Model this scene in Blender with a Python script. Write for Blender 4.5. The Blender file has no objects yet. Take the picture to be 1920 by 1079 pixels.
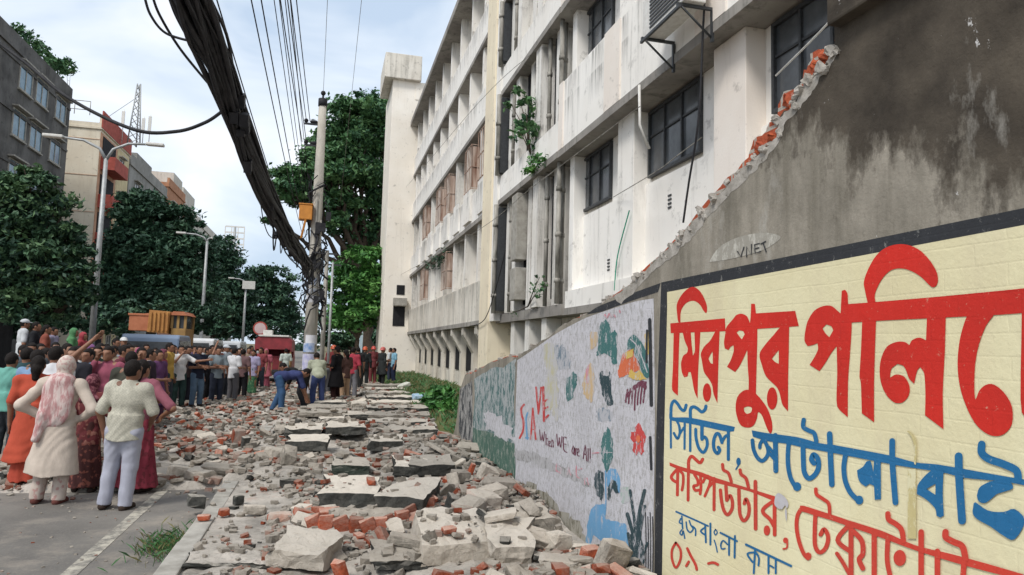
import bpy, bmesh, math, random
import numpy as np
from mathutils import Vector, Matrix, geometry
random.seed(7); rng = np.random.default_rng(11)
scene = bpy.context.scene
col = scene.collection
rad = math.radians

# ------------------------------------------------------------------ camera
F, CX, CY, EYE = 1333.0, 960.0, 539.5, 1.7
def _n(v): return v / np.linalg.norm(v)
_dy = _n(np.array([(610 - CX) / F, (CY - 648) / F, -1.0]))
_z0 = np.array([math.sin(.05), math.cos(.05), 0.0])
_dz = _n(_z0 - _dy * (_z0 @ _dy)); _dx = np.cross(_dy, _dz)
CM = np.stack([_dx, _dy, _dz], 1)
CAM = np.array([0, 0, EYE])
def ray(px, py): return CM.T @ np.array([(px - CX) / F, (CY - py) / F, -1.0])
def onX(px, py, X): r = ray(px, py); return CAM + r * (X / r[0])
def onY(px, py, Y): r = ray(px, py); return CAM + r * (Y / r[1])
def onZ(px, py, Z=0.0): r = ray(px, py); return CAM + r * ((Z - EYE) / r[2])
cam_d = bpy.data.cameras.new('camera'); cam = bpy.data.objects.new('camera', cam_d); col.objects.link(cam)
cam_d.sensor_width = 36; cam_d.lens = F / 1920 * 36; cam_d.clip_start = .05; cam_d.clip_end = 4000
mw = Matrix.Identity(4)
for i in range(3):
    for j in range(3): mw[i][j] = CM[j][i]
mw[0][3], mw[1][3], mw[2][3] = CAM
cam.matrix_world = mw
scene.camera = cam

# ------------------------------------------------------------------ sky, sun, exposure
SUN_EL, SUN_AZ = rad(50), rad(-134)      # azimuth from +Y towards +X
world = bpy.data.worlds.new('World'); scene.world = world; world.use_nodes = True
wn = world.node_tree; wn.nodes.clear()
wo = wn.nodes.new('ShaderNodeOutputWorld')
sky = wn.nodes.new('ShaderNodeTexSky'); sky.sky_type = 'NISHITA'; sky.sun_disc = False
sky.sun_elevation = SUN_EL; sky.sun_rotation = SUN_AZ; sky.dust_density = 2.5
b1 = wn.nodes.new('ShaderNodeBackground'); b1.inputs[1].default_value = .13
wn.links.new(sky.outputs[0], b1.inputs[0])
b2 = wn.nodes.new('ShaderNodeBackground'); b2.inputs[1].default_value = 1.0
tc = wn.nodes.new('ShaderNodeTexCoord')
mp = wn.nodes.new('ShaderNodeMapping'); mp.inputs['Scale'].default_value = (1.5, 1.5, 3.2)
wn.links.new(tc.outputs['Generated'], mp.inputs[0])
nz = wn.nodes.new('ShaderNodeTexNoise'); nz.inputs['Scale'].default_value = 1.9; nz.inputs['Detail'].default_value = 5; nz.inputs['Roughness'].default_value = .48; nz.inputs['Distortion'].default_value = .5
wn.links.new(mp.outputs[0], nz.inputs['Vector'])
cr = wn.nodes.new('ShaderNodeValToRGB')
cr.color_ramp.elements[0].position = .38; cr.color_ramp.elements[0].color = (.46, .56, .69, 1)
cr.color_ramp.elements[1].position = .60; cr.color_ramp.elements[1].color = (.84, .86, .89, 1)
e = cr.color_ramp.elements.new(.48); e.color = (.66, .73, .81, 1)
wn.links.new(nz.outputs[0], cr.inputs[0]); wn.links.new(cr.outputs[0], b2.inputs[0])
ms = wn.nodes.new('ShaderNodeMixShader'); ms.inputs[0].default_value = .86
wn.links.new(b1.outputs[0], ms.inputs[1]); wn.links.new(b2.outputs[0], ms.inputs[2]); wn.links.new(ms.outputs[0], wo.inputs[0])
sl = bpy.data.lights.new('sun', 'SUN'); sl.energy = 1.9; sl.angle = rad(15); sl.color = (1, .96, .9)
so = bpy.data.objects.new('sun', sl); col.objects.link(so)
sd = Vector((math.sin(SUN_AZ) * math.cos(SUN_EL), math.cos(SUN_AZ) * math.cos(SUN_EL), math.sin(SUN_EL)))
so.rotation_euler = sd.to_track_quat('Z', 'Y').to_euler()
vs = scene.view_settings; vs.view_transform = 'Standard'; vs.look = 'None'; vs.gamma = 1; vs.exposure = .46

# ------------------------------------------------------------------ material kit
def C4(c): return (c[0], c[1], c[2], 1.0)
class NM:
    def __init__(s, name, rough=.85, spec=.25):
        s.m = bpy.data.materials.new(name); s.m.use_nodes = True
        s.nt = s.m.node_tree; s.b = s.nt.nodes['Principled BSDF']
        s.b.inputs['Roughness'].default_value = rough; s.b.inputs['Specular IOR Level'].default_value = spec
        s._tc = None
    def new(s, t): return s.nt.nodes.new(t)
    def link(s, a, b): s.nt.links.new(a, b)
    def coord(s, scale=(1, 1, 1), world=False, off=(0, 0, 0)):
        if world: o = s.new('ShaderNodeNewGeometry').outputs['Position']
        else: o = s.new('ShaderNodeTexCoord').outputs['Object']
        mp = s.new('ShaderNodeMapping'); mp.inputs['Scale'].default_value = scale; mp.inputs['Location'].default_value = off
        s.link(o, mp.inputs[0]); return mp.outputs[0]
    def noise(s, scale, detail=4, rough=.55, stretch=(1, 1, 1), world=False, dist=0, off=(0, 0, 0)):
        n = s.new('ShaderNodeTexNoise'); n.inputs['Scale'].default_value = scale; n.inputs['Detail'].default_value = detail
        n.inputs['Roughness'].default_value = rough; n.inputs['Distortion'].default_value = dist
        s.link(s.coord(stretch, world, off), n.inputs['Vector']); return n.outputs[0]
    def ramp(s, fac, stops, interp='LINEAR'):
        r = s.new('ShaderNodeValToRGB'); r.color_ramp.interpolation = interp
        el = r.color_ramp.elements
        while len(el) < len(stops): el.new(.5)
        for q, (p, c) in zip(el, stops):
            q.position = p; q.color = C4(c) if not isinstance(c, (int, float)) else (c, c, c, 1)
        s.link(fac, r.inputs[0]); return r.outputs[0]
    def val(s, x):
        v = s.new('ShaderNodeValue'); v.outputs[0].default_value = x; return v.outputs[0]
    def rgb(s, c):
        v = s.new('ShaderNodeRGB'); v.outputs[0].default_value = C4(c); return v.outputs[0]
    def mix(s, fac, a, b, mode='MIX'):
        m = s.new('ShaderNodeMix'); m.data_type = 'RGBA'; m.blend_type = mode
        for x, i in ((fac, 0), (a, 6), (b, 7)):
            if isinstance(x, (int, float)): m.inputs[i].default_value = x if i == 0 else (x, x, x, 1)
            elif isinstance(x, tuple): m.inputs[i].default_value = C4(x)
            else: s.link(x, m.inputs[i])
        return m.outputs[2]
    def math(s, op, a, b=None, clamp=False):
        m = s.new('ShaderNodeMath'); m.operation = op; m.use_clamp = clamp
        for x, i in ((a, 0), (b, 1)):
            if x is None: continue
            if isinstance(x, (int, float)): m.inputs[i].default_value = x
            else: s.link(x, m.inputs[i])
        return m.outputs[0]
    def axis(s, k, world=True):
        o = s.new('ShaderNodeNewGeometry').outputs['Position'] if world else s.new('ShaderNodeTexCoord').outputs['Object']
        x = s.new('ShaderNodeSeparateXYZ'); s.link(o, x.inputs[0]); return x.outputs[k]
    def normz(s):
        x = s.new('ShaderNodeSeparateXYZ'); s.link(s.new('ShaderNodeNewGeometry').outputs['Normal'], x.inputs[0]); return x.outputs[2]
    def rnd(s): return s.new('ShaderNodeObjectInfo').outputs['Random']
    def base(s, c):
        if isinstance(c, tuple): s.b.inputs['Base Color'].default_value = C4(c)
        else: s.link(c, s.b.inputs['Base Color'])
        return s
    def bump(s, h, strength=.4, dist=.01):
        b = s.new('ShaderNodeBump'); b.inputs['Strength'].default_value = strength; b.inputs['Distance'].default_value = dist
        s.link(h, b.inputs['Height']); s.link(b.outputs[0], s.b.inputs['Normal']); return s
def pm(name, c1, c2=None, scale=6, rough=.85, spec=.25, bump=0, bscale=40, bdist=.01, world=False, stretch=(1, 1, 1), metal=0):
    m = NM(name, rough, spec)
    if c2 is None: c2 = tuple(x * .72 for x in c1)
    n = m.noise(scale, 5, .6, stretch, world)
    m.base(m.ramp(n, [(.34, c2), (.66, c1)]))
    if bump: m.bump(m.noise(bscale, 4, .6, (1, 1, 1), world), bump, bdist)
    m.b.inputs['Metallic'].default_value = metal
    return m.m

# ------------------------------------------------------------------ mesh kit
def link(o, parent=None):
    col.objects.link(o)
    if parent is not None: o.parent = parent
    return o
def tag(o, label=None, cat=None, group=None, kind=None):
    if label: o['label'] = label
    if cat: o['category'] = cat
    if group: o['group'] = group
    if kind: o['kind'] = kind
    return o
def empty(name, loc=(0, 0, 0), rz=0, label=None, cat=None, group=None):
    o = bpy.data.objects.new(name, None); o.location = loc; o.rotation_euler = (0, 0, rz); o.empty_display_size = .1
    link(o); return tag(o, label, cat, group)
def mesh_np(name, V, Fq, mats, smooth=False, mi=None):
    me = bpy.data.meshes.new(name)
    V = np.asarray(V, np.float32); Fq = np.asarray(Fq, np.int32)
    me.vertices.add(len(V)); me.vertices.foreach_set('co', V.ravel())
    k = Fq.shape[1]
    me.loops.add(Fq.size); me.loops.foreach_set('vertex_index', Fq.ravel())
    me.polygons.add(len(Fq)); me.polygons.foreach_set('loop_start', np.arange(0, Fq.size, k, dtype=np.int32))
    me.polygons.foreach_set('loop_total', np.full(len(Fq), k, np.int32))
    for m in mats: me.materials.append(m)
    if mi is not None: me.polygons.foreach_set('material_index', np.asarray(mi, np.int32))
    me.polygons.foreach_set('use_smooth', np.full(len(Fq), smooth))
    me.update(calc_edges=True); return me
class MB:
    def __init__(s): s.v = []; s.f = []; s.m = []; s.sm = []
    def add(s, V, Fs, mi=0, sm=False):
        o = len(s.v); s.v += [tuple(map(float, p)) for p in V]
        for f in Fs: s.f.append([o + i for i in f]); s.m.append(mi); s.sm.append(sm)
    def box(s, x0, x1, y0, y1, z0, z1, mi=0):
        V = [(x, y, z) for z in (z0, z1) for y in (y0, y1) for x in (x0, x1)]
        s.add(V, [(0, 2, 3, 1), (4, 5, 7, 6), (0, 1, 5, 4), (2, 6, 7, 3), (0, 4, 6, 2), (1, 3, 7, 5)], mi); return s
    def obox(s, c, size, R=None, mi=0):
        R = R or Matrix.Identity(3); c = Vector(c); V = []
        for z in (-.5, .5):
            for y in (-.5, .5):
                for x in (-.5, .5): V.append(c + R @ Vector((x * size[0], y * size[1], z * size[2])))
        s.add(V, [(0, 2, 3, 1), (4, 5, 7, 6), (0, 1, 5, 4), (2, 6, 7, 3), (0, 4, 6, 2), (1, 3, 7, 5)], mi); return s
    def tube(s, pts, r, n=8, mi=0, cap=True, sm=True):
        pts = [Vector(p) for p in pts]; k = len(pts)
        rs = r if isinstance(r, (list, tuple)) else [r] * k
        up = None; V = []
        for i, p in enumerate(pts):
            t = (pts[min(i + 1, k - 1)] - pts[max(i - 1, 0)]).normalized()
            if up is None:
                up = t.orthogonal().normalized()
            up = (up - t * up.dot(t)); up = up.normalized() if up.length > 1e-6 else t.orthogonal().normalized()
            w = t.cross(up)
            for j in range(n):
                a = 2 * math.pi * j / n; V.append(p + (up * math.cos(a) + w * math.sin(a)) * rs[i])
        Fs = [(i * n + j, i * n + (j + 1) % n, (i + 1) * n + (j + 1) % n, (i + 1) * n + j) for i in range(k - 1) for j in range(n)]
        s.add(V, Fs, mi, sm)
        if cap:
            o = len(s.v) - len(V)
            s.f.append([o + j for j in range(n)][::-1]); s.m.append(mi); s.sm.append(False)
            s.f.append([o + (k - 1) * n + j for j in range(n)]); s.m.append(mi); s.sm.append(False)
        return s
    def ball(s, c, r, n=10, mi=0, R=None):
        r = (r, r, r) if isinstance(r, (int, float)) else r; V = []; h = n // 2
        for i in range(h + 1):
            a = math.pi * i / h
            for j in range(n):
                b = 2 * math.pi * j / n
                q = Vector((r[0] * math.sin(a) * math.cos(b), r[1] * math.sin(a) * math.sin(b), r[2] * math.cos(a)))
                if R: q = R @ q
                V.append(Vector(c) + q)
        s.add(V, [(i * n + j, (i + 1) * n + j, (i + 1) * n + (j + 1) % n, i * n + (j + 1) % n) for i in range(h) for j in range(n)], mi, True); return s
    def prism(s, poly, f, d, mi=0, side=None, holes=()):
        """poly: 2-D points; f(u,v,t) -> 3-D; t in (0,d). Closed solid (d=0: a sheet)."""
        loops = [list(poly)] + [list(h) for h in holes]
        flat = [p for L in loops for p in L]
        tri = geometry.tessellate_polygon([[Vector((p[0], p[1], 0)) for p in L] for L in loops])
        n = len(flat)
        V = [f(p[0], p[1], 0) for p in flat]
        if d: V += [f(p[0], p[1], d) for p in flat]
        s.add(V, [tuple(t) for t in tri], mi)
        if d:
            o = len(s.v) - len(V)
            for t in tri: s.f.append([o + n + i for i in t][::-1]); s.m.append(mi); s.sm.append(False)
            b = 0
            for L in loops:
                for i in range(len(L)):
                    j = (i + 1) % len(L)
                    s.f.append([o + b + i, o + b + j, o + n + b + j, o + n + b + i]); s.m.append(mi if side is None else side); s.sm.append(False)
                b += len(L)
        return s
    def build(s, name, mats, parent=None, recalc=True, bevel=0):
        mats = mats if isinstance(mats, (list, tuple)) else [mats]
        me = bpy.data.meshes.new(name); me.from_pydata(s.v, [], s.f)
        for m in mats: me.materials.append(m)
        me.polygons.foreach_set('material_index', s.m); me.polygons.foreach_set('use_smooth', s.sm); me.update()
        if recalc or bevel:
            bm = bmesh.new(); bm.from_mesh(me)
            if recalc: bmesh.ops.recalc_face_normals(bm, faces=bm.faces)
            if bevel:
                bmesh.ops.remove_doubles(bm, verts=bm.verts, dist=1e-5)
                bmesh.ops.bevel(bm, geom=[e for e in bm.edges if len(e.link_faces) == 2 and e.calc_face_angle(0) > .6], offset=bevel, segments=2, affect='EDGES', profile=.6)
            bm.to_mesh(me); bm.free()
        return link(bpy.data.objects.new(name, me), parent)
def obj(name, me, parent=None): return link(bpy.data.objects.new(name, me), parent)
# ------------------------------------------------------------------ materials
def m_render(name, c, c2, streak=.75, tint=(.16, .15, .13), s0=.50, s1=.68, drips=()):
    m = NM(name, .9, .15)
    big = m.noise(.5, 4, .6)
    a = m.ramp(big, [(.35, c2), (.62, c)])
    st = m.noise(1.0, 7, .7, (2.6, 2.6, .2), dist=.9)
    mask = m.ramp(st, [(s0, 0), (s1, streak)])
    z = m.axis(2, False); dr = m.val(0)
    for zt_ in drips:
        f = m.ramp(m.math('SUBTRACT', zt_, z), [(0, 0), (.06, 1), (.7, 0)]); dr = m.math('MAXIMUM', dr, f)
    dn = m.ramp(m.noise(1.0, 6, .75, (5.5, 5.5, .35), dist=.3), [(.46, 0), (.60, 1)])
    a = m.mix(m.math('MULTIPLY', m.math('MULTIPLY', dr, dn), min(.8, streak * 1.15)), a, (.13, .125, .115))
    fine = m.noise(9, 5, .7)
    a = m.mix(m.math('MULTIPLY', mask, m.ramp(fine, [(.3, .3), (.7, 1)])), a, tint)
    a = m.mix(m.ramp(m.noise(3.2, 6, .7, off=(3, 1, 7)), [(.58, 0), (.70, .7)]), a, tuple(x * .5 for x in c2))
    m.base(a).bump(m.noise(30, 5, .6), .25, .01)
    return m.m
M = {}
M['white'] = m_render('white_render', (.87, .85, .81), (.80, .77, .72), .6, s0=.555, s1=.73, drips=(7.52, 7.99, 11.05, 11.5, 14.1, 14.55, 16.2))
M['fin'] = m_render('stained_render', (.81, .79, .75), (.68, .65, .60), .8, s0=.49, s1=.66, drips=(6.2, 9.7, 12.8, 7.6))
M['pink'] = m_render('pale_pink_render', (.83, .775, .715), (.76, .69, .62), .4, s0=.56, s1=.76)
M['soffit'] = m_render('dark_soffit', (.36, .34, .31), (.22, .205, .19), .8, (.08, .08, .075))  # darker render for ledges, their undersides and the roof edge
M['yellow'] = m_render('yellow_render', (.82, .74, .57), (.74, .65, .50), .6, (.35, .28, .18), .54, .72)
M['pale'] = m_render('pale_tower_render', (.87, .82, .74), (.80, .74, .65), .42, (.3, .26, .2), .57, .76)
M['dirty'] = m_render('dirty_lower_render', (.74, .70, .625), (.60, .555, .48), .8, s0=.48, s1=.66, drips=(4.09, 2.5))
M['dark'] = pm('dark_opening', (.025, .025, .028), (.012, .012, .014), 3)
M['frame'] = pm('dark_steel_frame', (.05, .055, .06), (.03, .032, .035), 20, .5, .4)
M['glass'] = pm('dusty_window_glass', (.11, .12, .13), (.045, .05, .056), 1.6, .2, .5)
M['bluegl'] = pm('blue_window_glass', (.16, .27, .34), (.08, .14, .19), 2.2, .2, .5)
M['rust'] = pm('rusty_iron', (.62, .50, .42), (.24, .13, .09), 2.5, .85, .15, .3, stretch=(3, 3, .35))
M['pipe'] = pm('stained_pipe', (.42, .40, .36), (.12, .115, .10), 3, .7, .2, stretch=(2, 2, .5))
M['metal'] = pm('galvanised_steel', (.48, .49, .5), (.36, .37, .38), 12, .45, .4, metal=.4)
M['plastic'] = pm('off_white_casing', (.72, .71, .68), (.58, .56, .52), 10, .5, .35)
M['black'] = pm('black_rubber', (.018, .018, .02), (.03, .03, .032), 20, .6, .3)
M['cable'] = pm('dusty_black_cable', (.012, .012, .015), (.034, .034, .038), 8, .65, .25)
M['concrete'] = pm('weathered_concrete', (.42, .40, .36), (.27, .255, .225), 5, .9, .15, .4, 30)
M['copper'] = pm('green_cable_sheath', (.03, .35, .22), None, 10, .5, .3)

# ground
def m_asphalt():
    m = NM('asphalt', .8, .3)
    a = m.ramp(m.noise(.7, 6, .65, world=True), [(.35, (.115, .108, .10)), (.65, (.20, .187, .168))])
    a = m.mix(m.ramp(m.noise(60, 3, .7, world=True), [(.5, 0), (.75, .5)]), a, (.26, .24, .21))
    dust = m.ramp(m.noise(1.3, 6, .7, world=True, off=(4, 2, 0)), [(.50, 0), (.68, .7)])
    a = m.mix(dust, a, (.33, .29, .24))
    m.base(a).bump(m.noise(70, 4, .7, world=True), .5, .006); return m.m
M['asphalt'] = m_asphalt()
def m_pave():
    m = NM('dusty_pavement', .92, .15)
    a = m.ramp(m.noise(1.6, 7, .68, world=True), [(.33, (.20, .185, .165)), (.5, (.37, .34, .30)), (.67, (.52, .475, .42))])
    a = m.mix(m.ramp(m.noise(28, 4, .7, world=True), [(.52, 0), (.7, .55)]), a, (.12, .11, .10))
    a = m.mix(m.ramp(m.noise(2.1, 5, .7, world=True, off=(7, 7, 1)), [(.6, 0), (.72, .55)]), a, (.42, .20, .14))
    m.base(a).bump(m.noise(34, 6, .7, world=True), .6, .02); return m.m
M['pave'] = m_pave()
def m_line():
    m = NM('worn_road_paint', .8, .2)
    a = m.mix(m.ramp(m.noise(9, 6, .75, world=True), [(.40, 0), (.60, 1)]), (.46, .43, .36), (.17, .16, .145))
    m.base(a).bump(m.noise(60, 4, .7, world=True), .4, .005); return m.m
M['line'] = m_line()
M['earth'] = pm('bare_earth', (.20, .165, .11), (.11, .10, .055), 2.5, .95, .1, .5, 20, world=True)
M['grassbase'] = pm('grassy_soil', (.10, .12, .04), (.15, .13, .075), 1.8, .95, .1, .5, 20, world=True)

# ------------------------------------------------------------------ ground, road, pavement
ROADZ = -.09
def struct(o): o['kind'] = 'structure'; return o
def sheet(x0, x1, y0, y1, z, nx=1, ny=1):
    m = MB(); m.add([(x0, y0, z), (x1, y0, z), (x1, y1, z), (x0, y1, z)], [(0, 1, 2, 3)]); return m
struct(sheet(-1500, 1500, -400, 2600, -.14).build('ground', M['earth']))
struct(MB().box(-24, -1.12, -8, 260, -.135, ROADZ).build('road', M['asphalt']))
struct(MB().box(-.96, 2.6, -8, 60, -.13, 0).build('pavement', M['pave']))
k = MB()
y = -2.0
while y < 60:
    dx = random.uniform(-.012, .012)
    k.box(-1.12 + dx, -.955 + dx, y, y + .93, -.13, .025 + random.uniform(-.02, .012)); y += .96
struct(k.build('kerb', M['concrete'], bevel=.012))
lm = MB(); lm.box(-1.86, -1.74, -6, 60, ROADZ - .003, ROADZ + .004)
struct(lm.build('road_marking', M['line']))
struct(MB().box(-13.2, -8.2, 22, 200, -.12, .28).build('road_divider', M['concrete'], bevel=.03))
gs = MB()
gs.add([(2.58, -6, .05), (5.75, -6, .14), (5.75, 60, .14), (2.58, 60, .05)], [(0, 1, 2, 3)])
gs.add([(2.3, 12, .012), (2.6, 12, .06), (2.6, 60, .06), (2.3, 60, .012)], [(0, 1, 2, 3)])
struct(gs.build('grass_verge', M['grassbase'], recalc=False))

# ------------------------------------------------------------------ the long white building
LV = [2.54, 6.22, 9.75, 12.8]; ROOF = 16.2
XS, XB, XP = 5.08, 5.70, 5.36
bld = empty('institute_building', (5.7, 22, 0), 0, 'long white four storey building with stained walls and ledges behind the broken boundary wall', 'building')
bld.matrix_world = Matrix.Translation((5.7, 22, 0)); bld.location = (5.7, 22, 0)
_inv = Matrix.Translation((-5.7, -22, 0))
def bpart(mb, name, mats, parent=None, **k):
    mb.v = [(a - 5.7, b - 22, c) for a, b, c in mb.v]
    return mb.build(name, mats, parent or bld, **k)
# shell
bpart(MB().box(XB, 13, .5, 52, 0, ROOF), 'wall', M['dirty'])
ro = MB().box(4.72, 13.2, .3, 46.0, ROOF, ROOF + .32); ro.box(4.95, 5.2, .3, 46, ROOF + .32, ROOF + .95)
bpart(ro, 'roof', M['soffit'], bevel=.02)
# spandrel bands, one per storey and section
def band(y0, y1, z0, z1, mat, x0=XS, nm='spandrel'):
    m = MB().box(x0, XB, y0, y1, z0 + .16, z1)
    o = bpart(m, nm, M[mat])
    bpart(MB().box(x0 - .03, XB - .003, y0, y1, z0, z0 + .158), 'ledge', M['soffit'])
    return o
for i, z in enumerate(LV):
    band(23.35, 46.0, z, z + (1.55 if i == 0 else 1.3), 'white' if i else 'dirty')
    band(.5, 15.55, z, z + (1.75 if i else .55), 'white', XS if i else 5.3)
for z in LV[1:]:
    band(15.55, 22.0, z, z + .9, 'white', XS - .02)
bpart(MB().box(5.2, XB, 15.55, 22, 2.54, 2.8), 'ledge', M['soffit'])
# yellow pilaster
yp = MB().box(4.93, XB, 22.0, 23.33, 0, ROOF + .9); bpart(yp, 'pilaster', M['yellow'], bevel=.02)
bpart(MB().box(4.99, XB, 21.45, 21.995, 2.6, ROOF + .5), 'pilaster', M['white'])
# fins of the far section
ys = [23.7 + 2.52 * q for q in range(9)] + [45.6]
for i, z in enumerate(LV):
    zt = LV[i + 1] if i < 3 else ROOF
    zb = z + (1.55 if i == 0 else 1.3)
    for q, y in enumerate(ys):
        w = .30 if q % 2 == 0 else .24
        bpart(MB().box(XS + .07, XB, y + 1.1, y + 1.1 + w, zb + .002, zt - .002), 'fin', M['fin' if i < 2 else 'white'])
def window(y0, y1, z0, z1, x, glass='glass', nv=2, nh=1, deep=.08, parent=None):
    f = MB(); t = .055
    f.box(x - deep, x, y0, y1, z0, z0 + t); f.box(x - deep, x, y0, y1, z1 - t, z1)
    f.box(x - deep, x, y0, y0 + t, z0 + t, z1 - t); f.box(x - deep, x, y1 - t, y1, z0 + t, z1 - t)
    for q in range(1, nv + 1):
        yy = y0 + (y1 - y0) * q / (nv + 1); f.box(x - deep * .9, x - .005, yy - .022, yy + .022, z0 + t, z1 - t)
    for q in range(1, nh + 1):
        zz = z0 + (z1 - z0) * (q / (nh + 1) + .12); f.box(x - deep * .7, x - .01, y0 + t, y1 - t, zz - .018, zz + .018)
    fo = bpart(f, 'window', M['frame'])
    p = MB().box(x - .03, x - .012, y0 + t, y1 - t, z0 + t, z1 - t)
    p.v = [(a - 5.7, b - 22, c) for a, b, c in p.v]
    p.build('pane', M[glass], fo)
    return fo
for i, z in enumerate(LV):
    zt = LV[i + 1] if i < 3 else ROOF
    for q in range(9):
        y = ys[q] + 1.55
        if y + 1.5 > 46: continue
        window(y, y + 1.5, z + 1.75, zt - .25, XB, 'glass', 1, 1)
# rusty cages over the openings of the middle storeys
def cage(y0, y1, z0, z1, x0=5.0, x1=5.62):
    m = MB(); n = int((y1 - y0) / .3)
    for q in range(n + 1):
        yy = y0 + (y1 - y0) * q / n; m.box(x0, x0 + .025, yy - .012, yy + .012, z0, z1)
    for zz in np.linspace(z0, z1, 3):
        m.box(x0 - .004, x0 + .03, y0, y1, zz - .014, zz + .014)
        m.box(x0 + .03, x1, y0 - .012, y0 + .012, zz - .014, zz + .014)
    m.box(x0 + .04, x1 - .02, y0 + .02, y0 + .035, z0 + .05, z1 - .06)
    bpart(m, 'window_cage', M['rust'])
for q in (0, 1, 3, 4, 6): cage(ys[q] - .25 if q else 23.4, ys[q] + 1.05, 7.75, 9.5 - .05 * (q % 3))
for q in (3, 6): cage(ys[q] - .2, ys[q] + 1.05, 4.35, 6.0)
# planter boxes hanging under the cages
for q in range(0, 8):
    bpart(MB().box(4.98 if q % 2 else 5.02, 5.1, ys[q] - .3, ys[q] + 1.0, 6.5, 7.7), 'planter_box', M['white' if q % 3 else 'fin'])
# ground storey brackets of the far section
for q, y in enumerate(ys):
    m = MB()
    w = .42
    m.prism([(5.69, .02), (5.69, 2.53), (5.10, 2.53), (5.10, 2.25), (5.52, 1.55), (5.52, .02)], lambda u, v, t: (u, y + .7 + t, v), w)
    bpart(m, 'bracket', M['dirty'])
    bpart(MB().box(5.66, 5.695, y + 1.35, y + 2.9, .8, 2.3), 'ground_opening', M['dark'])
# right hand section: pilasters and big windows
def Yat(px, py, X): return onX(px, py, X)[1]
def Zat(px, py, X): return onX(px, py, X)[2]
piers = [(Yat(1398, 150, XP), Yat(1338, 150, XP)), (Yat(1188, 300, XP), Yat(1158, 300, XP))]
pitch = piers[1][0] - piers[0][0]
allp = piers + [(piers[0][0] - pitch * k, piers[0][1] - pitch * k) for k in (1, 2)] + [(15.25, 15.54)]
for (a, b) in allp:
    for i, z in enumerate(LV):
        zt = LV[i + 1] if i < 3 else ROOF
        bpart(MB().box(XP, XB, a, b, z + .55 if i == 0 else z + 1.75, zt), 'pilaster', M['pink' if a < 10 else 'white'], bevel=.015)
        if i: bpart(MB().box(XS - .035, XS + .1, a, b, z + .16, z + 1.75), 'pilaster', M['pink'])
wb = MB().box(5.60, XB - .005, .5, 15.5, 3.09, 4.82); bpart(wb, 'wall_panel', M['white'])
w1 = (Yat(1322, 200, XB), Yat(1224, 240, XB)); w2 = (Yat(1152, 300, XB), Yat(1094, 330, XB))
for (a, b) in (w1, w2, (w1[0] - pitch, w1[0] - pitch + 1.75), (w1[0] - 2 * pitch, w1[0] - 2 * pitch + 1.75)):
    for i, z in enumerate(LV):
        zt = LV[i + 1] if i < 3 else ROOF
        window(a, b, 4.93 if i == 0 else z + 2.05, zt - .05, XB - .02, 'glass', 2, 1)
        m = MB()
        m.box(XB - .025, XB - .001, b, b + .35, z + .6, zt - .003)
        bpart(m, 'wall_panel', M['white'])
wp = MB(); edges = sorted([0.5, 13.6] + [v for p in (w1, w2) for v in p] + [w1[0] - pitch, w1[0] - pitch + 1.75, w1[0] - 2 * pitch + 1.75])
for i, z in enumerate(LV):
    zt = LV[i + 1] if i < 3 else ROOF
    for (a, b) in ((w1[1] + .36, w2[0]), (w2[1] + .36, 15.24), (w1[0] - pitch + 2.11, w1[0])):
        bpart(MB().box(XB - .03, XB - .002, a, b, (4.83 if i == 0 else z + 1.76), zt - .004), 'wall_panel', M['white'])
# service bay: columns, shafts, pipes
for i, z in enumerate(LV):
    zt = LV[i + 1] if i < 3 else ROOF; zb = 2.82 if i == 0 else z + .9
    bpart(MB().box(5.62, 5.69, 15.6, 21.4, zb, zt - .01), 'wall_panel', M['fin'])
    for (y, w, x) in ((20.7, .30, 5.22), (19.6, .42, 5.16), (18.4, .36, 5.26), (17.3, .5, 5.12), (16.2, .36, 5.3)):
        bpart(MB().box(x, 5.618, y, y + w, zb + .003, zt - .005), 'column', M['fin'])
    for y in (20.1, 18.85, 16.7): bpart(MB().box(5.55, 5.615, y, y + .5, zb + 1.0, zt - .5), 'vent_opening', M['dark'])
for (y, x, r) in ((15.85, 5.2, .06), (16.0, 5.35, .05), (16.95, 5.25, .055), (18.15, 5.3, .07), (20.35, 5.2, .06), (21.3, 4.95, .075)):
    for i in range(4):
        zt = (LV[i + 1] if i < 3 else ROOF) - .01; zb = 2.82 if i == 0 else LV[i] + .92
        m = MB().tube([(x, y, zb), (x, y, zt)], r, 8)
        for zz in np.arange(zb + .5, zt, 1.1): m.tube([(x, y, zz), (x, y, zz + .1)], r * 1.3, 8)
        bpart(m, 'drain_pipe', M['pipe'])
for z0, z1 in ((2.9, 6.1), (7.2, 9.6), (10.8, 12.7)): bpart(MB().box(5.0, 5.3, 21.12, 21.38, z0, z1), 'louvre', M['frame'])
for y in (16.72, 17.95, 19.3): 
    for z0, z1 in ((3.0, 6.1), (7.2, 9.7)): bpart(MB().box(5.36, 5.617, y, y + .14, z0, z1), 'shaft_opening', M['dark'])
for z0, z1 in ((2.9, 4.0), (4.02, 6.1)): bpart(MB().box(4.98, 5.3, 18.9, 19.5, z0 + .2, z1), 'air_duct', M['concrete'], bevel=.02)
for (y, z) in ((13.6, 3.4), (10.9, 4.2)):
    m = MB()
    for q in range(4): m.box(5.585, 5.602, y, y + .12, z + q * .07, z + q * .07 + .03)
    bpart(m, 'vent_grille', M['frame'])
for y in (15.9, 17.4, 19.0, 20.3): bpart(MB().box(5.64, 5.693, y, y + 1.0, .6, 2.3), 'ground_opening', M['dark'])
for y in (16.95, 18.5, 20.05): bpart(MB().box(5.3, 5.69, y, y + .4, 0, 2.53), 'column', M['fin'])
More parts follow.
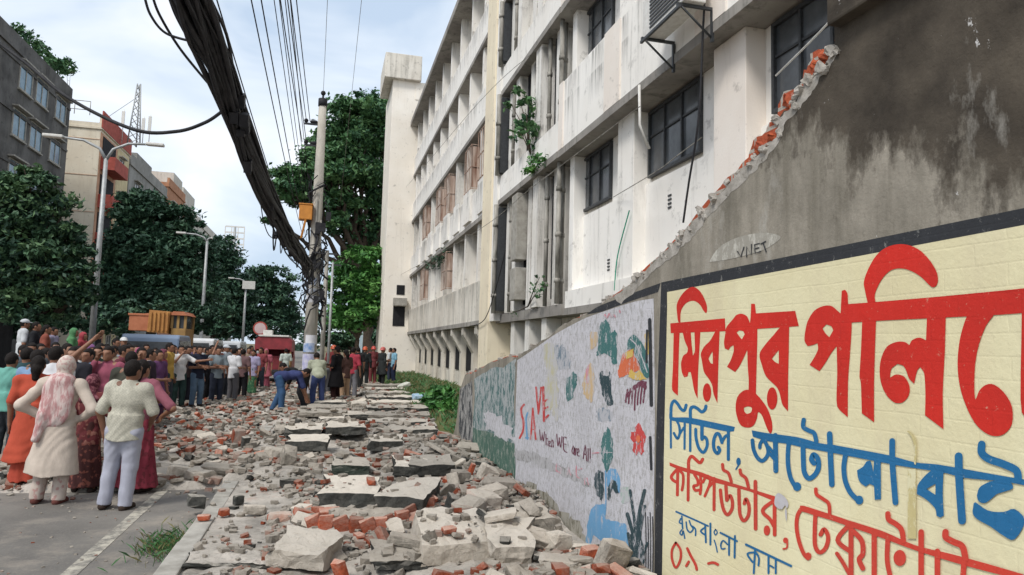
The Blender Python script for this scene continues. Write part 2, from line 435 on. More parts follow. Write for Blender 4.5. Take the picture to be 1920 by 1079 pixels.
# thin marks: overhang pipe near the window, wall bracket
bpart(MB().tube([(5.0, 10.95, 6.3), (5.02, 10.95, 5.6), (5.2, 10.95, 5.2)], .025, 6), 'overflow_pipe', M['plastic'])
# stair tower at the far end
TY = 46.0
tx0, tx1 = onY(722, 500, TY)[0], 5.7
tz = onY(745, 150, TY)[2]
tw = MB().box(tx0, tx1 + 4, TY, TY + 5.5, 0, tz); bpart(tw, 'stair_tower', M['pale'], bevel=.03)
cx0, cx1, cz = onY(733, 130, TY)[0] - .1, onY(790, 130, TY)[0], onY(760, 106, TY)[2]
cb = MB().box(cx0 - .3, cx1, TY - .35, TY + 4, tz, cz); bpart(cb, 'tower_cap', M['dirty'], bevel=.04)
z_lo = onY(740, 143, TY)[2]
bpart(MB().box(tx0 + 1.5, tx1 + 4, TY - .05, TY + 3, tz - 1.2, tz - .2), 'parapet', M['pale'])
for (a, b, c, d, nm) in ((743, 758, 535, 553, 'tower_window'), (738, 760, 575, 612, 'tower_window')):
    x0, x1 = onY(a, 560, TY)[0], onY(b, 560, TY)[0]; z1, z0 = onY(750, c, TY)[2], onY(750, d, TY)[2]
    f = MB().box(x0, x1, TY - .03, TY - .002, z0, z1)
    fo = bpart(f, nm, M['dark'])
bpart(MB().box(onY(737, 560, TY)[0], onY(762, 560, TY)[0], TY - .5, TY - .03, onY(750, 574, TY)[2], onY(750, 560, TY)[2]), 'window_hood', M['concrete'])

# ------------------------------------------------------------------ things fixed on the building
ac = empty('air_conditioner', (4.7, 9.4, 7.0), 0, 'air conditioner unit on a dark steel bracket high on the white facade', 'air conditioner')
def local(mb, o): mb.v = [(a - o.location[0], b - o.location[1], c - o.location[2]) for a, b, c in mb.v]; return mb
aY0, aY1 = Yat(1306, 40, 4.75), Yat(1225, 60, 4.75); aZ = Zat(1215, 72, 4.62)
local(MB().box(4.56, 4.9, aY0, aY1, aZ, aZ + .62), ac).build('casing', M['plastic'], ac, bevel=.02)
m = MB()
for q in range(9): m.box(4.545, 4.558, aY0 + .05, aY1 - .28, aZ + .06 + q * .058, aZ + .085 + q * .058)
local(m, ac).build('fan_grille', M['frame'], ac)
m = MB()
for y in (aY0 + .1, aY1 - .1):
    m.box(4.5, 5.06, y - .02, y + .02, aZ - .045, aZ - .005); m.tube([(4.55, y, aZ - .03), (5.05, y, aZ - .45)], .017, 6); m.box(5.03, 5.07, y - .022, y + .022, aZ - .5, aZ - .046)
m.box(4.5, 4.54, aY0 + .05, aY1 - .05, aZ - .09, aZ - .05)
local(m, ac).build('bracket', M['frame'], ac)
# ------------------------------------------------------------------ the broken boundary wall
XWALL = 2.35
def W(px, py): p = onX(px, py, XWALL); return (p[1], p[2])
def m_wall_plaster():
    m = NM('mouldy_grey_plaster', .92, .15)
    z = m.axis(2); y = m.axis(1)
    big = m.noise(1.7, 8, .7, (1, 1, .55), world=True)
    tanc = m.ramp(m.noise(2.6, 6, .65, (1, 1, .5), world=True), [(.32, (.165, .15, .122)), (.68, (.37, .335, .28))])
    # dark mould: heavy near the coping and to the near end
    h = m.math('ADD', m.math('MULTIPLY', m.math('SUBTRACT', z, 2.52), 1.6), m.math('MULTIPLY', m.math('SUBTRACT', 2.75, y), .75))
    h = m.math('MAXIMUM', h, m.math('MULTIPLY', m.math('SUBTRACT', z, 2.78), 2.2))
    k = m.math('ADD', h, m.math('MULTIPLY', m.math('SUBTRACT', big, .5), 4.2))
    mould = m.ramp(k, [(.05, 0), (.22, .55), (.45, .95)])
    drip = m.ramp(m.noise(1.0, 7, .7, (7, 7, .7), world=True), [(.46, 0), (.68, .75)])
    a = m.mix(drip, tanc, (.15, .135, .105))
    moc = m.ramp(m.noise(3, 5, .6, world=True), [(.3, (.026, .021, .017)), (.7, (.10, .083, .064))])
    a = m.mix(mould, a, moc)
    pale = m.ramp(m.noise(1.7, 7, .7, (1.2, 1.2, .5), world=True, off=(0, 1.65, .35)), [(.60, 0), (.68, .55)])
    a = m.mix(pale, a, (.42, .40, .36))
    flake = m.ramp(m.noise(4.5, 7, .75, (1.4, 1.4, .8), world=True, off=(5, 0, 2)), [(.665, 0), (.69, .9)])
    a = m.mix(flake, a, (.62, .61, .60))
    m.base(a).bump(m.math('ADD', m.noise(14, 6, .65, world=True), m.math('MULTIPLY', m.noise(60, 3, .6, world=True), .4)), .5, .012)
    return m.m
M['plaster'] = m_wall_plaster()
def m_brickwork(name, dusty=.35, sc=1.0):
    m = NM(name, .92, .1)
    b = m.new('ShaderNodeTexBrick'); b.inputs['Scale'].default_value = sc
    b.inputs['Brick Width'].default_value = .25; b.inputs['Row Height'].default_value = .083; b.inputs['Mortar Size'].default_value = .011
    b.inputs['Color1'].default_value = (.46, .105, .05, 1); b.inputs['Color2'].default_value = (.34, .085, .045, 1); b.inputs['Mortar'].default_value = (.42, .38, .33, 1)
    cx = m.new('ShaderNodeTexCoord').outputs['Object']; sp = m.new('ShaderNodeSeparateXYZ'); m.link(cx, sp.inputs[0])
    cb = m.new('ShaderNodeCombineXYZ'); m.link(m.math('ADD', sp.outputs[0], sp.outputs[1]), cb.inputs[0]); m.link(sp.outputs[2], cb.inputs[1])
    m.link(cb.outputs[0], b.inputs['Vector'])
    a = m.mix(m.ramp(m.noise(11, 6, .7), [(.55 - dusty * .3, 0), (.72 - dusty * .1, .85)]), b.outputs['Color'], (.52, .46, .40))
    m.base(a).bump(m.noise(38, 5, .7), .7, .02); return m.m
M['brickwork'] = m_brickwork('exposed_brickwork', -.2)
def m_paint(name, c, wear=.5, under=(.34, .32, .28), blocks=True, sc=9, c2=None):
    m = NM(name, .75, .25)
    a = m.ramp(m.noise(1.8, 5, .6, world=True), [(.3, c2 or tuple(x * .86 for x in c)), (.7, c)])
    fl = m.ramp(m.noise(38, 6, .8, world=True), [(.62, 0), (.68, .7)]); a = m.mix(fl, a, under)
    a = m.mix(m.ramp(m.noise(1.0, 5, .65, (12, 12, 1.5), world=True), [(.55, 0), (.75, .22)]), a, tuple(min(1, x * 1.25 + .03) for x in c))
    if wear:
        chip = m.ramp(m.noise(sc * 2.4, 7, .8, (1, 1, .55), world=True), [(.605 - .17 * wear, 0), (.64 - .15 * wear, .85)])
        a = m.mix(m.ramp(m.noise(sc * .55, 5, .65, (1, 2.2, .7), world=True, off=(2, 1, 4)), [(.66 - .22 * wear, 0), (.86 - .22 * wear, min(.9, wear * 1.2))]), a, under)
        a = m.mix(chip, a, under)
    if blocks:
        b = m.new('ShaderNodeTexBrick'); b.inputs['Scale'].default_value = 1
        b.inputs['Brick Width'].default_value = .26; b.inputs['Row Height'].default_value = .085; b.inputs['Mortar Size'].default_value = .006; b.inputs['Mortar Smooth'].default_value = .8
        b.inputs['Color1'].default_value = b.inputs['Color2'].default_value = (1, 1, 1, 1); b.inputs['Mortar'].default_value = (0, 0, 0, 1)
        sp = m.new('ShaderNodeSeparateXYZ'); m.link(m.new('ShaderNodeNewGeometry').outputs['Position'], sp.inputs[0])
        cb = m.new('ShaderNodeCombineXYZ'); m.link(sp.outputs[1], cb.inputs[0]); m.link(sp.outputs[2], cb.inputs[1]); m.link(cb.outputs[0], b.inputs['Vector'])
        h = m.math('ADD', m.math('MULTIPLY', b.outputs['Color'], .10), m.noise(26, 6, .7, world=True))
        seam = m.math('MULTIPLY', m.math('SUBTRACT', 1.0, b.outputs['Color']), m.ramp(m.noise(5, 4, .7, world=True), [(.45, 0), (.7, .16)]))
        a = m.mix(seam, a, tuple(x * .45 for x in c))
        m.base(a).bump(h, .45, .008)
    else:
        m.base(a).bump(m.noise(30, 5, .7, world=True), .3, .008)
    return m.m
def m_cream():
    m = NM('cream_sign_paint', .7, .25)
    a = m.ramp(m.noise(1.1, 5, .6, world=True), [(.3, (.67, .60, .375)), (.7, (.77, .72, .485))])
    a = m.mix(m.ramp(m.noise(1.3, 5, .6, (1, 3, .5), world=True, off=(0, 3, 3)), [(.5, 0), (.7, .5)]), a, (.60, .52, .36))
    chip = m.ramp(m.noise(55, 5, .8, world=True), [(.70, 0), (.74, .6)])
    a = m.mix(chip, a, (.36, .31, .22))
    b = m.new('ShaderNodeTexBrick'); b.inputs['Scale'].default_value = 1
    b.inputs['Brick Width'].default_value = .27; b.inputs['Row Height'].default_value = .083; b.inputs['Mortar Size'].default_value = .007; b.inputs['Mortar Smooth'].default_value = 1
    b.inputs['Color1'].default_value = b.inputs['Color2'].default_value = (1, 1, 1, 1); b.inputs['Mortar'].default_value = (0, 0, 0, 1)
    sp = m.new('ShaderNodeSeparateXYZ'); m.link(m.new('ShaderNodeNewGeometry').outputs['Position'], sp.inputs[0])
    cb = m.new('ShaderNodeCombineXYZ'); m.link(m.math('ADD', sp.outputs[1], m.math('MULTIPLY', m.noise(3, 3, .5, world=True), .05)), cb.inputs[0])
    m.link(m.math('ADD', sp.outputs[2], m.math('MULTIPLY', m.noise(2.2, 3, .5, world=True, off=(1, 2, 3)), .03)), cb.inputs[1]); m.link(cb.outputs[0], b.inputs['Vector'])
    seam = m.math('MULTIPLY', m.math('SUBTRACT', 1.0, b.outputs['Color']), m.ramp(m.noise(4, 4, .7, world=True), [(.45, 0), (.7, .12)]))
    a = m.mix(seam, a, (.42, .36, .22))
    h = m.math('ADD', m.math('MULTIPLY', b.outputs['Color'], .09), m.math('ADD', m.noise(5, 4, .6, world=True), m.math('MULTIPLY', m.noise(45, 5, .7, world=True), .35)))
    m.base(a).bump(h, .55, .012); return m.m
M['cream'] = m_cream()
M['blackpaint'] = m_paint('black_border_paint', (.035, .037, .042), .08, (.2, .2, .19))
M['redpaint'] = m_paint('red_letter_paint', (.62, .028, .018), 0, (.6, .4, .28), sc=14, c2=(.50, .026, .018))
M['red2'] = m_paint('orange_red_letter_paint', (.60, .055, .035), 0, (.6, .45, .3), sc=14, c2=(.50, .06, .04))
M['bluepaint'] = m_paint('blue_letter_paint', (.022, .15, .33), 0, (.45, .48, .42), sc=14, c2=(.015, .12, .27))
M['muralbase'] = m_paint('flaking_white_paint', (.60, .59, .62), .55, (.36, .35, .345), c2=(.50, .49, .515), sc=13)
M['drygreen'] = m_paint('flaking_teal_paint', (.06, .15, .145), .8, (.42, .43, .43), sc=5)
def mural(name, c, wear=.55, under=(.5, .49, .51), sc=6): return m_paint(name, c, wear, under, False, sc)
M['mteal'] = mural('teal_mural_paint', (.06, .17, .165), .45)
M['mdark'] = mural('dark_mural_paint', (.035, .065, .075), .4)
M['mred'] = mural('red_mural_paint', (.56, .07, .065), .35)
M['morange'] = mural('orange_mural_paint', (.66, .16, .07), .35)
M['myellow'] = mural('yellow_mural_paint', (.66, .46, .12), .4)
M['mochre'] = mural('pale_ochre_mural_paint', (.58, .42, .24), .65)
M['mblue'] = mural('light_blue_mural_paint', (.16, .36, .58), .3)
M['mmaroon'] = mural('maroon_mural_paint', (.17, .05, .08), .4)
M['mpink'] = mural('faded_pink_mural_paint', (.62, .26, .30), .75)
M['mgreen'] = mural('green_mural_paint', (.07, .20, .10), .3)
M['mpale'] = mural('pale_olive_mural_paint', (.52, .49, .33), .8)
M['mfade'] = mural('faded_blue_grey_paint', (.16, .22, .27), .95)
M['mfade2'] = mural('faded_pale_green_paint', (.36, .46, .40), .8)
M['moss'] = mural('moss_stain', (.155, .14, .095), .95, (.38, .36, .31), 5)

wall = empty('boundary_wall', (2.45, 6, 0), 0, 'tall grey boundary wall broken off raggedly, painted with cream sign and flaking mural', 'wall')
wall['kind'] = 'thing'
def wpart(mb, name, mats, **k):
    o0 = wall.location; mb.v = [(a - o0[0], b - o0[1], c - o0[2]) for a, b, c in mb.v]
    return mb.build(name, mats, wall, **k)
def jag(pts, n, amp):
    out = []
    for i in range(len(pts) - 1):
        a, b = pts[i], pts[i + 1]
        for q in range(n):
            t = q / n; j = amp if q else amp * .4
            out.append((a[0] + (b[0] - a[0]) * t + random.uniform(-j, j), a[1] + (b[1] - a[1]) * t + random.uniform(-j, j)))
    out.append(pts[-1]); return out
edge_px = [(1563, 96), (1548, 118), (1530, 142), (1508, 158), (1488, 196), (1462, 222), (1456, 258), (1424, 290), (1388, 322), (1352, 362), (1318, 398), (1290, 428), (1268, 455), (1244, 476), (1216, 502), (1190, 530), (1150, 557)]
low_px = [(1150, 557), (1128, 572), (1096, 590), (1064, 606), (1040, 622), (1014, 640), (988, 658), (972, 668)]
end_px = [(972, 670), (948, 671), (930, 678), (905, 690), (888, 697), (872, 704), (862, 730), (858, 770), (854, 800)]
top = jag([W(*p) for p in edge_px], 3, .02)
low = jag([W(*p) for p in low_px], 3, .018)
end = jag([W(*p) for p in end_px], 3, .03)
yend = end[-1][0]
zc = W(1640, 52)[1] + .12
front = [(.2, zc), (top[0][0], zc)] + top + low[1:] + end + [(yend + .35, .0), (yend + .35, -.12), (.2, -.12)]
pl = MB().prism(front, lambda u, v, t: (XWALL + t, u, v), .022, 0)
wpart(pl, 'plaster_face', M['plaster'])
# brick core shows past the plaster
def shift(pts, d): return [(p[0] + d * (1 + .8 * math.sin(i * 1.7)), p[1] + d * .6 * (1 + math.sin(i * 2.3))) for i, p in enumerate(pts)]
core = [(.2, zc - .05), (top[0][0] + .03, zc - .05)] + jag([W(*p) for p in [(1560, 84), (1540, 85), (1535, 98), (1513, 102), (1507, 122), (1500, 132), (1502, 150), (1487, 166), (1480, 170), (1461, 174), (1455, 190), (1451, 210), (1449, 224), (1436, 228), (1430, 244), (1412, 254), (1403, 272), (1398, 294), (1374, 322), (1344, 352), (1300, 400), (1262, 446), (1212, 496), (1180, 530), (1148, 552)]], 2, .018) + shift(low[1:], .012) + shift(end, .02) + [(yend + .5, .0), (yend + .5, -.12), (.2, -.12)]
wpart(MB().prism(core, lambda u, v, t: (XWALL + .0225 + t, u, v), .215, 0), 'brick_core', M['brickwork'])
# coping
wpart(MB().box(XWALL - .07, XWALL + .3, .2, W(1568, 96)[0] - .02, zc - .02, zc + .13), 'coping', M['plaster'], bevel=.012)
from mathutils import noise as mnoise
def rough_up(me, amp, cuts=2, fr=14):
    bm = bmesh.new(); bm.from_mesh(me); bmesh.ops.triangulate(bm, faces=bm.faces)
    L = max(e.calc_length() for e in bm.edges)
    for _ in range(cuts): bmesh.ops.subdivide_edges(bm, edges=[e for e in bm.edges if e.calc_length() > L * .16], cuts=1, use_grid_fill=False)
    for v in bm.verts:
        p = v.co; v.co = p + Vector((mnoise.noise(p * fr), mnoise.noise(p * fr + Vector((9, 3, 1))), mnoise.noise(p * fr + Vector((2, 7, 5))))) * amp + Vector((mnoise.noise(p * fr * 3), mnoise.noise(p * fr * 3 + Vector((9, 3, 1))), mnoise.noise(p * fr * 3 + Vector((2, 7, 5))))) * amp * .6
    bm.to_mesh(me); bm.free()
# brick stubs and mortar lumps in the break
def hull_chunk(c, s, seed, R=None, n=10):
    r = random.Random(seed); bm = bmesh.new()
    for q in range(8):
        bm.verts.new([(1 if q >> k & 1 else -1) * s[k] * .5 * r.uniform(.72, 1.0) for k in range(3)])
    for q in range(n): 
        ax = r.randrange(3); p = [r.uniform(-.42, .42) * s[k] for k in range(3)]; p[ax] = r.choice((-1, 1)) * s[ax] * r.uniform(.42, .54); bm.verts.new(p)
    g = bmesh.ops.convex_hull(bm, input=bm.verts); bmesh.ops.delete(bm, geom=[v for v in bm.verts if not v.link_faces], context='VERTS')
    if R is not None: bm.transform(R.to_4x4())
    bm.verts.index_update()
    V = [tuple(Vector(c) + v.co) for v in bm.verts]; Fs = [[v.index for v in f.verts] for f in bm.faces]; bm.free(); return V, Fs
M['mortar'] = pm('broken_mortar', (.44, .41, .37), (.27, .25, .22), 12, .95, .1, .6, 40, world=True)
M['redbrick'] = pm('broken_red_brick', (.44, .105, .045), (.27, .06, .035), 14, .92, .1, .6, 45, world=True)
mo, br = MB(), MB()
for i in range(150):
    t = random.random(); q = int(t * (len(top) - 1)); p = top[q]
    V, Fs = hull_chunk((XWALL + random.uniform(.0, .12), p[0] + random.uniform(-.03, .05), p[1] + random.uniform(-.04, .02)), [random.uniform(.02, .06), random.uniform(.03, .10), random.uniform(.02, .05)], i, Matrix.Rotation(.7, 3, 'X'))
    mo.add(V, Fs)
for i in range(46):
    q = random.randrange(len(low) + len(end)); p = (low + end)[q]
    V, Fs = hull_chunk((XWALL + random.uniform(.03, .2), p[0] + random.uniform(-.02, .04), p[1] + random.uniform(-.02, .02)), [random.uniform(.03, .1) for _ in range(3)], i + 99)
    mo.add(V, Fs)
rough_up(wpart(mo, 'broken_mortar_edge', M['mortar']).data, .014, 2, 30)
for i, (px, py, a) in enumerate([(1542, 104, .09), (1526, 124, .11), (1474, 190, .11), (1441, 258, .08), (1422, 280, .12)]):
    y, z = W(px, py)
    V, Fs = hull_chunk((XWALL + .07, y, z), (.13, a, a * .6), i + 300, Matrix.Rotation(.55, 3, 'X')); br.add(V, Fs)
rough_up(wpart(br, 'exposed_brick', M['redbrick']).data, .011, 3, 34)

# paint layers ------------------------------------------------------
_layer = [0]
def flat(poly, x, mb, holes=()):
    _layer[0] += 1
    mb.prism([W(*p) for p in poly], lambda u, v, t: (x, u, v), 0, 0, holes=[[W(*p) for p in h] for h in holes])
def crom(pts, n=6):
    if len(pts) < 3: return list(pts)
    P = [pts[0]] + list(pts) + [pts[-1]]; out = []
    for i in range(1, len(P) - 2):
        p0, p1, p2, p3 = P[i - 1], P[i], P[i + 1], P[i + 2]
        for q in range(n):
            t = q / n
            out.append(tuple(.5 * (2 * p1[k] + (p2[k] - p0[k]) * t + (2 * p0[k] - 5 * p1[k] + 4 * p2[k] - p3[k]) * t * t + (3 * p1[k] - p0[k] - 3 * p2[k] + p3[k]) * t ** 3) for k in range(2)))
    out.append(pts[-1]); return out
def stroke(pts, w, x, mb, smooth=True):
    P = crom(pts) if smooth else list(pts); n = len(P); L, R = [], []
    for i, p in enumerate(P):
        a, b = P[max(i - 1, 0)], P[min(i + 1, n - 1)]; dx, dy = b[0] - a[0], b[1] - a[1]; l = math.hypot(dx, dy) or 1
        nx, ny = -dy / l * w / 2, dx / l * w / 2; L.append((p[0] + nx, p[1] + ny)); R.append((p[0] - nx, p[1] - ny))
    V = [(x, *W(*p)) for p in L + R]; Fs = [(i, i + 1, n + i + 1, n + i) for i in range(n - 1)]
    mb.add(V, Fs)
    for e, o in ((0, 1), (n - 1, n - 2)):
        c = P[e]; ang = math.atan2(P[e][1] - P[o][1], P[e][0] - P[o][0])
        fan = [(c[0] + math.cos(ang + s) * w / 2, c[1] + math.sin(ang + s) * w / 2) for s in np.linspace(-math.pi / 2, math.pi / 2, 7)]
        mb.add([(x, *W(*p)) for p in fan], [tuple(range(7))])
def ell(c, rx, ry, n=20): return [(c[0] + rx * math.cos(2 * math.pi * k / n), c[1] + ry * math.sin(2 * math.pi * k / n)) for k in range(n)]
def zt(x0, y0, s): return lambda p: (x0 + p[0] * s, y0 + p[1] * s)
T1, T2, T3, T4 = zt(1240, 520, .27807), zt(1480, 440, .37064), zt(1240, 740, .29668), zt(1560, 760, .27811)
TA, TB, TC = zt(960, 690, .2225), zt(1080, 560, .2038), zt(1080, 780, .2593)
def soft(P, lim=48):
    P = [tuple(p) for p in P]; n = len(P); out = []
    if n > 34: return P
    T = []
    for i in range(n):
        a, b, c = P[i - 1], P[i], P[(i + 1) % n]; u = (b[0] - a[0], b[1] - a[1]); v = (c[0] - b[0], c[1] - b[1]); lu, lv = math.hypot(*u) or 1, math.hypot(*v) or 1
        ang = math.degrees(math.acos(max(-1, min(1, (u[0] * v[0] + u[1] * v[1]) / lu / lv))))
        if ang > lim: T.append(None)
        else: m = min(lu, lv); T.append(((u[0] / lu + v[0] / lv) * .5 * m, (u[1] / lu + v[1] / lv) * .5 * m))
    for i in range(n):
        a, b = P[i], P[(i + 1) % n]; d = (b[0] - a[0], b[1] - a[1]); ta, tb = T[i] or d, T[(i + 1) % n] or d
        if T[i] is None and T[(i + 1) % n] is None: out.append(a); continue
        for q in range(4):
            t = q / 4; h0, h1, h2, h3 = 2 * t ** 3 - 3 * t * t + 1, t ** 3 - 2 * t * t + t, -2 * t ** 3 + 3 * t * t, t ** 3 - t * t
            out.append(tuple(h0 * a[k] + h1 * ta[k] + h2 * b[k] + h3 * tb[k] for k in (0, 1)))
    return out
class Paint:
    def __init__(s, x): s.mb = MB(); s.x = x; s.i = 0
    def nx(s): s.i += 1; return s.x - .00012 * s.i
    def poly(s, T, pts, holes=(), sm=True):
        f = (lambda P: crom(list(P) + [P[0]], 3)[:-1]) if sm else soft
        flat([T(p) for p in f(pts)], s.nx(), s.mb, [[T(p) for p in f(h)] for h in holes])
    def st(s, T, w, *pts):
        k = abs(T((1, 0))[0] - T((0, 0))[0]); stroke([T(p) for p in pts], w * k, s.nx(), s.mb)
    def done(s, name, mat): return wpart(s.mb, name, mat, recalc=False)
ID = lambda p: p
def ragged2(P, r):
    out = []
    for i in range(4):
        a, b = P[i], P[(i + 1) % 4]
        for q in range(5): t = q / 5; j = 2.2 if q else 0; out.append((a[0] + (b[0] - a[0]) * t + r.uniform(-j, j), a[1] + (b[1] - a[1]) * t + r.uniform(-j, j)))
    return out
# sign panel and its black border
pn = Paint(XWALL - .0006)
pn.poly(ID, [(1247, 547), (1884, 428), (2010, 404), (2010, 1180), (1236, 1180), (1240, 800)], sm=False); pn.done('sign_panel', M['cream'])
bd = Paint(XWALL - .0010)
bd.poly(ID, [(1240, 530), (1884, 398), (2010, 372), (2010, 405), (1884, 429), (1251, 548)], sm=False)
bd.poly(ID, [(1240, 530), (1251, 547), (1246, 800), (1240, 1180), (1226, 1180), (1231, 800)], sm=False)
bd.poly(ID, [(1234, 548), (1239, 531), (1170, 556), (1120, 576), (1100, 590), (1130, 584), (1180, 566)], sm=False)
bd.done('black_border', M['blackpaint'])
lip = Paint(XWALL - .0004)
ep = edge_px[:]; r_l = random.Random(4)
dn = [(p[0] + 7 + r_l.uniform(-3, 9), p[1] + 7 + r_l.uniform(-2, 8)) for p in ep]
for q in range(len(ep) - 1): lip.poly(ID, ragged2([ep[q], ep[q + 1], dn[q + 1], dn[q]], r_l), sm=False)
lip.done('torn_plaster_lip', M['mortar'])
# faded patch with letters above the border
fp = Paint(XWALL - .0015)
fp.poly(ID, [(1330, 492), (1345, 468), (1372, 450), (1405, 440), (1440, 437), (1464, 444), (1455, 455), (1430, 470), (1395, 480), (1360, 488)])
fp.done('faded_patch', mural('faded_white_paint', (.55, .53, .47), .95, (.3, .28, .24)))
fl = Paint(XWALL - .004)
for s in ([(1384, 472), (1390, 482), (1396, 464)], [(1401, 482), (1401, 463), (1410, 478), (1410, 459)], [(1425, 457), (1416, 459), (1417, 475), (1427, 472)], [(1416, 467), (1424, 465)], [(1432, 456), (1438, 473)], [(1428, 458), (1437, 453)]):
    stroke(s, 2.2, fl.nx(), fl.mb, False)
fl.done('faded_lettering', M['blackpaint'])

# headline, red
r = Paint(XWALL - .0018)
r.poly(T1, [(130, 305), (115, 300), (108, 250), (105, 190), (125, 140), (160, 95), (200, 68), (235, 72), (270, 105), (298, 160), (310, 205), (305, 243), (285, 225), (265, 190), (235, 165), (205, 160), (170, 175), (145, 205), (132, 240)])
r.poly(T1, [(62, 312), (430, 278), (435, 365), (65, 378)], sm=False)
r.poly(T1, [(85, 370), (125, 370), (120, 500), (113, 800), (75, 760), (80, 600)], sm=False)
r.poly(T1, [(145, 370), (200, 370), (205, 440), (215, 530), (228, 500), (225, 370), (265, 370), (258, 500), (250, 640), (246, 820), (225, 770), (210, 690), (200, 640), (185, 640), (178, 670), (155, 675), (140, 640), (135, 580), (150, 530), (175, 510), (180, 480), (160, 430)], sm=False)
r.poly(T1, [(395, 362), (390, 500), (385, 650), (380, 850), (355, 790), (345, 730), (325, 690), (290, 640), (275, 560), (268, 520), (290, 470), (330, 430), (365, 368)], [[(348, 500), (350, 585), (335, 580), (320, 550), (335, 520)]], sm=False)
r.poly(T1, ell((310, 778), 28, 62), sm=False)
r.poly(T1, [(440, 340), (480, 290), (510, 255), (545, 247), (580, 265), (600, 310), (605, 260), (608, 180), (633, 180), (640, 240), (648, 300), (650, 400), (645, 600), (640, 795), (590, 775), (592, 700), (585, 600), (582, 490), (560, 540), (530, 600), (500, 640), (445, 605), (470, 560), (490, 500), (490, 460), (470, 470), (455, 492), (430, 480), (425, 440), (432, 390)], [[(510, 372), (530, 360), (555, 365), (565, 385), (545, 420), (525, 395)]], sm=False)
r.poly(T1, [(640, 785), (680, 830), (720, 890), (745, 960), (752, 1020), (740, 1055), (720, 1030), (700, 980), (680, 930), (655, 910), (648, 950), (625, 1000), (585, 1015), (540, 1000), (515, 950), (503, 880), (515, 810), (550, 770), (590, 760)], [[(560, 880), (585, 872), (612, 880), (608, 910), (580, 922), (562, 905)]])
r.poly(T1, [(635, 245), (905, 228), (930, 330), (800, 340), (635, 350)], sm=False)
r.poly(T1, [(865, 325), (862, 500), (858, 700), (857, 905), (820, 860), (800, 780), (780, 740), (710, 670), (680, 590), (665, 520), (700, 460), (760, 390), (810, 335)], [[(795, 492), (795, 585), (770, 572), (748, 550), (775, 515)]], sm=False)
r.poly(T1, ell((750, 818), 35, 75), sm=False)
r.poly(T2, [(80, 510), (95, 440), (130, 385), (175, 362), (215, 362), (245, 385), (262, 400), (265, 340), (268, 285), (285, 280), (297, 300), (300, 350), (318, 445), (310, 600), (300, 740), (298, 925), (245, 870), (245, 700), (242, 565), (215, 600), (185, 650), (155, 692), (105, 660), (130, 620), (148, 580), (145, 550), (120, 560), (95, 565), (80, 540)], [[(170, 475), (190, 455), (215, 465), (225, 485), (205, 520), (185, 500)]], sm=False)
r.poly(T2, [(290, 353), (400, 345), (700, 320), (1090, 283), (1290, 262), (1290, 388), (1090, 405), (900, 415), (450, 437), (300, 447)], sm=False)
r.poly(T2, [(400, 350), (385, 280), (380, 240), (400, 180), (440, 110), (490, 68), (550, 50), (610, 55), (670, 85), (720, 140), (752, 200), (752, 250), (730, 268), (705, 250), (670, 215), (620, 185), (570, 172), (520, 180), (480, 215), (450, 265), (435, 310), (437, 350)])
r.poly(T2, [(372, 430), (442, 428), (436, 600), (432, 750), (432, 950), (370, 905), (365, 750), (358, 720), (365, 600)], sm=False)
r.poly(T2, [(700, 415), (795, 412), (790, 600), (780, 800), (783, 985), (690, 915), (692, 800), (685, 700), (665, 670), (650, 690), (635, 755), (610, 730), (595, 690), (580, 665), (550, 655), (520, 680), (512, 725), (545, 708), (585, 720), (612, 770), (605, 820), (575, 850), (540, 852), (500, 820), (470, 760), (460, 690), (470, 620), (500, 565), (550, 543), (590, 545), (610, 560), (625, 535), (660, 522), (695, 535)], sm=False)
r.poly(T2, [(905, 405), (1035, 398), (1000, 460), (965, 550), (945, 650), (940, 760), (945, 835), (965, 790), (1000, 760), (1040, 760), (1090, 800), (1130, 870), (1130, 960), (1090, 1010), (1040, 1020), (990, 1000), (940, 950), (895, 860), (865, 760), (855, 650), (865, 540), (885, 460)])
r.poly(T2, [(1180, 395), (1270, 388), (1265, 980), (1180, 900)], sm=False)
r.done('red_headline', M['redpaint'])
U1, U2, U3, U4 = zt(1250, 745, .12976), zt(1400, 780, .13899), zt(1250, 850, .15753), zt(1250, 950, .13021)
# second line, blue
b = Paint(XWALL - .0018)
b.poly(U1, [(40, 240), (90, 290), (330, 295), (990, 430), (975, 495), (880, 500), (370, 390), (80, 340), (40, 310)], sm=False)
for w, *q in ((44, (65, 300), (70, 130), (110, 55), (160, 95), (210, 170), (258, 192), (285, 115)), (30, (62, 300), (65, 730)), (36, (150, 340), (185, 420), (192, 520), (160, 600), (108, 520)), (32, (190, 540), (250, 440)), (32, (265, 340), (262, 745)),
              (46, (350, 330), (348, 180), (390, 140), (450, 165), (510, 212), (558, 180), (572, 130)), (36, (345, 340), (345, 775)), (44, (425, 465), (430, 590), (470, 735), (535, 798), (585, 720), (588, 625), (552, 575), (515, 610)), (50, (515, 400), (515, 600)),
              (45, (898, 470), (897, 900)), (48, (805, 655), (768, 545), (720, 535), (684, 640), (692, 755), (738, 812), (772, 765), (752, 725)), (42, (805, 640), (855, 565), (898, 555)), (20, (1058, 960), (1008, 1042))): b.st(U1, w, *q)
b.poly(U1, ell((1045, 930), 32, 55), sm=False)
b.poly(U2, [(75, 195), (260, 230), (700, 290), (1000, 370), (1230, 402), (1230, 512), (1000, 470), (780, 430), (560, 380), (280, 340), (90, 280)], sm=False)
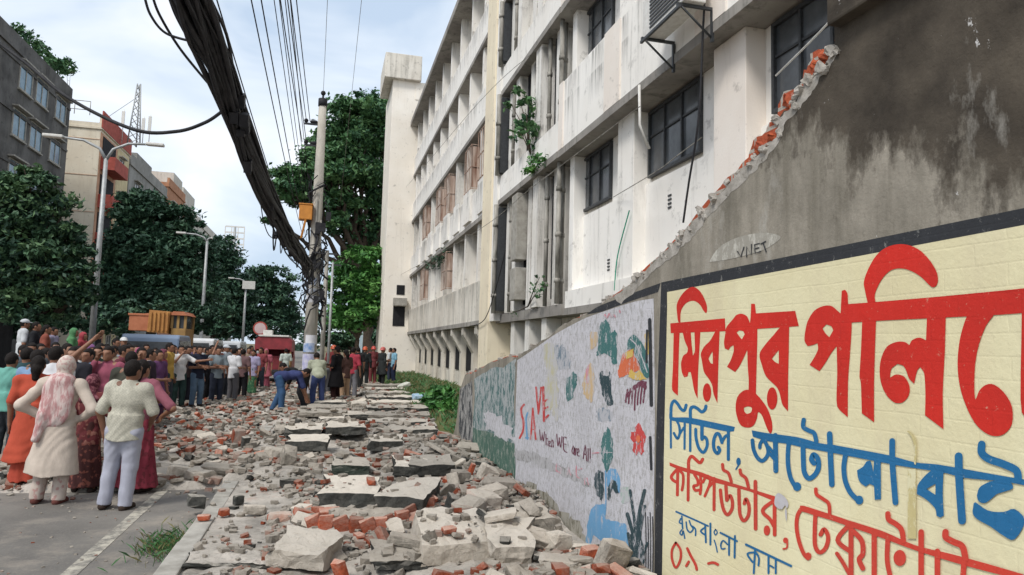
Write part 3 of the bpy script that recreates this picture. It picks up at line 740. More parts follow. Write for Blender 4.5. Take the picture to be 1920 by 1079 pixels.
for w, *q in ((52, (85, 330), (100, 450), (150, 560), (212, 608), (268, 568), (298, 500), (288, 420), (245, 330)), (46, (240, 300), (192, 375), (185, 428)), (46, (300, 490), (350, 545), (400, 600)), (38, (310, 420), (372, 505)), (68, (395, 265), (402, 740)),
              (60, (575, 385), (565, 520), (570, 680), (600, 830), (650, 930)), (68, (770, 420), (775, 600), (788, 760), (850, 845), (935, 790), (980, 690), (968, 575), (912, 525), (885, 590), (920, 640)), (60, (780, 55), (775, 150), (850, 200), (920, 235), (950, 340)), (76, (1130, 245), (1142, 560), (1160, 925))): b.st(U2, w, *q)
b.poly(U2, ell((690, 955), 55, 60), sm=False)
b.poly(T4, [(-10, 263), (400, 340), (565, 385), (720, 400), (1165, 478), (1330, 506), (1330, 545), (1165, 515), (900, 490), (760, 455), (565, 425), (440, 405), (-10, 318)], sm=False)
b.st(T4, 34, (97, 335), (86, 420), (96, 510), (130, 588), (180, 640)); b.poly(T4, ell((190, 640), 27, 30), sm=False)
b.poly(T4, [(175, 440), (215, 415), (240, 380), (265, 375), (275, 400), (285, 450), (290, 375), (335, 375), (337, 635), (295, 638), (290, 545), (260, 530), (235, 550), (200, 525), (182, 490)], sm=False)
b.st(T4, 40, (413, 242), (415, 400), (435, 655))
b.poly(T4, [(760, 440), (755, 600), (762, 745), (738, 758), (712, 745), (705, 700), (660, 650), (610, 615), (580, 600), (585, 540), (640, 470), (700, 425)], [[(705, 530), (705, 605), (675, 585), (645, 565)]], sm=False)
b.st(T4, 54, (862, 345), (866, 500), (885, 778))
b.st(T4, 52, (1018, 265), (1018, 320), (1065, 362), (1165, 398), (1250, 440), (1265, 500))
b.poly(T4, [(985, 610), (1000, 560), (1040, 530), (1100, 510), (1200, 515), (1230, 560), (1165, 585), (1120, 600), (1085, 630), (1040, 660), (1000, 650)])
b.poly(T4, [(960, 690), (975, 655), (1060, 710), (1165, 720), (1240, 700), (1310, 780), (1240, 905), (1165, 880), (1080, 820), (990, 770), (958, 730)])
b.done('blue_line', M['bluepaint'])
# third line, red
c = Paint(XWALL - .0018)
c.poly(U3, [(35, 110), (170, 160), (420, 230), (560, 285), (1310, 520), (1290, 575), (1000, 460), (720, 385), (560, 345), (400, 275), (180, 210), (40, 150)], sm=False)
for w, *q in ((36, (130, 190), (62, 270), (75, 318), (132, 352)), (36, (135, 195), (130, 498)), (33, (148, 205), (195, 250), (200, 350), (186, 440)), (38, (265, 195), (266, 90), (300, 38), (345, 72), (400, 115), (432, 72)), (35, (262, 190), (258, 560)),
              (34, (335, 255), (372, 320), (372, 378), (325, 392), (342, 440), (390, 440)), (34, (405, 260), (412, 400), (402, 485)), (32, (436, 345), (478, 272), (520, 300), (512, 380), (458, 512)), (28, (512, 400), (560, 345)), (36, (570, 300), (568, 675)),
              (40, (645, 440), (660, 580), (690, 690), (735, 732), (783, 660), (785, 565), (758, 505), (722, 560)), (40, (710, 390), (720, 560)), (37, (670, 135), (682, 200), (740, 238), (775, 340)), (41, (865, 430), (870, 620), (882, 740), (925, 805), (978, 740), (985, 625), (950, 545), (930, 600)), (39, (880, 200), (892, 252), (950, 302), (980, 410)),
              (45, (1062, 340), (1065, 900)), (45, (1290, 545), (1292, 970)), (44, (1285, 565), (1165, 655), (1160, 715), (1235, 785), (1285, 870))): c.st(U3, w, *q)
c.poly(U3, ell((1200, 920), 38, 60), sm=False)
for w, *q in ((34, (140, 522), (205, 622), (205, 760), (140, 880), (85, 760), (85, 622), (138, 522)), (38, (305, 605), (350, 700), (420, 830), (440, 905)), (36, (325, 795), (290, 855)), (38, (610, 820), (680, 808), (745, 835))): c.st(U4, w, *q)
c.poly(T3, ell((790, 922), 16, 18), sm=False); c.st(T3, 11, (800, 930), (798, 968), (775, 976))
c.st(T3, 25, (895, 715), (866, 765), (860, 840), (876, 930), (905, 1005), (932, 1036)); c.poly(T3, ell((934, 1022), 20, 24), sm=False)
c.poly(T3, [(880, 703), (905, 703), (1146, 780), (1190, 796), (1190, 832), (1146, 815), (890, 738)], sm=False)
c.st(T3, 27, (980, 750), (975, 860), (978, 955), (1006, 998), (1045, 968), (1060, 900), (1035, 852), (1012, 885)); c.st(T3, 23, (982, 598), (988, 632), (1030, 662), (1064, 692), (1070, 765))
c.poly(T4, [(-10, 737), (350, 850), (570, 945), (800, 1000), (1040, 1065), (1330, 1150), (1330, 1190), (900, 1080), (560, 975), (330, 890), (-10, 772)], sm=False)
c.st(T4, 32, (120, 810), (45, 910), (135, 990)); c.st(T4, 34, (135, 800), (135, 1180)); c.st(T4, 34, (150, 850), (208, 915), (215, 1000), (190, 1040), (215, 1100)); c.st(T4, 26, (40, 1000), (80, 1060), (130, 1150))
c.st(T4, 36, (292, 870), (292, 1180)); c.st(T4, 33, (385, 890), (380, 1040), (400, 1150)); c.poly(T4, ell((465, 1030), 42, 54), sm=False); c.st(T4, 36, (385, 732), (392, 772), (440, 802), (478, 842), (490, 915))
c.st(T4, 38, (610, 855), (610, 1180)); c.st(T4, 43, (775, 855), (778, 892), (830, 922), (888, 952), (910, 1035)); c.st(T4, 38, (900, 1060), (890, 1200)); c.st(T4, 38, (720, 985), (720, 1190))
c.done('orange_red_line', M['red2'])
# small blue line
d = Paint(XWALL - .0020)
for w, *q in ((25, (140, 75), (400, 190), (600, 282)), (22, (205, 175), (188, 230), (225, 252), (230, 300)), (22, (222, 140), (235, 320)), (20, (222, 335), (195, 380), (225, 412), (242, 350), (265, 458)), (22, (285, 225), (300, 330), (345, 372), (385, 322), (350, 262), (330, 205)), (22, (378, 285), (420, 330), (420, 418)),
              (25, (560, 300), (495, 355), (562, 412)), (27, (560, 270), (570, 518)), (28, (635, 245), (635, 548)), (17, (710, 332), (734, 370), (710, 410), (688, 370), (708, 332)), (19, (690, 485), (715, 560), (735, 655)), (27, (780, 378), (1020, 500)), (22, (882, 545), (820, 492), (786, 550), (800, 608), (845, 606)), (27, (905, 450), (905, 698)), (29, (990, 425), (985, 735)),
              (33, (1150, 548), (1450, 690), (1800, 858)), (28, (1290, 660), (1172, 682), (1245, 800)), (29, (1280, 630), (1262, 960)), (27, (1300, 670), (1336, 740), (1330, 850)), (29, (1475, 720), (1475, 960)), (29, (1580, 770), (1580, 960)), (24, (1500, 850), (1550, 880))): d.st(U4, w, *q)
d.done('small_blue_line', M['bluepaint'])
# paint loss and a seam on the sign
s = Paint(XWALL - .0075); s.poly(T3, [(728, 640), (750, 622), (790, 650), (812, 690), (800, 720), (790, 700), (770, 725), (740, 715), (722, 690)]); s.poly(T3, [(790, 715), (802, 740), (800, 800), (790, 760)]); s.done('paint_loss', mural('grey_scuff', (.50, .48, .50), .5))
s = Paint(XWALL - .0075); s.poly(T4, [(515, 175), (535, 178), (578, 240), (578, 390), (562, 385), (568, 300), (545, 215)]); s.poly(T4, [(520, 430), (575, 430), (578, 900), (520, 900)], sm=False); s.done('seam', mural('ochre_seam', (.56, .48, .24), .4, (.7, .66, .45), 3))

# mural: flaking white ground ------------------------------------------------
g = Paint(XWALL - .0012)
g.poly(ID, [(1226, 560), (1190, 566), (1140, 582), (1100, 596), (1068, 612), (1040, 628), (1014, 646), (988, 664), (970, 676), (966, 800), (963, 930), (1010, 1000), (1060, 1060), (1120, 1140), (1222, 1180), (1228, 800)], sm=False)
g.done('mural_ground', M['muralbase'])
L = Paint(XWALL - .003)
L.st(TA, 17, (103, 310), (80, 345), (84, 400), (98, 450), (94, 530), (66, 592)); L.st(TA, 15, (160, 600), (178, 342)); L.st(TA, 15, (178, 342), (202, 602)); L.st(TA, 10, (166, 520), (194, 520))
L.st(TA, 16, (205, 165), (226, 388)); L.st(TA, 13, (226, 388), (248, 165)); L.st(TA, 20, (266, 165), (272, 450)); L.st(TA, 15, (270, 290), (298, 268)); L.st(TA, 15, (272, 345), (305, 330)); L.st(TA, 17, (272, 440), (308, 400)); L.done('save_lettering', M['mred'])
L = Paint(XWALL - .003); L.st(TA, 15, (134, 380), (120, 430), (126, 540), (132, 600)); L.st(TA, 15, (118, 590), (140, 590)); L.done('blue_letter', M['mblue'])
L = Paint(XWALL - .0032)
for q in ([(235, 522), (246, 612), (256, 548)], [(256, 548), (266, 618), (276, 540)], [(288, 560), (290, 650)], [(290, 600), (304, 600), (306, 655)], [(318, 640), (328, 625), (314, 620), (314, 655), (328, 660)], [(336, 668), (338, 610), (350, 625), (350, 668)],
          [(380, 560), (390, 660), (402, 590)], [(402, 590), (412, 670), (424, 580)], [(462, 590), (436, 590), (440, 690), (464, 712)], [(438, 640), (458, 645)], [(520, 660), (508, 700), (522, 725), (528, 670), (530, 735)], [(538, 680), (538, 735)], [(538, 695), (548, 680)], [(554, 715), (568, 705), (562, 680), (552, 700), (556, 738), (570, 742)],
          [(604, 765), (620, 650), (634, 785)], [(610, 725), (630, 730)], [(645, 680), (646, 790)], [(662, 680), (664, 798)]):
    L.st(TA, 8, *q)
L.done('slogan', M['mmaroon'])
L = Paint(XWALL - .0032)
for q in ([(380, 810), (372, 860), (400, 880)], [(395, 830), (415, 850), (410, 890)], [(545, 830), (548, 910), (575, 930)], [(560, 860), (590, 850)], [(615, 930), (618, 980)], [(635, 930), (650, 985)], [(680, 720), (735, 715)], [(480, 840), (470, 900)], [(485, 860), (500, 905)]): L.st(TA, 11, *q)
for q in ([(270, 150), (290, 175), (310, 140), (330, 170), (350, 150), (365, 170)], [(405, 110), (410, 130)]): L.st(TB, 14, *q)
L.done('faded_pink_lettering', M['mpink'])
def leaf(T, pts, nm, mat, x=XWALL - .003, sm=True):
    p = Paint(x); p.poly(T, pts, sm=sm); return p.done(nm, M[mat])
def ragged(pts, amp, n=5):
    P = jag(list(pts) + [pts[0]], n, amp); return P[:-1]
leaf(TB, ragged([(190, 520), (200, 470), (215, 260), (240, 215), (280, 190), (310, 240), (330, 320), (365, 290), (385, 340), (380, 600), (340, 610), (325, 540), (260, 500), (215, 530)], 7), 'painted_foliage', 'mteal', sm=False)
leaf(TB, ragged([(222, 680), (250, 660), (255, 710), (300, 710), (315, 670), (330, 720), (325, 850), (345, 980), (300, 990), (250, 900), (225, 780)], 6), 'painted_leaf', 'mdark', sm=False)
leaf(TA, ragged([(455, 90), (490, 70), (520, 30), (545, 60), (550, 140), (520, 200), (515, 250), (470, 290), (458, 200)], 6), 'painted_leaf', 'mteal', sm=False)
leaf(TB, ragged([(60, 780), (90, 680), (130, 590), (170, 620), (175, 800), (165, 900), (140, 960), (100, 920), (70, 880)], 8), 'painted_flower', 'mochre', sm=False)
leaf(TB, ragged([(95, 660), (125, 600), (120, 780), (100, 790)], 5), 'painted_stem', 'mpink', XWALL - .0036, sm=False)
leaf(TB, ragged([(125, 470), (140, 310), (200, 310), (205, 400), (180, 450), (140, 475)], 6), 'painted_flower', 'mochre', sm=False)
leaf(TA, ragged([(345, 100), (380, 80), (400, 200), (380, 300), (410, 400), (385, 460), (345, 400), (340, 250)], 9), 'painted_stalk', 'mpale', sm=False)
leaf(TA, ragged([(300, 0), (420, 10), (500, 0), (540, -60), (480, -180), (360, -120), (290, -60)], 12), 'painted_foliage', 'mdark', XWALL - .0021, sm=False) if False else None
leaf(TB, [(470, 470), (475, 400), (510, 345), (540, 335), (590, 380), (640, 470), (665, 570), (680, 690), (660, 735), (620, 700), (590, 620), (550, 530), (520, 470)], 'painted_leaf', 'mteal')
v = Paint(XWALL - .0045); v.st(TB, 9, (505, 375), (560, 430), (610, 540), (660, 680)); v.done('leaf_vein', M['muralbase'])
leaf(TB, ragged([(440, 500), (530, 460), (535, 520), (590, 600), (590, 660), (500, 690), (400, 735), (385, 690), (400, 620)], 4), 'painted_flower', 'morange', sm=False)
leaf(TB, ragged([(485, 720), (510, 650), (560, 690), (590, 650), (630, 720), (655, 745), (560, 755)], 5), 'painted_petal', 'myellow', XWALL - .0046, sm=False)
leaf(TB, ragged([(455, 500), (500, 480), (532, 460), (530, 530), (470, 560)], 5), 'painted_petal', 'myellow', XWALL - .0046, sm=False)
leaf(TB, ragged([(630, 340), (650, 300), (690, 310), (680, 480), (665, 530), (640, 450)], 5), 'painted_petal', 'myellow', sm=False)
v = Paint(XWALL - .003); v.poly(TB, ragged([(450, 950), (470, 880), (530, 800), (600, 755), (655, 765), (650, 840), (600, 810), (520, 850)], 4), sm=False)
for q in range(7): x = 465 + q * 27; v.st(TB, 15, (x + 12, 840 - q * 6), (x, 900), (x - 4, 985 - abs(q - 3) * 10 + (40 if q == 3 else 0)))
v.done('painted_fringe', M['mmaroon'])
v = Paint(XWALL - .003)
for a in range(5):
    t = -math.pi / 2 + a * 2 * math.pi / 5; v.poly(TC, [(455 + 52 * math.cos(t) * .62 + 26 * random.uniform(.6, 1.15) * math.cos(q), 175 + 78 * math.sin(t) + 46 * random.uniform(.7, 1.2) * math.sin(q)) for q in np.linspace(0, 2 * math.pi, 14)[:-1]], sm=False)
v.done('painted_flower', M['mred'])
leaf(TC, ell((455, 168), 16, 28), 'painted_flower_eye', 'morange', XWALL - .006)
leaf(TC, ragged([(185, 190), (200, 130), (220, 110), (232, 80), (250, 110), (268, 180), (272, 300), (240, 380), (225, 410), (195, 330), (185, 260)], 4), 'painted_leaf', 'mteal', XWALL - .004, sm=False)
v = Paint(XWALL - .005); v.st(TC, 5, (190, 262), (265, 266)); v.st(TC, 5, (228, 250), (228, 275)); v.done('leaf_vein', M['muralbase'])
leaf(TC, ragged([(222, 420), (250, 380), (290, 385), (320, 450), (318, 560), (280, 520), (250, 540), (225, 500)], 4), 'painted_sky_patch', 'mblue', sm=False)
leaf(TC, ragged([(75, 930), (80, 800), (110, 680), (150, 640), (210, 640), (215, 740), (260, 760), (360, 780), (390, 900), (405, 1060), (330, 1040), (210, 940), (130, 860), (110, 930)], 6), 'painted_water', 'mblue', sm=False)
leaf(TC, ragged([(135, 480), (140, 420), (170, 390), (200, 410), (205, 560), (190, 620), (150, 570)], 5), 'painted_leaf', 'mdark', XWALL - .0042, sm=False)
leaf(TC, ragged([(228, 600), (235, 520), (260, 460), (290, 470), (315, 560), (290, 560), (265, 520), (245, 620)], 5), 'painted_leaf', 'mdark', XWALL - .0042, sm=False)
v = Paint(XWALL - .0034); v.st(TC, 9, (215, 400), (218, 640), (205, 780)); v.done('painted_stem', M['mblue'])
v = Paint(XWALL - .0048)
for w, *q in ((26, (440, 1100), (425, 900), (375, 710)), (20, (450, 1100), (430, 800), (395, 540)), (24, (455, 1100), (450, 780), (500, 540)), (24, (460, 1100), (465, 850), (500, 655)), (18, (470, 1100), (490, 1000), (520, 920)), (20, (440, 1100), (400, 960), (380, 850))): v.st(TC, w, *q)
v.poly(TC, ragged([(395, 860), (470, 830), (500, 1000), (490, 1180), (410, 1180)], 6), sm=False); v.done('painted_reeds', M['mdark'])
v = Paint(XWALL - .0034)
for q in range(4): x = 505 + q * 17; v.st(TC, 7, (x, 700 + 30 * (q % 2)), (x + 4, 900), (x + 2, 1180))
for w, *q in ((16, (1219, 600), (1221, 700), (1222, 760)), (10, (1214, 620), (1213, 680)), (12, (1220, 820), (1222, 880))): v.st(ID, w * .4, *q)
v.done('grey_smear', M['blackpaint'])
leaf(TA, ragged([(290, -120), (360, -170), (420, -200), (470, -150), (500, -60), (480, 10), (420, 20), (330, 0), (290, -40)], 14, 7), 'faded_foliage', 'mfade', XWALL - .0021, sm=False)
leaf(ID, ragged([(1020, 650), (1034, 640), (1045, 700), (1040, 760), (1026, 770)], 5), 'faded_stalk', 'mpale', XWALL - .0022, sm=False)
leaf(ID, ragged([(1118, 770), (1132, 764), (1150, 772), (1148, 790), (1120, 790)], 3), 'grey_smudge', 'mfade', XWALL - .0022, sm=False)
leaf(TC, ragged([(330, 520), (380, 510), (400, 560), (390, 620), (340, 640), (320, 580)], 8), 'pale_green_smear', 'mfade2', XWALL - .0028, sm=False)
# moss along the foot of the mural and a dirt line
v = Paint(XWALL - .0028); v.poly(ID, ragged([(962, 905), (990, 905), (1030, 930), (1060, 962), (1092, 985), (1100, 1030), (1120, 1100), (1060, 1100), (1000, 1020), (962, 960)], 6, 7), sm=False); v.done('moss_stain', M['moss'])
v = Paint(XWALL - .0026); v.poly(ID, ragged([(966, 842), (1010, 850), (1060, 878), (1105, 905), (1108, 916), (1060, 896), (1010, 872), (966, 862)], 4, 6), sm=False); v.done('dirt_line', mural('grey_dirt', (.26, .255, .245), .95, (.47, .46, .47), 7))
# teal stretch and the dark stretch beyond the mural
v = Paint(XWALL - .0013); v.poly(ID, ragged([(966, 690), (968, 672), (945, 690), (925, 690), (905, 700), (890, 712), (888, 820), (889, 860), (920, 895), (963, 935), (966, 800)], 2, 3), sm=False); v.done('teal_paint', M['drygreen'])
v = Paint(XWALL - .0025); v.poly(ID, ragged([(888, 802), (920, 812), (966, 832), (964, 940), (920, 900), (889, 866)], 2, 3), sm=False); v.done('green_dado', mural('green_dado_paint', (.075, .15, .115), .45, (.3, .32, .28)))
v = Paint(XWALL - .0027); v.poly(ID, ragged([(906, 785), (918, 770), (940, 782), (958, 802), (966, 830), (940, 822), (912, 806)], 6, 5), sm=False); v.done('paint_loss', M['muralbase'])
v = Paint(XWALL - .0014); v.poly(ID, ragged([(886, 712), (864, 730), (860, 800), (866, 838), (887, 852)], 2, 4), sm=False); v.done('dark_paint', mural('dark_flaking_paint', (.045, .05, .055), .7, (.4, .39, .37), 3))
# ------------------------------------------------------------------ figures: one continuous body each, garments as children
def rotx(a): c, s = math.cos(a), math.sin(a); return np.array([[1, 0, 0], [0, c, -s], [0, s, c]])
def rotz(a): c, s = math.cos(a), math.sin(a); return np.array([[c, -s, 0], [s, c, 0], [0, 0, 1]])
def sdf(prims, vox, k=.03, cut=None, disp=None, smooth=True):
    """prims: ('c',a,b,ra,rb) round cone, ('e',c,r,R) ellipsoid, ('s',z0,z1,(cx0,cy0,rx0,ry0),(cx1,cy1,rx1,ry1)) skirt. Returns verts, quads (surface nets)."""
    lo = np.full(3, 9.); hi = -lo; bb = []
    for p in prims:
        if p[0] == 'c':
            r = max(p[3], p[4]); a = np.minimum(p[1], p[2]) - r; b = np.maximum(p[1], p[2]) + r
        elif p[0] == 'e':
            r = np.max(p[2]) if p[3] is not None else np.array(p[2]); a = np.array(p[1]) - r; b = np.array(p[1]) + r
        else:
            (c0, c1, e0, f0), (c2, c3, e1, f1) = p[3], p[4]
            a = np.array([min(c0 - e0, c2 - e1), min(c1 - f0, c3 - f1), p[1]]); b = np.array([max(c0 + e0, c2 + e1), max(c1 + f0, c3 + f1), p[2]])
        bb.append((a, b)); lo = np.minimum(lo, a); hi = np.maximum(hi, b)
    lo = lo - 3 * vox; hi = hi + 3 * vox
    n = np.ceil((hi - lo) / vox).astype(int) + 1
    ax = [(lo[i] + vox * np.arange(n[i])).astype(np.float32) for i in range(3)]
    D = np.full(n, .5, np.float32)
    for p, (a, b) in zip(prims, bb):
        m = k + 2 * vox
        i0 = np.maximum(((a - m - lo) / vox).astype(int), 0); i1 = np.minimum(((b + m - lo) / vox).astype(int) + 2, n)
        X = ax[0][i0[0]:i1[0], None, None]; Y = ax[1][None, i0[1]:i1[1], None]; Z = ax[2][None, None, i0[2]:i1[2]]
        if p[0] == 'c':
            A, Bv = np.array(p[1]), np.array(p[2]); ab = Bv - A; L = max(ab @ ab, 1e-9)
            t = np.clip(((X - A[0]) * ab[0] + (Y - A[1]) * ab[1] + (Z - A[2]) * ab[2]) / L, 0, 1)
            d = np.sqrt((X - A[0] - t * ab[0]) ** 2 + (Y - A[1] - t * ab[1]) ** 2 + (Z - A[2] - t * ab[2]) ** 2) - (p[3] + (p[4] - p[3]) * t)
        elif p[0] == 'e':
            x, y, z = X - p[1][0], Y - p[1][1], Z - p[1][2]
            if p[3] is not None:
                R = p[3]; x, y, z = (R[0, 0] * x + R[1, 0] * y + R[2, 0] * z, R[0, 1] * x + R[1, 1] * y + R[2, 1] * z, R[0, 2] * x + R[1, 2] * y + R[2, 2] * z)
            r = p[2]; k0 = np.sqrt((x / r[0]) ** 2 + (y / r[1]) ** 2 + (z / r[2]) ** 2); k1 = np.sqrt((x / r[0] ** 2) ** 2 + (y / r[1] ** 2) ** 2 + (z / r[2] ** 2) ** 2) + 1e-6
            d = k0 * (k0 - 1) / k1
        else:
            t = np.clip((Z - p[1]) / (p[2] - p[1]), 0, 1); q0, q1 = p[3], p[4]
            cx = q0[0] + (q1[0] - q0[0]) * t; cy = q0[1] + (q1[1] - q0[1]) * t; rx = q0[2] + (q1[2] - q0[2]) * t; ry = q0[3] + (q1[3] - q0[3]) * t
            d = (np.sqrt(((X - cx) / rx) ** 2 + ((Y - cy) / ry) ** 2) - 1) * np.minimum(rx, ry)
            d = np.maximum(d, np.maximum(p[1] - Z, Z - p[2]))
        S = D[i0[0]:i1[0], i0[1]:i1[1], i0[2]:i1[2]]
        if k > 0:
            kk = p[5] if len(p) > 5 and p[0] == 'c' else k
            h = np.clip(.5 + .5 * (S - d) / kk, 0, 1); S[...] = S + (d - S) * h - kk * h * (1 - h)
        else: S[...] = np.minimum(S, d)
    G = (ax[0][:, None, None], ax[1][None, :, None], ax[2][None, None, :])
    if disp is not None: D = D + disp(*G)
    if cut is not None: D = np.maximum(D, cut(*G))
    D[0], D[-1] = .1, .1; D[:, 0], D[:, -1] = .1, .1; D[:, :, 0], D[:, :, -1] = .1, .1
    return nets(D, lo, vox)
def nets(D, lo, vox):
    ins = D < 0
    c = sum(ins[i:ins.shape[0] - 1 + i, j:ins.shape[1] - 1 + j, k:ins.shape[2] - 1 + k].astype(np.int8) for i in (0, 1) for j in (0, 1) for k in (0, 1))
    cells = np.argwhere((c > 0) & (c < 8))
    idx = np.full(c.shape, -1, np.int32); idx[tuple(cells.T)] = np.arange(len(cells))
    acc = np.zeros((len(cells), 3), np.float32); cnt = np.zeros(len(cells), np.float32)
    corners = [(i, j, k) for i in (0, 1) for j in (0, 1) for k in (0, 1)]
    val = {q: D[cells[:, 0] + q[0], cells[:, 1] + q[1], cells[:, 2] + q[2]] for q in corners}
    for a in corners:
        for axis in range(3):
            if a[axis]: continue
            b = list(a); b[axis] = 1; b = tuple(b)
            va, vb = val[a], val[b]; s = (va < 0) != (vb < 0)
            t = np.where(s, va / np.where(s, va - vb, 1), 0)
            P = np.tile(np.array(a, np.float32), (len(cells), 1)); P[:, axis] = t
            acc += P * s[:, None]; cnt += s
    V = lo + vox * (cells + acc / cnt[:, None])
    Q = []
    for axis in range(3):
        o = [q for q in range(3) if q != axis]
        sl0 = [slice(None)] * 3; sl1 = [slice(None)] * 3; sl0[axis] = slice(0, -1); sl1[axis] = slice(1, None)
        A, B = ins[tuple(sl0)], ins[tuple(sl1)]
        e = np.argwhere(A != B)
        e = e[(e[:, o[0]] > 0) & (e[:, o[1]] > 0) & (e[:, o[0]] < D.shape[o[0]] - 1) & (e[:, o[1]] < D.shape[o[1]] - 1)]
        q = []
        for (u, v) in ((-1, -1), (0, -1), (0, 0), (-1, 0)):
            w = e.copy(); w[:, o[0]] += u; w[:, o[1]] += v; q.append(idx[w[:, 0], w[:, 1], w[:, 2]])
        q = np.stack(q, 1); flip = ins[e[:, 0], e[:, 1], e[:, 2]] if axis != 1 else ~ins[e[:, 0], e[:, 1], e[:, 2]]
        q[~flip] = q[~flip][:, ::-1]; Q.append(q)
    return V, np.concatenate(Q)

_cl = {}
def cloth(c, pat=None, c2=None):
    mute = lambda q: q and tuple(.80 * x + .16 * (sum(q) / 3) for x in q)
    c, c2 = mute(c), mute(c2)
    key = (c, pat, c2)
    if key in _cl: return _cl[key]
    m = NM('cloth', .92, .12)
    a = m.ramp(m.noise(5, 4, .6), [(.3, tuple(x * .74 for x in c)), (.7, c)])
    if pat == 'speckle': a = m.mix(m.ramp(m.noise(34, 3, .6), [(.48, 0), (.56, .85)]), a, c2)
    elif pat == 'streak': a = m.mix(m.ramp(m.noise(13, 4, .65, (1.6, 1.6, .38)), [(.45, 0), (.56, .9)]), a, c2)
    elif pat == 'floral': a = m.mix(m.ramp(m.noise(17, 2, .5), [(.54, 0), (.6, .9)]), a, c2)
    elif pat == 'check':
        w = m.new('ShaderNodeTexChecker'); w.inputs['Scale'].default_value = 62; m.link(m.coord(), w.inputs['Vector']); w.inputs[1].default_value = C4((.2, .2, .2)); w.inputs[2].default_value = (1, 1, 1, 1)
        a = m.mix(m.math('MULTIPLY', w.outputs[1], .4), a, c2); a = m.mix(m.ramp(m.noise(48, 3, .6), [(.5, 0), (.6, .5)]), a, c2)
    m.base(a).bump(m.math('ADD', m.noise(16, 4, .6, (1, 1, .5)), m.math('MULTIPLY', m.noise(160, 2, .5), .15)), .35, .02)
    _cl[key] = m.m; return m.m
SKIN = [pm('skin', c, tuple(x * .8 for x in c), 14, .55, .35) for c in ((.26, .125, .075), (.19, .088, .052), (.33, .175, .115))]
HAIR = pm('black_hair', (.008, .006, .006), (.018, .014, .012), 60, .7, .15, .8, 90)
GREYHAIR = pm('grey_hair', (.10, .095, .09), (.05, .047, .045), 40, .6, .3, .5, 60)
EYEM = pm('dark_eye', (.012, .008, .007), None, 5, .2, .5)
ARM = dict(down=((.152, -.015, .64), (.158, .03, .475)), hip=((.235, -.05, .655), (.115, .035, .575)), phone=((.165, .10, .685), (.075, .075, .865)),
           up=((.20, .09, .93), (.30, .17, 1.10)), point=((.20, .10, .735), (.24, .33, .765)), fold=((.155, .035, .655), (-.03, .115, .675)), fold2=((.155, .035, .645), (-.02, .125, .645)),
           hold=((.15, .0, .645), (.075, .17, .64)), mouth=((.15, .10, .69), (.02, .10, .86)), back=((.16, -.06, .64), (.05, -.10, .545)), pocket=((.175, -.035, .645), (.125, .015, .505)), chin=((.14, .07, .66), (.04, .10, .80)))
def skeleton(H, bend=0, head=(0, 0), armL='down', armR='down', legs='stand', stoop=0):
    J = {}; P0 = np.array([0, 0, .53]); R = rotx(-bend); RH = R @ rotx(-head[0] + bend * .35) @ rotz(head[1])
    T = lambda p: P0 + R @ (np.array(p, float) - P0)
    J['T'] = T; J['R'] = R; J['RH'] = RH
    J['neck'] = T((0, -.008, .845)); J['hc'] = J['neck'] + (R @ np.array([0, .004, .02])) + RH @ np.array([0, .012, .068])
    for s, nm, arm in ((-1, 'L', armL), (1, 'R', armR)):
        sh = T((s * .108, -.005, .812))
        if isinstance(arm, str):
            el, ha = ARM[arm]; el = T((s * el[0], el[1], el[2])); ha = T((s * ha[0], ha[1], ha[2]))
        else: el, ha = np.array(arm[0], float), np.array(arm[1], float)
        J['sh' + nm], J['el' + nm], J['ha' + nm] = sh, el, ha
        hip = np.array([s * .053, 0, .515])
        if legs == 'stand': kn, an = (s * .062, .012, .285), (s * .068, -.012, .045)
        elif legs == 'wide': kn, an = (s * .085, .014, .285), (s * .112, -.012, .045)
        elif legs == 'stride': kn, an = (s * .06, .03 + s * .05, .285), (s * .062, s * .10 - .01, .045 + (.01 if s < 0 else 0))
        elif legs == 'bend': kn, an = (s * .075, .045, .285), (s * .085, -.012 + s * .05, .045)
        J['hip' + nm], J['kn' + nm], J['an' + nm] = hip, np.array(kn), np.array(an)
    for q in J:
        if q not in ('T', 'R', 'RH'): J[q] = J[q] * H
    J['T'] = lambda p: T(np.array(p, float)) * H
    return J
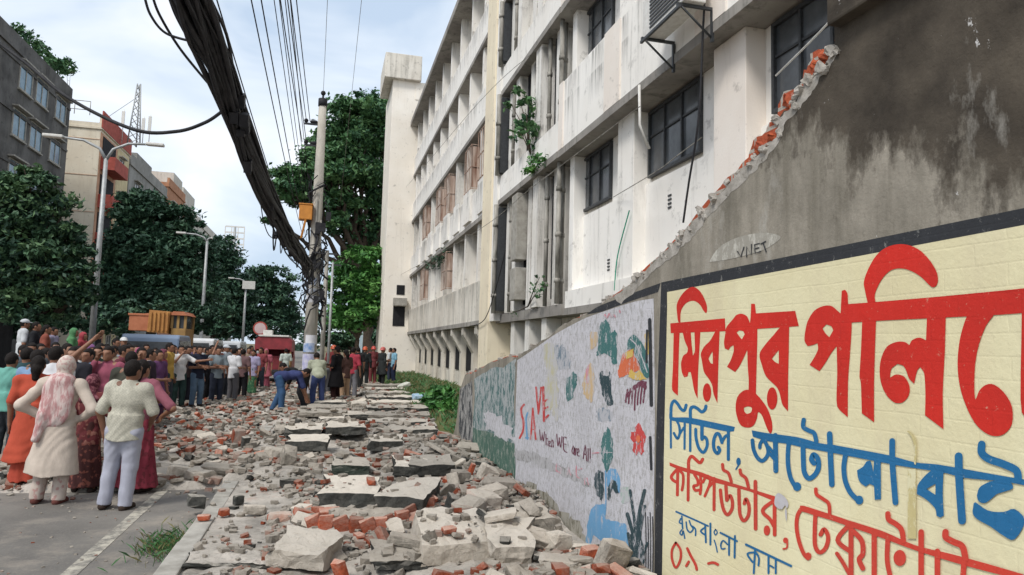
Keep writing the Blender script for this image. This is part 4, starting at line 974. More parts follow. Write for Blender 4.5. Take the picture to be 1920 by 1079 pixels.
def figure(label, px, Y, H=1.66, yaw=180, z=ROADZ, at=None, shirt=(.5, .5, .5), sl='short', hem=.46, spat=None, sc2=None, low=('trousers', (.05, .06, .08)), head='hair', hcol=None, skin=0, shoe=(.05, .035, .03),
           armL='down', armR='down', legs='stand', bend=0, look=(0, 0), vox=None, girth=1.0, group='people in the crowd', extra=None, lean=0):
    x = at[0] if at else onY(px, 650, Y)[0]; y = at[1] if at else Y
    vox = vox or (.012 if Y < 14 else .018 if Y < 26 else .024); near = vox < .011
    J = skeleton(H, bend, look, armL, armR, legs); T = J['T']; R, RH, hc = J['R'], J['RH'], J['hc']; g = girth
    B = []
    E = lambda c, r, Rm=None: B.append(('e', np.array(c), tuple(q * H for q in r), Rm))
    K = lambda a, b, ra, rb, *kk: B.append(('c', np.array(a), np.array(b), ra * H, rb * H, *kk))
    E(T((0, 0, .725)), (.094 * g, .062 * g, .10), R); E(T((0, .002, .61)), (.078 * g, .058 * g, .085), R); E(np.array((0, -.004, .525)) * H, (.088 * g, .066 * g, .062))
    K(J['shL'], J['shR'], .043, .043); K(J['neck'] - R @ np.array([0, 0, .03]) * H, J['neck'] + RH @ np.array([0, .005, .03]) * H, .036, .032)
    hl = lambda p: hc + RH @ (np.array(p) * H)
    E(hc, (.0455, .056, .064), RH); E(hl((0, .016, -.030)), (.034, .040, .040), RH)
    E(hl((0, .056, -.010)), (.0075, .013, .016), RH); E(hl((0, .05, .012)), (.030, .010, .007), RH); E(hl((0, .050, -.038)), (.015, .009, .007), RH); E(hl((0, .045, -.058)), (.014, .014, .012), RH)
    for s in (-1, 1): E(hl((s * .047, -.004, -.006)), (.006, .011, .017), RH)
    fingers = []
    for s, nm in ((-1, 'L'), (1, 'R')):
        sh, el, ha = J['sh' + nm], J['el' + nm], J['ha' + nm]
        K(sh, el, .032 * g, .025); K(el, ha, .025, .0165)
        fd = _n(ha - el); side = np.cross(fd, np.array([s * 1., 0, .2])); side = _n(side) if np.linalg.norm(side) > 1e-4 else np.array([0, 1., 0]); nrm = np.cross(side, fd)
        Rp = np.stack([side, nrm, fd], 1); pc = ha + fd * .028 * H
        E(pc, (.024, .011, .032), Rp)
        for q in range(4):
            b0 = pc + fd * .018 * H + side * (q - 1.5) * .0115 * H; L = (.034, .043, .046, .038)[q] * H
            f1 = b0 + fd * L * .62 + nrm * .004 * H; f2 = f1 + (fd * .8 - nrm * s * .55 * (1 if s > 0 else -1)) * L * .55
            fingers.append(([b0, f1, f2], [.0062 * H, .0056 * H, .0042 * H]))
        t0 = pc - fd * .012 * H + side * .018 * H; t1 = t0 + (side * .8 + fd * .5) * .022 * H; t2 = t1 + (fd * .9 + side * .2) * .02 * H
        fingers.append(([t0, t1, t2], [.0075 * H, .0066 * H, .005 * H]))
        hip, kn, an = J['hip' + nm], J['kn' + nm], J['an' + nm]
        K(hip, kn, .055 * g, .036); K(kn, an, .036, .022); K(an - np.array([0, .014, .02]) * H, an + np.array([s * .012, .085, -.028]) * H, .021, .017)
    if near:
        for P, r in fingers:
            for a, b, ra, rb in zip(P, P[1:], r, r[1:]): B.append(('c', a, b, ra, rb, .004))
    V, Q = sdf(B, vox, .018 * H)
    V = V.tolist(); Fq = [tuple(f) for f in Q.tolist()]
    mb = MB(); mb.v = [tuple(v) for v in V]; mb.f = [list(f) for f in Fq]; mb.m = [0] * len(Fq); mb.sm = [True] * len(Fq)
    if not near:
        for P, r in fingers: mb.tube(P, r, 5)
    for s in (-1, 1): mb.ball(hl((s * .019, .0485, .003)), (.0075 * H, .004 * H, .004 * H), 6, 1)
    mb.tube([hl((-.014, .056, -.038)), hl((0, .0585, -.037)), hl((.014, .056, -.038))], .0022 * H, 5, 2)
    body = mb.build('person', [SKIN[skin], EYEM, LIP], recalc=False)
    body.location = (x, y, z); body.rotation_euler = (0, lean, rad(yaw))
    tag(body, label, 'person', group)
    ph = random.uniform(0, 6)
    def folds(a, fx=38, fz=9):
        if fz > 3.5:
            def f(X, Y_, Z):
                u = X * 21 + Y_ * 13 + 3.2 * np.sin(Z * 6 + ph); v = Z * 17 + 2.6 * np.sin(X * 11 + ph * 2) + Y_ * 9
                return (a * (.75 * np.sin(u) * np.sin(v * .55 + ph) + .45 * np.sin(v + u * .8 + ph) + .3 * np.sin(u * 2.1 - v * 1.4))).astype(np.float32)
            return f
        return lambda X, Y_, Z: (a * np.sin(fx * X + 11 * np.sin(4 * Z + ph) * .25 + ph) * np.sin(fx * .8 * Y_ + ph * 2) + a * .8 * np.sin(fz * 4 * Z + 14 * X + ph)).astype(np.float32)
    def garment(prims, mat, name, k=.03, cut=None, a=.004, fx=38, fz=9):
        V, Q = sdf(prims, vox, k * H, cut, folds(a, fx, fz) if a else None)
        o = obj(name, mesh_np(name, V, Q, [mat], True), body); return o
    # upper garment
    up = 0.010
    S = [('e', T((0, 0, .735)), ((.099 * g + up) * H, (.066 * g + up) * H, .105 * H), R), ('e', T((0, .002, .62)), ((.087 * g + up) * H, (.064 * g + up) * H, .095 * H), R),
         ('c', J['shL'] - R @ np.array([0, 0, .004]) * H, J['shR'] - R @ np.array([0, 0, .004]) * H, .047 * H, .047 * H),
         ('c', T((0, -.004, .83)), T((0, -.004, .842)), .045 * H, .043 * H)]
    if bend < .3: S.append(('s', (hem - .012) * H, .63 * H, (0, -.002 * H, (.105 * g + (.075 if hem < .35 else .004)) * H, (.082 * g + (.05 if hem < .35 else .002)) * H), (0, 0, .094 * g * H, .073 * g * H)))
    else: S += [('e', np.array((0, -.004, .54)) * H, (.102 * g * H, .082 * g * H, .07 * H), None), ('c', T((-.04, 0, .6)), T((.04, 0, .6)), .075 * H, .075 * H)]
    for s, nm in ((-1, 'L'), (1, 'R')):
        sh, el, ha = J['sh' + nm], J['el' + nm], J['ha' + nm]
        if sl == 'long': S += [('c', sh, el, .041 * H, .034 * H), ('c', el, el + (ha - el) * .93, .034 * H, .025 * H)]
        elif sl == 'half': S += [('c', sh, sh + (el - sh) * .9, .041 * H, .040 * H)]
        else: S += [('c', sh, sh + (el - sh) * .74, .045 * H, .042 * H)]
    hz = hem * H
    nk = J['neck'] + R @ np.array([0, .03, .012]) * H
    cutf = None
    if bend < .3: cutf = lambda X, Y_, Z: (hz - Z + .012 * np.sin(3 * X / .2 + ph)).astype(np.float32) + 0 * X
    so_ = garment(S, cloth(shirt, spat, sc2), 'kameez' if hem < .35 else 'shirt', .026, cutf, .0065 if Y < 14 else .005)
    # lower garment
    kind, lc = low[0], low[1]; lm_ = cloth(lc, *(low[2:4] or ()))
    if kind == 'trousers':
        G = [('e', np.array((0, -.004, .52)) * H, (.094 * g * H, .072 * g * H, .07 * H), None)]
        for nm in 'LR':
            kn, an = J['kn' + nm], J['an' + nm]
            G += [('c', J['hip' + nm], kn, .064 * g * H, .050 * H), ('c', kn, an + np.array([0, 0, -.006]) * H, .050 * H, .043 * H)]
        garment(G, lm_, 'trousers', .016, lambda X, Y_, Z: (.030 * H - Z) + 0 * X + 0 * Y_, .0055, 26, 11)
    else:
        fl = low[4] if len(low) > 4 else .13
        garment([('s', .045 * H, .6 * H, (0, 0, fl * H, fl * .82 * H), (0, 0, .095 * g * H, .075 * g * H))], lm_, 'skirt', .02, None, .008, 55, 3)
    # head wear (head space)
    HP, cut = [], None
    hm, hn = HAIR, 'hair'
    if head in ('hair', 'long', 'cap', 'grey'):
        HP = [('e', np.array((0, -.006, .010)) * H, (.0515 * H, .0615 * H, .066 * H), None)]
        if head == 'long': HP += [('e', np.array((0, -.062, -.035)) * H, (.032 * H, .03 * H, .035 * H), None), ('c', np.array((0, -.05, -.03)) * H, np.array((0, -.06, -.10)) * H, .038 * H, .024 * H)]
        f0, f1, f2 = .022 * H, .034 * H, -.045 * H
        cut = lambda X, Y_, Z: np.maximum(np.minimum(Y_ - f0, f1 - Z), (f2 - Z) if head != 'long' else np.float32(-1)) + 0 * X
        if head == 'grey': hm = GREYHAIR
    elif head == 'scarf':
        hc_ = hcol or (shirt, spat, sc2); hn, hm = 'headscarf', cloth(*(hc_ if isinstance(hc_[0], tuple) else (hc_,)))
        HP = [('e', np.array((0, -.006, .008)) * H, (.058 * H, .068 * H, .074 * H), None), ('c', np.array((0, -.02, -.05)) * H, np.array((0, -.03, -.11)) * H, .05 * H, .066 * H), ('e', np.array((0, -.03, -.135)) * H, (.11 * H, .075 * H, .045 * H), None)]
        f0, f1 = .030 * H, .036 * H; f3 = -.062 * H
        cut = lambda X, Y_, Z: np.minimum(np.minimum(Y_ - f0, f1 - Z), Z - f3) + 0 * X
    elif head == 'helmet':
        hn, hm = 'helmet', pm('helmet_shell', hcol, tuple(q * .8 for q in hcol), 8, .35, .5)
        HP = [('e', np.array((0, 0, .022)) * H, (.062 * H, .074 * H, .062 * H), None), ('e', np.array((0, -.004, .0)) * H, (.078 * H, .098 * H, .012 * H), None)]
        f1 = -.012 * H; cut = lambda X, Y_, Z: (f1 - Z) + 0 * X + 0 * Y_
    if HP:
        V, Q = sdf(HP, max(vox * .8, .008), .012 * H, cut, (lambda X, Y_, Z: (.0022 * np.sin(60 * X + 9 * Z) * np.sin(55 * Z + 40 * Y_)).astype(np.float32)) if head != 'helmet' else None)
        V = (RH @ V.T).T + hc; obj(hn, mesh_np(hn, V, Q, [hm], True), body)
    if head == 'cap':
        HP = [('e', np.array((0, -.002, .030)) * H, (.054 * H, .063 * H, .046 * H), None), ('e', np.array((0, .06, .022)) * H, (.042 * H, .045 * H, .007 * H), None)]
        f1 = .012 * H; V, Q = sdf(HP, max(vox * .8, .008), .008 * H, lambda X, Y_, Z: (f1 - Z) + 0 * X + 0 * Y_); V = (RH @ V.T).T + hc
        obj('cap', mesh_np('cap', V, Q, [cloth(hcol or (.7, .7, .7))], True), body)
    if shoe:
        G = []
        for s, nm in ((-1, 'L'), (1, 'R')):
            an = J['an' + nm]; G.append(('c', an - np.array([0, .02, .026]) * H, an + np.array([s * .013, .092, -.030]) * H, .026 * H, .021 * H))
        V, Q = sdf(G, vox * .8, .004, lambda X, Y_, Z: np.maximum(-Z, Z - .043 * H) + 0 * X + 0 * Y_); obj('shoes', mesh_np('shoes', V, Q, [cloth(shoe)], True), body)
    if extra: extra(body, J, H, vox, garment)
    return body
LIP = pm('lip', (.20, .07, .055), None, 8, .5, .3)
# ------------------------------------------------------------------ trees and plants
def leafmat(name, c, c2):
    m = NM(name, .55, .3); m.base(m.ramp(m.noise(2.5, 3, .6, world=True), [(.3, c2), (.7, c)]))
    m.b.inputs['Subsurface Weight'].default_value = 0; return m.m
LEAF = dict(mid=[leafmat('leaf_mid', (0.091, 0.201, 0.079), (0.061, 0.146, 0.059)), leafmat('leaf_deep', (0.051, 0.128, 0.061), (0.037, 0.098, 0.049)), leafmat('leaf_light', (0.134, 0.256, 0.098), (0.098, 0.201, 0.079))],
            dark=[leafmat('leaf_dark', (0.051, 0.114, 0.069), (0.034, 0.084, 0.051)), leafmat('leaf_darkest', (0.034, 0.079, 0.049), (0.025, 0.061, 0.040)), leafmat('leaf_dull', (0.076, 0.150, 0.084), (0.055, 0.114, 0.064))],  # three dark greens, mixed at random per clump
            semi=[leafmat('leaf_semi', (.07, .14, .07), (.045, .10, .053)), leafmat('leaf_semi_deep', (.03, .072, .042), (.022, .052, .034)), leafmat('leaf_semi_light', (.11, .19, .085), (.08, .15, .07))],
            bright=[leafmat('leaf_fresh', (0.085, 0.244, 0.055), (0.061, 0.183, 0.043)), leafmat('leaf_green', (0.055, 0.159, 0.043), (0.037, 0.110, 0.034)), leafmat('leaf_lime', (0.134, 0.305, 0.073), (0.098, 0.232, 0.061))])
BARK = pm('bark', (.11, .085, .065), (.055, .043, .035), 9, .95, .1, .7, 25)
def leaves(blobs, n, size, seed, mats, name, parent, clump=.26, flat=.55, per=90, droop=0):
    r = np.random.default_rng(seed)
    vol = np.array([b[3] * b[4] * b[5] for b in blobs]) ** (2 / 3); pr = vol / vol.sum()
    nc = max(4, n // per); bi = r.choice(len(blobs), nc, p=pr); B = np.array(blobs)[bi]
    d = r.normal(size=(nc, 3)); d /= np.linalg.norm(d, axis=1)[:, None]; rr = r.uniform(.40, 1.0, nc) ** .6 * np.where(r.random(nc) < .16, r.uniform(1.05, 1.3, nc), 1)
    cc = B[:, :3] + d * rr[:, None] * B[:, 3:6]
    cs = clump * B[:, 3:6].mean(1) * r.uniform(.45, 1.4, nc); ct = r.choice(3, nc, p=[.45, .33, .22])
    k = np.repeat(np.arange(nc), per); N = len(k)
    off = r.normal(size=(N, 3)) * np.array([1, 1, flat]) * .62; P = cc[k] + off * cs[k][:, None]
    P[:, 2] -= droop * (off[:, 0] ** 2 + off[:, 1] ** 2) * cs[k]
    nn = r.normal(size=(N, 3)) * .75 + np.array([0, 0, .8]); nn /= np.linalg.norm(nn, axis=1)[:, None]
    t = np.cross(nn, r.normal(size=(N, 3))); t /= np.linalg.norm(t, axis=1)[:, None]; b = np.cross(nn, t)
    s = size * r.uniform(.55, 1.3, N)[:, None]
    V = np.stack([P - t * s, P - b * s * .48 + nn * s * .1, P + t * s, P + b * s * .48 + nn * s * .1], 1).reshape(-1, 3)
    Q = np.arange(4 * N).reshape(-1, 4)
    mi = np.where(r.random(N) < .78, ct[k], r.integers(0, 3, N))
    return obj(name, mesh_np(name, V, Q, mats, False, mi), parent), cc
def limb(mb, a, b, r0, r1, seed, n=6):
    r = random.Random(seed); a, b = Vector(a), Vector(b); L = (b - a).length; P = []
    for q in range(n + 1):
        t = q / n; w = math.sin(t * math.pi) * L * .06
        P.append(a.lerp(b, t) + Vector((r.uniform(-w, w), r.uniform(-w, w), r.uniform(-w, w) * .5)))
    mb.tube(P, [r0 + (r1 - r0) * q / n for q in range(n + 1)], 8)
def tree(label, base, blobs, n, size, seed, kind='mid', tr=.3, group='street trees', fork=.5, clump=.26, per=90, flat=.55, name='tree'):
    o = empty(name, base, 0, label, 'tree', group)
    bl = [(b[0] - base[0], b[1] - base[1], b[2] - base[2], *b[3:]) for b in blobs]
    mb = MB(); c = np.mean([b[:3] for b in bl], 0); f = Vector((c[0] * .4, c[1] * .4, c[2] * fork))
    limb(mb, (0, 0, -.1), f, tr, tr * .7, seed)
    for i, b in enumerate(bl):
        limb(mb, f, (b[0], b[1], b[2] - b[5] * .1), tr * .5, tr * .12, seed + i)
        for q in range(3):
            e = (b[0] + random.uniform(-.7, .7) * b[3], b[1] + random.uniform(-.7, .7) * b[4], b[2] + random.uniform(-.2, .7) * b[5]); limb(mb, (f[0] * .4 + b[0] * .6, f[1] * .4 + b[1] * .6, f[2] * .4 + (b[2] - .1 * b[5]) * .6), e, tr * .22, tr * .05, seed + i * 7 + q, 4)
    mb.build('trunk', BARK, o, recalc=False)
    leaves(bl, n, size, seed, LEAF[kind], 'crown', o, clump, flat, per); return o
def blob(px, py, Y, rx, ry=None, dep=None):
    p = onY(px, py, Y); k = Y / F; rx *= k; ry = (ry or rx / k) * k
    return (p[0], p[1], p[2], rx, dep or rx * .9, ry)
# big layered tree behind the pole
Y = 58
big = [blob(672, 215, Y, 52, 32), blob(640, 262, Y, 52, 28), blob(700, 250, Y + 2, 60, 45), blob(735, 225, Y + 3, 60, 45), blob(560, 335, Y - 1, 50, 24), blob(612, 312, Y - 1, 50, 34), blob(590, 368, Y, 56, 24), blob(545, 358, Y - 2, 36, 20), blob(630, 275, Y, 40, 30), blob(625, 420, Y, 30, 22), blob(668, 320, Y + 1, 55, 35),
       blob(710, 345, Y + 2, 50, 45), blob(690, 410, Y + 2, 42, 35), blob(650, 390, Y + 1, 36, 24), blob(712, 440, Y + 3, 40, 40), blob(668, 445, Y + 2, 34, 20), blob(640, 300, Y + 1, 30, 20), blob(505, 405, Y - 1, 18, 12)]
pb = onY(700, 650, Y + 2)
tree('tall dark green tree with layered spreading boughs behind the utility pole', (pb[0], Y + 2, -.14), big, 62000, .21, 5, 'mid', .55, fork=.45, clump=.32)
Y = 50
br_ = [blob(672, 500, Y, 44, 34), blob(652, 540, Y, 40, 34), blob(690, 545, Y, 44, 40), blob(668, 585, Y, 48, 34), blob(640, 590, Y, 22, 26), blob(705, 495, Y, 30, 30)]
pb = onY(672, 650, Y)
tree('fresh bright green leafy tree low beside the stair tower', (pb[0], Y, -.14), br_, 15000, .19, 9, 'bright', .2, fork=.4, clump=.3)
Y = 74
tree('dark bushy tree closing the street below the bright green tree', (onY(660, 650, Y)[0], Y, -.14), [blob(640, 620, Y, 34, 34), blob(680, 628, Y, 40, 32), blob(715, 620, Y, 30, 40), blob(612, 640, Y, 14, 14)], 9000, .25, 21, 'dark', .25)
# left side trees
Y = 50
t1 = [blob(262, 400, Y, 44, 42), blob(308, 420, Y, 50, 44), blob(245, 470, Y, 52, 50), blob(300, 490, Y, 62, 55), blob(350, 480, Y, 46, 42), blob(250, 545, Y, 56, 46), blob(310, 560, Y, 60, 44), blob(365, 540, Y, 44, 42), blob(215, 560, Y, 36, 46), blob(215, 500, Y, 30, 44)]
tree('large dark tree with a ragged crown standing in front of the cream building', (onY(285, 640, Y)[0], Y, -.14), t1, 60000, .18, 31, 'dark', .38, clump=.24)
Y = 72
t2 = [blob(395, 480, Y, 46, 38), blob(425, 510, Y, 40, 40), blob(385, 540, Y, 50, 46), blob(430, 560, Y, 46, 46), blob(350, 540, Y, 40, 46), blob(400, 595, Y, 56, 36), blob(440, 600, Y, 40, 32)]
tree('dark rounded street tree between the two farther street lamps', (onY(400, 640, Y)[0], Y, -.14), t2, 36000, .21, 41, 'dark', .36, clump=.24)
Y = 98
t3 = [blob(480, 535, Y, 38, 34), blob(515, 530, Y, 34, 30), blob(490, 575, Y, 48, 40), blob(530, 570, Y, 32, 36), blob(505, 610, Y, 52, 32), blob(545, 605, Y, 20, 34), blob(460, 590, Y, 30, 40)]
tree('dark street tree farthest down the road left of the utility pole', (onY(505, 640, Y)[0], Y, -.14), t3, 26000, .26, 51, 'dark', .36, clump=.24)
Y = 24
t0 = [blob(58, 350, Y, 40, 34), blob(85, 400, Y, 50, 44), blob(45, 430, Y, 60, 60), blob(110, 460, Y, 44, 44), blob(75, 500, Y, 64, 48), blob(130, 510, Y, 34, 40), blob(105, 545, Y, 50, 26), blob(40, 545, Y, 50, 30), blob(10, 400, Y, 50, 60), blob(-30, 480, Y, 60, 70), blob(60, 580, Y, 60, 26), blob(120, 572, Y, 36, 20), blob(150, 480, Y, 20, 26), blob(158, 545, Y, 24, 22)]
tree('mid green roadside tree below the dark concrete apartment block', (onY(60, 640, Y)[0], Y, -.14), t0, 42000, .10, 61, 'semi', .22, clump=.25)
Y = 36
hg = [blob(px_, 596 + 6 * math.sin(px_), Y, 22, 30) for px_ in range(20, 430, 26)]  # dark foliage added to stand in for the shade under the crowns
o_ = empty('filler', (onY(200, 640, Y)[0], Y, -.14), 0, 'added dark leafy hedge under the street trees behind the crowd', 'filler')
leaves([(b[0] - o_.location[0], b[1] - Y, b[2] + .14, *b[3:]) for b in hg], 15000, .13, 93, LEAF['dark'], 'foliage', o_, .4)
# distant woods
wd, _ = leaves([(x, 230 + random.uniform(-20, 20), 3 + random.uniform(0, 4), 14, 8, 6 + random.uniform(0, 3)) for x in np.arange(-150, 60, 11)], 14000, .8, 77, LEAF['dark'], 'woods', None, .35)
tag(wd, 'dark belt of distant trees at the end of the road', 'trees', None, 'stuff')
# plants on the building
def plant(label, cat, blobs, n, size, seed, kind, base, name='plant', group=None, stems=()):
    o = empty(name, base, 0, label, cat, group)
    mb = MB()
    for b in blobs: mb.tube([(0, 0, 0), ((b[0] - base[0]) * .5, (b[1] - base[1]) * .5, (b[2] - base[2]) * .6), (b[0] - base[0], b[1] - base[1], b[2] - base[2])], [.02, .014, .006], 5)
    mb.build('stem', BARK, o, recalc=False)
    leaves([(b[0] - base[0], b[1] - base[1], b[2] - base[2], *b[3:]) for b in blobs], n, size, seed, LEAF[kind], 'foliage', o, .4, .8, 16); return o
def bx(px, py, X, r, rz=None): p = onX(px, py, X); return (p[0], p[1], p[2], r, r, rz or r)
plant('leafy sapling rooted in the facade beside the yellow pilaster', 'plant', [bx(972, 180, 4.85, .18, .3), bx(985, 205, 4.85, .28), bx(970, 245, 4.85, .28), bx(990, 250, 4.85, .3), bx(992, 270, 4.9, .2), bx(958, 195, 4.8, .16)], 420, .10, 3, 'mid', tuple(onX(995, 290, 5.0)), 'sapling')
plant('small bright green fern growing from the ledge below the sapling', 'plant', [bx(1000, 305, 4.9, .22), bx(1012, 300, 4.9, .2), bx(992, 318, 4.9, .15)], 300, .07, 4, 'bright', tuple(onX(1004, 318, 5.0)), 'fern')
plant('low leafy bush on the verge where the boundary wall has fallen', 'bush', [blob(812, 750, 20, 16, 16, .4), blob(828, 743, 19.5, 24, 18, .4), blob(846, 758, 18.5, 16, 16, .35), blob(828, 768, 18.5, 24, 12, .4)], 1500, .10, 6, 'bright', tuple(onZ(820, 778, .05)), 'bush')
plant('thin dry weeds clinging to the dark ledge over the ground storey', 'plant', [bx(958, 588, 5.0, .2), bx(1010, 545, 5.0, .2), bx(1012, 520, 5.05, .15)], 160, .05, 14, 'mid', tuple(onX(990, 575, 5.1)), 'weed')
plant('ragged weeds along the ledge of the far wing', 'plant', [bx(812, 492, 4.95, .4, .3), bx(798, 500, 4.95, .3, .25), bx(830, 478, 4.95, .35, .3)], 420, .07, 15, 'dark', tuple(onX(812, 500, 5.05)), 'weed')
# grass: verge and the tuft by the kerb
def grass(name, label, pts, h, w, mats, seed):
    r = np.random.default_rng(seed); N = len(pts); P = np.array(pts)
    a = r.uniform(0, 6.28, N); d = np.stack([np.cos(a), np.sin(a), 0 * a], 1); le = r.normal(size=(N, 3)) * .45; le[:, 2] = 1
    hh = h * r.uniform(.5, 1.3, N)[:, None]; ww = w * r.uniform(.6, 1.3, N)[:, None]
    V = np.stack([P - d * ww, P + d * ww, P + le * hh * .6 + d * ww * .6, P + le * hh * np.array([1.5, 1.5, 1])], 1).reshape(-1, 3)
    return tag(obj(name, mesh_np(name, V, np.arange(4 * N).reshape(-1, 4), mats, False, r.integers(0, len(mats), N))), label, 'grass', None, 'stuff')
pts = []
for q in range(15000):
    y = 12.5 + 36 * random.random() ** 1.7; x = random.uniform(2.45, 5.6)
    if math.sin(x * 3 + y * 1.3) + math.sin(y * 2.1 - x) + random.gauss(0, .9) > -.3: pts.append((x, y, .05 + .09 * (x - 2.6) / 3.1))
DRY = leafmat('dry_grass', (.20, .18, .075), (.13, .12, .05))
grass('grass', 'rough green grass on the verge below the building', pts, .13, .016, [LEAF['bright'][1], DRY, LEAF['mid'][0]], 5)
kx, ky = onZ(305, 1030, ROADZ)[:2]
pts = [(kx + random.gauss(0, .13) + .10 * q, ky + random.gauss(0, .24) + .28 * q, ROADZ + .005) for q in (0, .6) for _ in range(260)]
tf = grass('grass', 'tuft of green grass growing against the kerb', pts, .075, .004, [LEAF['mid'][0], LEAF['bright'][1], DRY], 8); tf.name = 'grass_tuft'

# ------------------------------------------------------------------ buildings across the road
def lrender(name, c, c2, st=.6): return m_render(name, c, c2, st)
LB = dict(dark=lrender('sooty_concrete', (.15, .145, .14), (.065, .062, .06), .85), cream=m_render('cream_render', (.78, .71, .58), (.71, .63, .50), .3, (.4, .3, .2)), red=pm('red_parapet_paint', (.46, .11, .085), (.33, .08, .06), 3), peach=pm('peach_render', (.60, .36, .24), (.48, .27, .17), 2),
          yell=pm('pale_yellow_render', (.66, .56, .34), (.55, .45, .27), 2), grey=lrender('grey_render', (.34, .33, .31), (.22, .215, .2), .7), orange=pm('orange_brick_wall', (.46, .23, .13), (.34, .16, .09), 1.2), pale=lrender('pale_far_render', (.62, .59, .53), (.50, .47, .42), .5))
def block(name, label, X, y0, y1, z, mat, depth=12, parapet=.9):
    o = empty(name, (X, (y0 + y1) / 2, ROADZ), 0, label, 'building', 'apartment blocks across the road'); cy = (y0 + y1) / 2
    sub = lambda mb: [(a - X, b - cy, c - ROADZ) for a, b, c in mb.v]
    def part(mb, nm, m, parent=None, **k): mb.v = sub(mb); return mb.build(nm, m, parent or o, **k)
    part(MB().box(X - depth, X, y0, y1, ROADZ, z - .003), 'wall', mat)
    m = MB(); t = .18
    m.box(X - depth, X + .05, y0 - .05, y0 + t, z, z + parapet * .35); m.box(X - depth, X + .05, y1 - t, y1 + .05, z, z + parapet); m.box(X - t, X + .05, y0 + t, y1 - t, z, z + parapet); m.box(X - depth, X - depth + t, y0 + t, y1 - t, z, z + parapet)
    m.box(X - depth - .1, X + .12, y0 - .1, y1 + .1, z - .18, z - .005)
    part(m, 'roof', mat); return o, part
def win(part, X, y0, y1, z0, z1, gl='bluegl', frame=None):
    f = MB(); t = .09
    f.box(X - .05, X + .06, y0, y1, z0, z0 + t); f.box(X - .05, X + .06, y0, y1, z1 - t, z1); f.box(X - .05, X + .06, y0, y0 + t, z0 + t, z1 - t); f.box(X - .05, X + .06, y1 - t, y1, z0 + t, z1 - t); f.box(X - .04, X + .05, (y0 + y1) / 2 - .04, (y0 + y1) / 2 + .04, z0 + t, z1 - t)
    f.box(X - .05, X + .35, y0 - .15, y1 + .15, z1 + .05, z1 + .14); f.box(X - .05, X + .14, y0 - .08, y1 + .08, z0 - .1, z0 - .005)
    fo = part(f, 'window', frame or M['concrete'])
    p = MB().box(X - .02, X + .012, y0 + t, y1 - t, z0 + t, z1 - t); part(p, 'pane', M[gl], o_cur[0]).parent = fo
o_cur = [None]
XL = -19
e0 = onX(135, 165, XL)
o, part = block('apartment_block', 'sooty dark grey concrete apartment block with plants on its roof', XL, 30, e0[1], e0[2] - 1.0, LB['dark'])
o_cur[0] = o
for (px, py) in ((78, 175), (113, 206), (66, 258), (102, 284), (48, 150), (35, 235)):
    p = onX(px, py, XL); win(part, XL, p[1] - 1.0, p[1] + 1.0, p[2] - .85, p[2] + .85)
    for dz in (3.1, 6.2, 9.3):
        if py > 230: win(part, XL, p[1] - 1.0, p[1] + 1.0, p[2] - .85 - dz, p[2] + .85 - dz)
m = MB()
for q in range(5): zz = e0[2] - 1.6 - 3.1 * q; m.box(XL - .02, XL + .07, 30, e0[1] - .05, zz - .18, zz)
part(m, 'string_course', LB['dark'])
XC = -18
c0 = onX(190, 234, XC); c1 = onX(242, 290, XC); zc_ = c0[2] - .2
o, part = block('apartment_block', 'cream apartment block with red balconies and a red roof parapet', XC, c0[1], c1[1], zc_, LB['cream'], 14); o_cur[0] = o
m = MB().box(XC + .052, XC + .16, c0[1] - .1, c1[1] + .1, zc_ - .1, zc_ + 1.3); part(m, 'red_parapet', LB['red'])
part(MB().box(XC + .01, XC + .06, c0[1] + .03, c0[1] + 4.6, ROADZ, zc_ - .4), 'facade_panel', LB['peach']); part(MB().box(XC + .01, XC + .06, c0[1] + 4.65, c1[1] - .03, ROADZ, zc_ - .4), 'facade_panel', LB['yell'])
for q in range(6):
    zz = zc_ - 3.2 - 3.05 * q
    part(MB().box(XC + .065, XC + .11, c0[1] + .5, c0[1] + 4.0, zz + .9, zz + 2.6), 'balcony_recess', M['dark'])
    m = MB().box(XC + .06, XC + 1.1, c0[1] + .35, c0[1] + 4.2, zz - .1, zz + .1); m.box(XC + 1.0, XC + 1.1, c0[1] + .35, c0[1] + 4.2, zz + .1, zz + .95); m.box(XC + .06, XC + 1.0, c0[1] + .35, c0[1] + .45, zz + .1, zz + .95); part(m, 'balcony', LB['red'])
    win(part, XC + .06, c0[1] + 5.2, c0[1] + 6.6, zz + .7, zz + 2.1, 'glass', LB['pale'])
m = MB()
for q in range(7): zz = zc_ - 2.9 * q - 1; m.box(XC - 14, XC - .02, c0[1] - .035, c0[1] - .002, zz - .03, zz)
part(m, 'groove', LB['peach'])
m = MB()
for q in range(12): y = c0[1] + .1; x = XC - 13 + q * 1.1; m.tube([(x, y, zc_ + .9), (x, y, zc_ + 2.0)], .03, 5)
for zz in (1.3, 2.0): m.tube([(XC - 13, c0[1] + .1, zc_ + zz), (XC - .9, c0[1] + .1, zc_ + zz)], .03, 5)
part(m, 'roof_railing', M['pipe'])
g0, g1 = onX(246, 318, XC), onX(312, 372, XC); 
o, part = block('apartment_block', 'plain grey apartment block with a roof shed beyond the cream block', XC, c1[1] + .5, g1[1], onX(262, 312, XC)[2] - .5, LB['grey']); o_cur[0] = o
yy = onX(265, 300, XC)[1]; part(MB().box(XC - 7, XC - .4, yy, yy + 6, onX(262, 312, XC)[2] - .5, onX(270, 292, XC)[2]), 'roof_shed', LB['grey'])
for q in range(4):
    for w_ in range(3): y = c1[1] + 2.5 + w_ * 4.4; zz = onX(262, 312, XC)[2] - 3.3 - 3.1 * q; win(part, XC, y, y + 1.6, zz, zz + 1.5, 'glass')
h0, h1 = g1[1] + .5, onX(346, 380, XC)[1]; zh = onX(330, 352, XC)[2] - .6
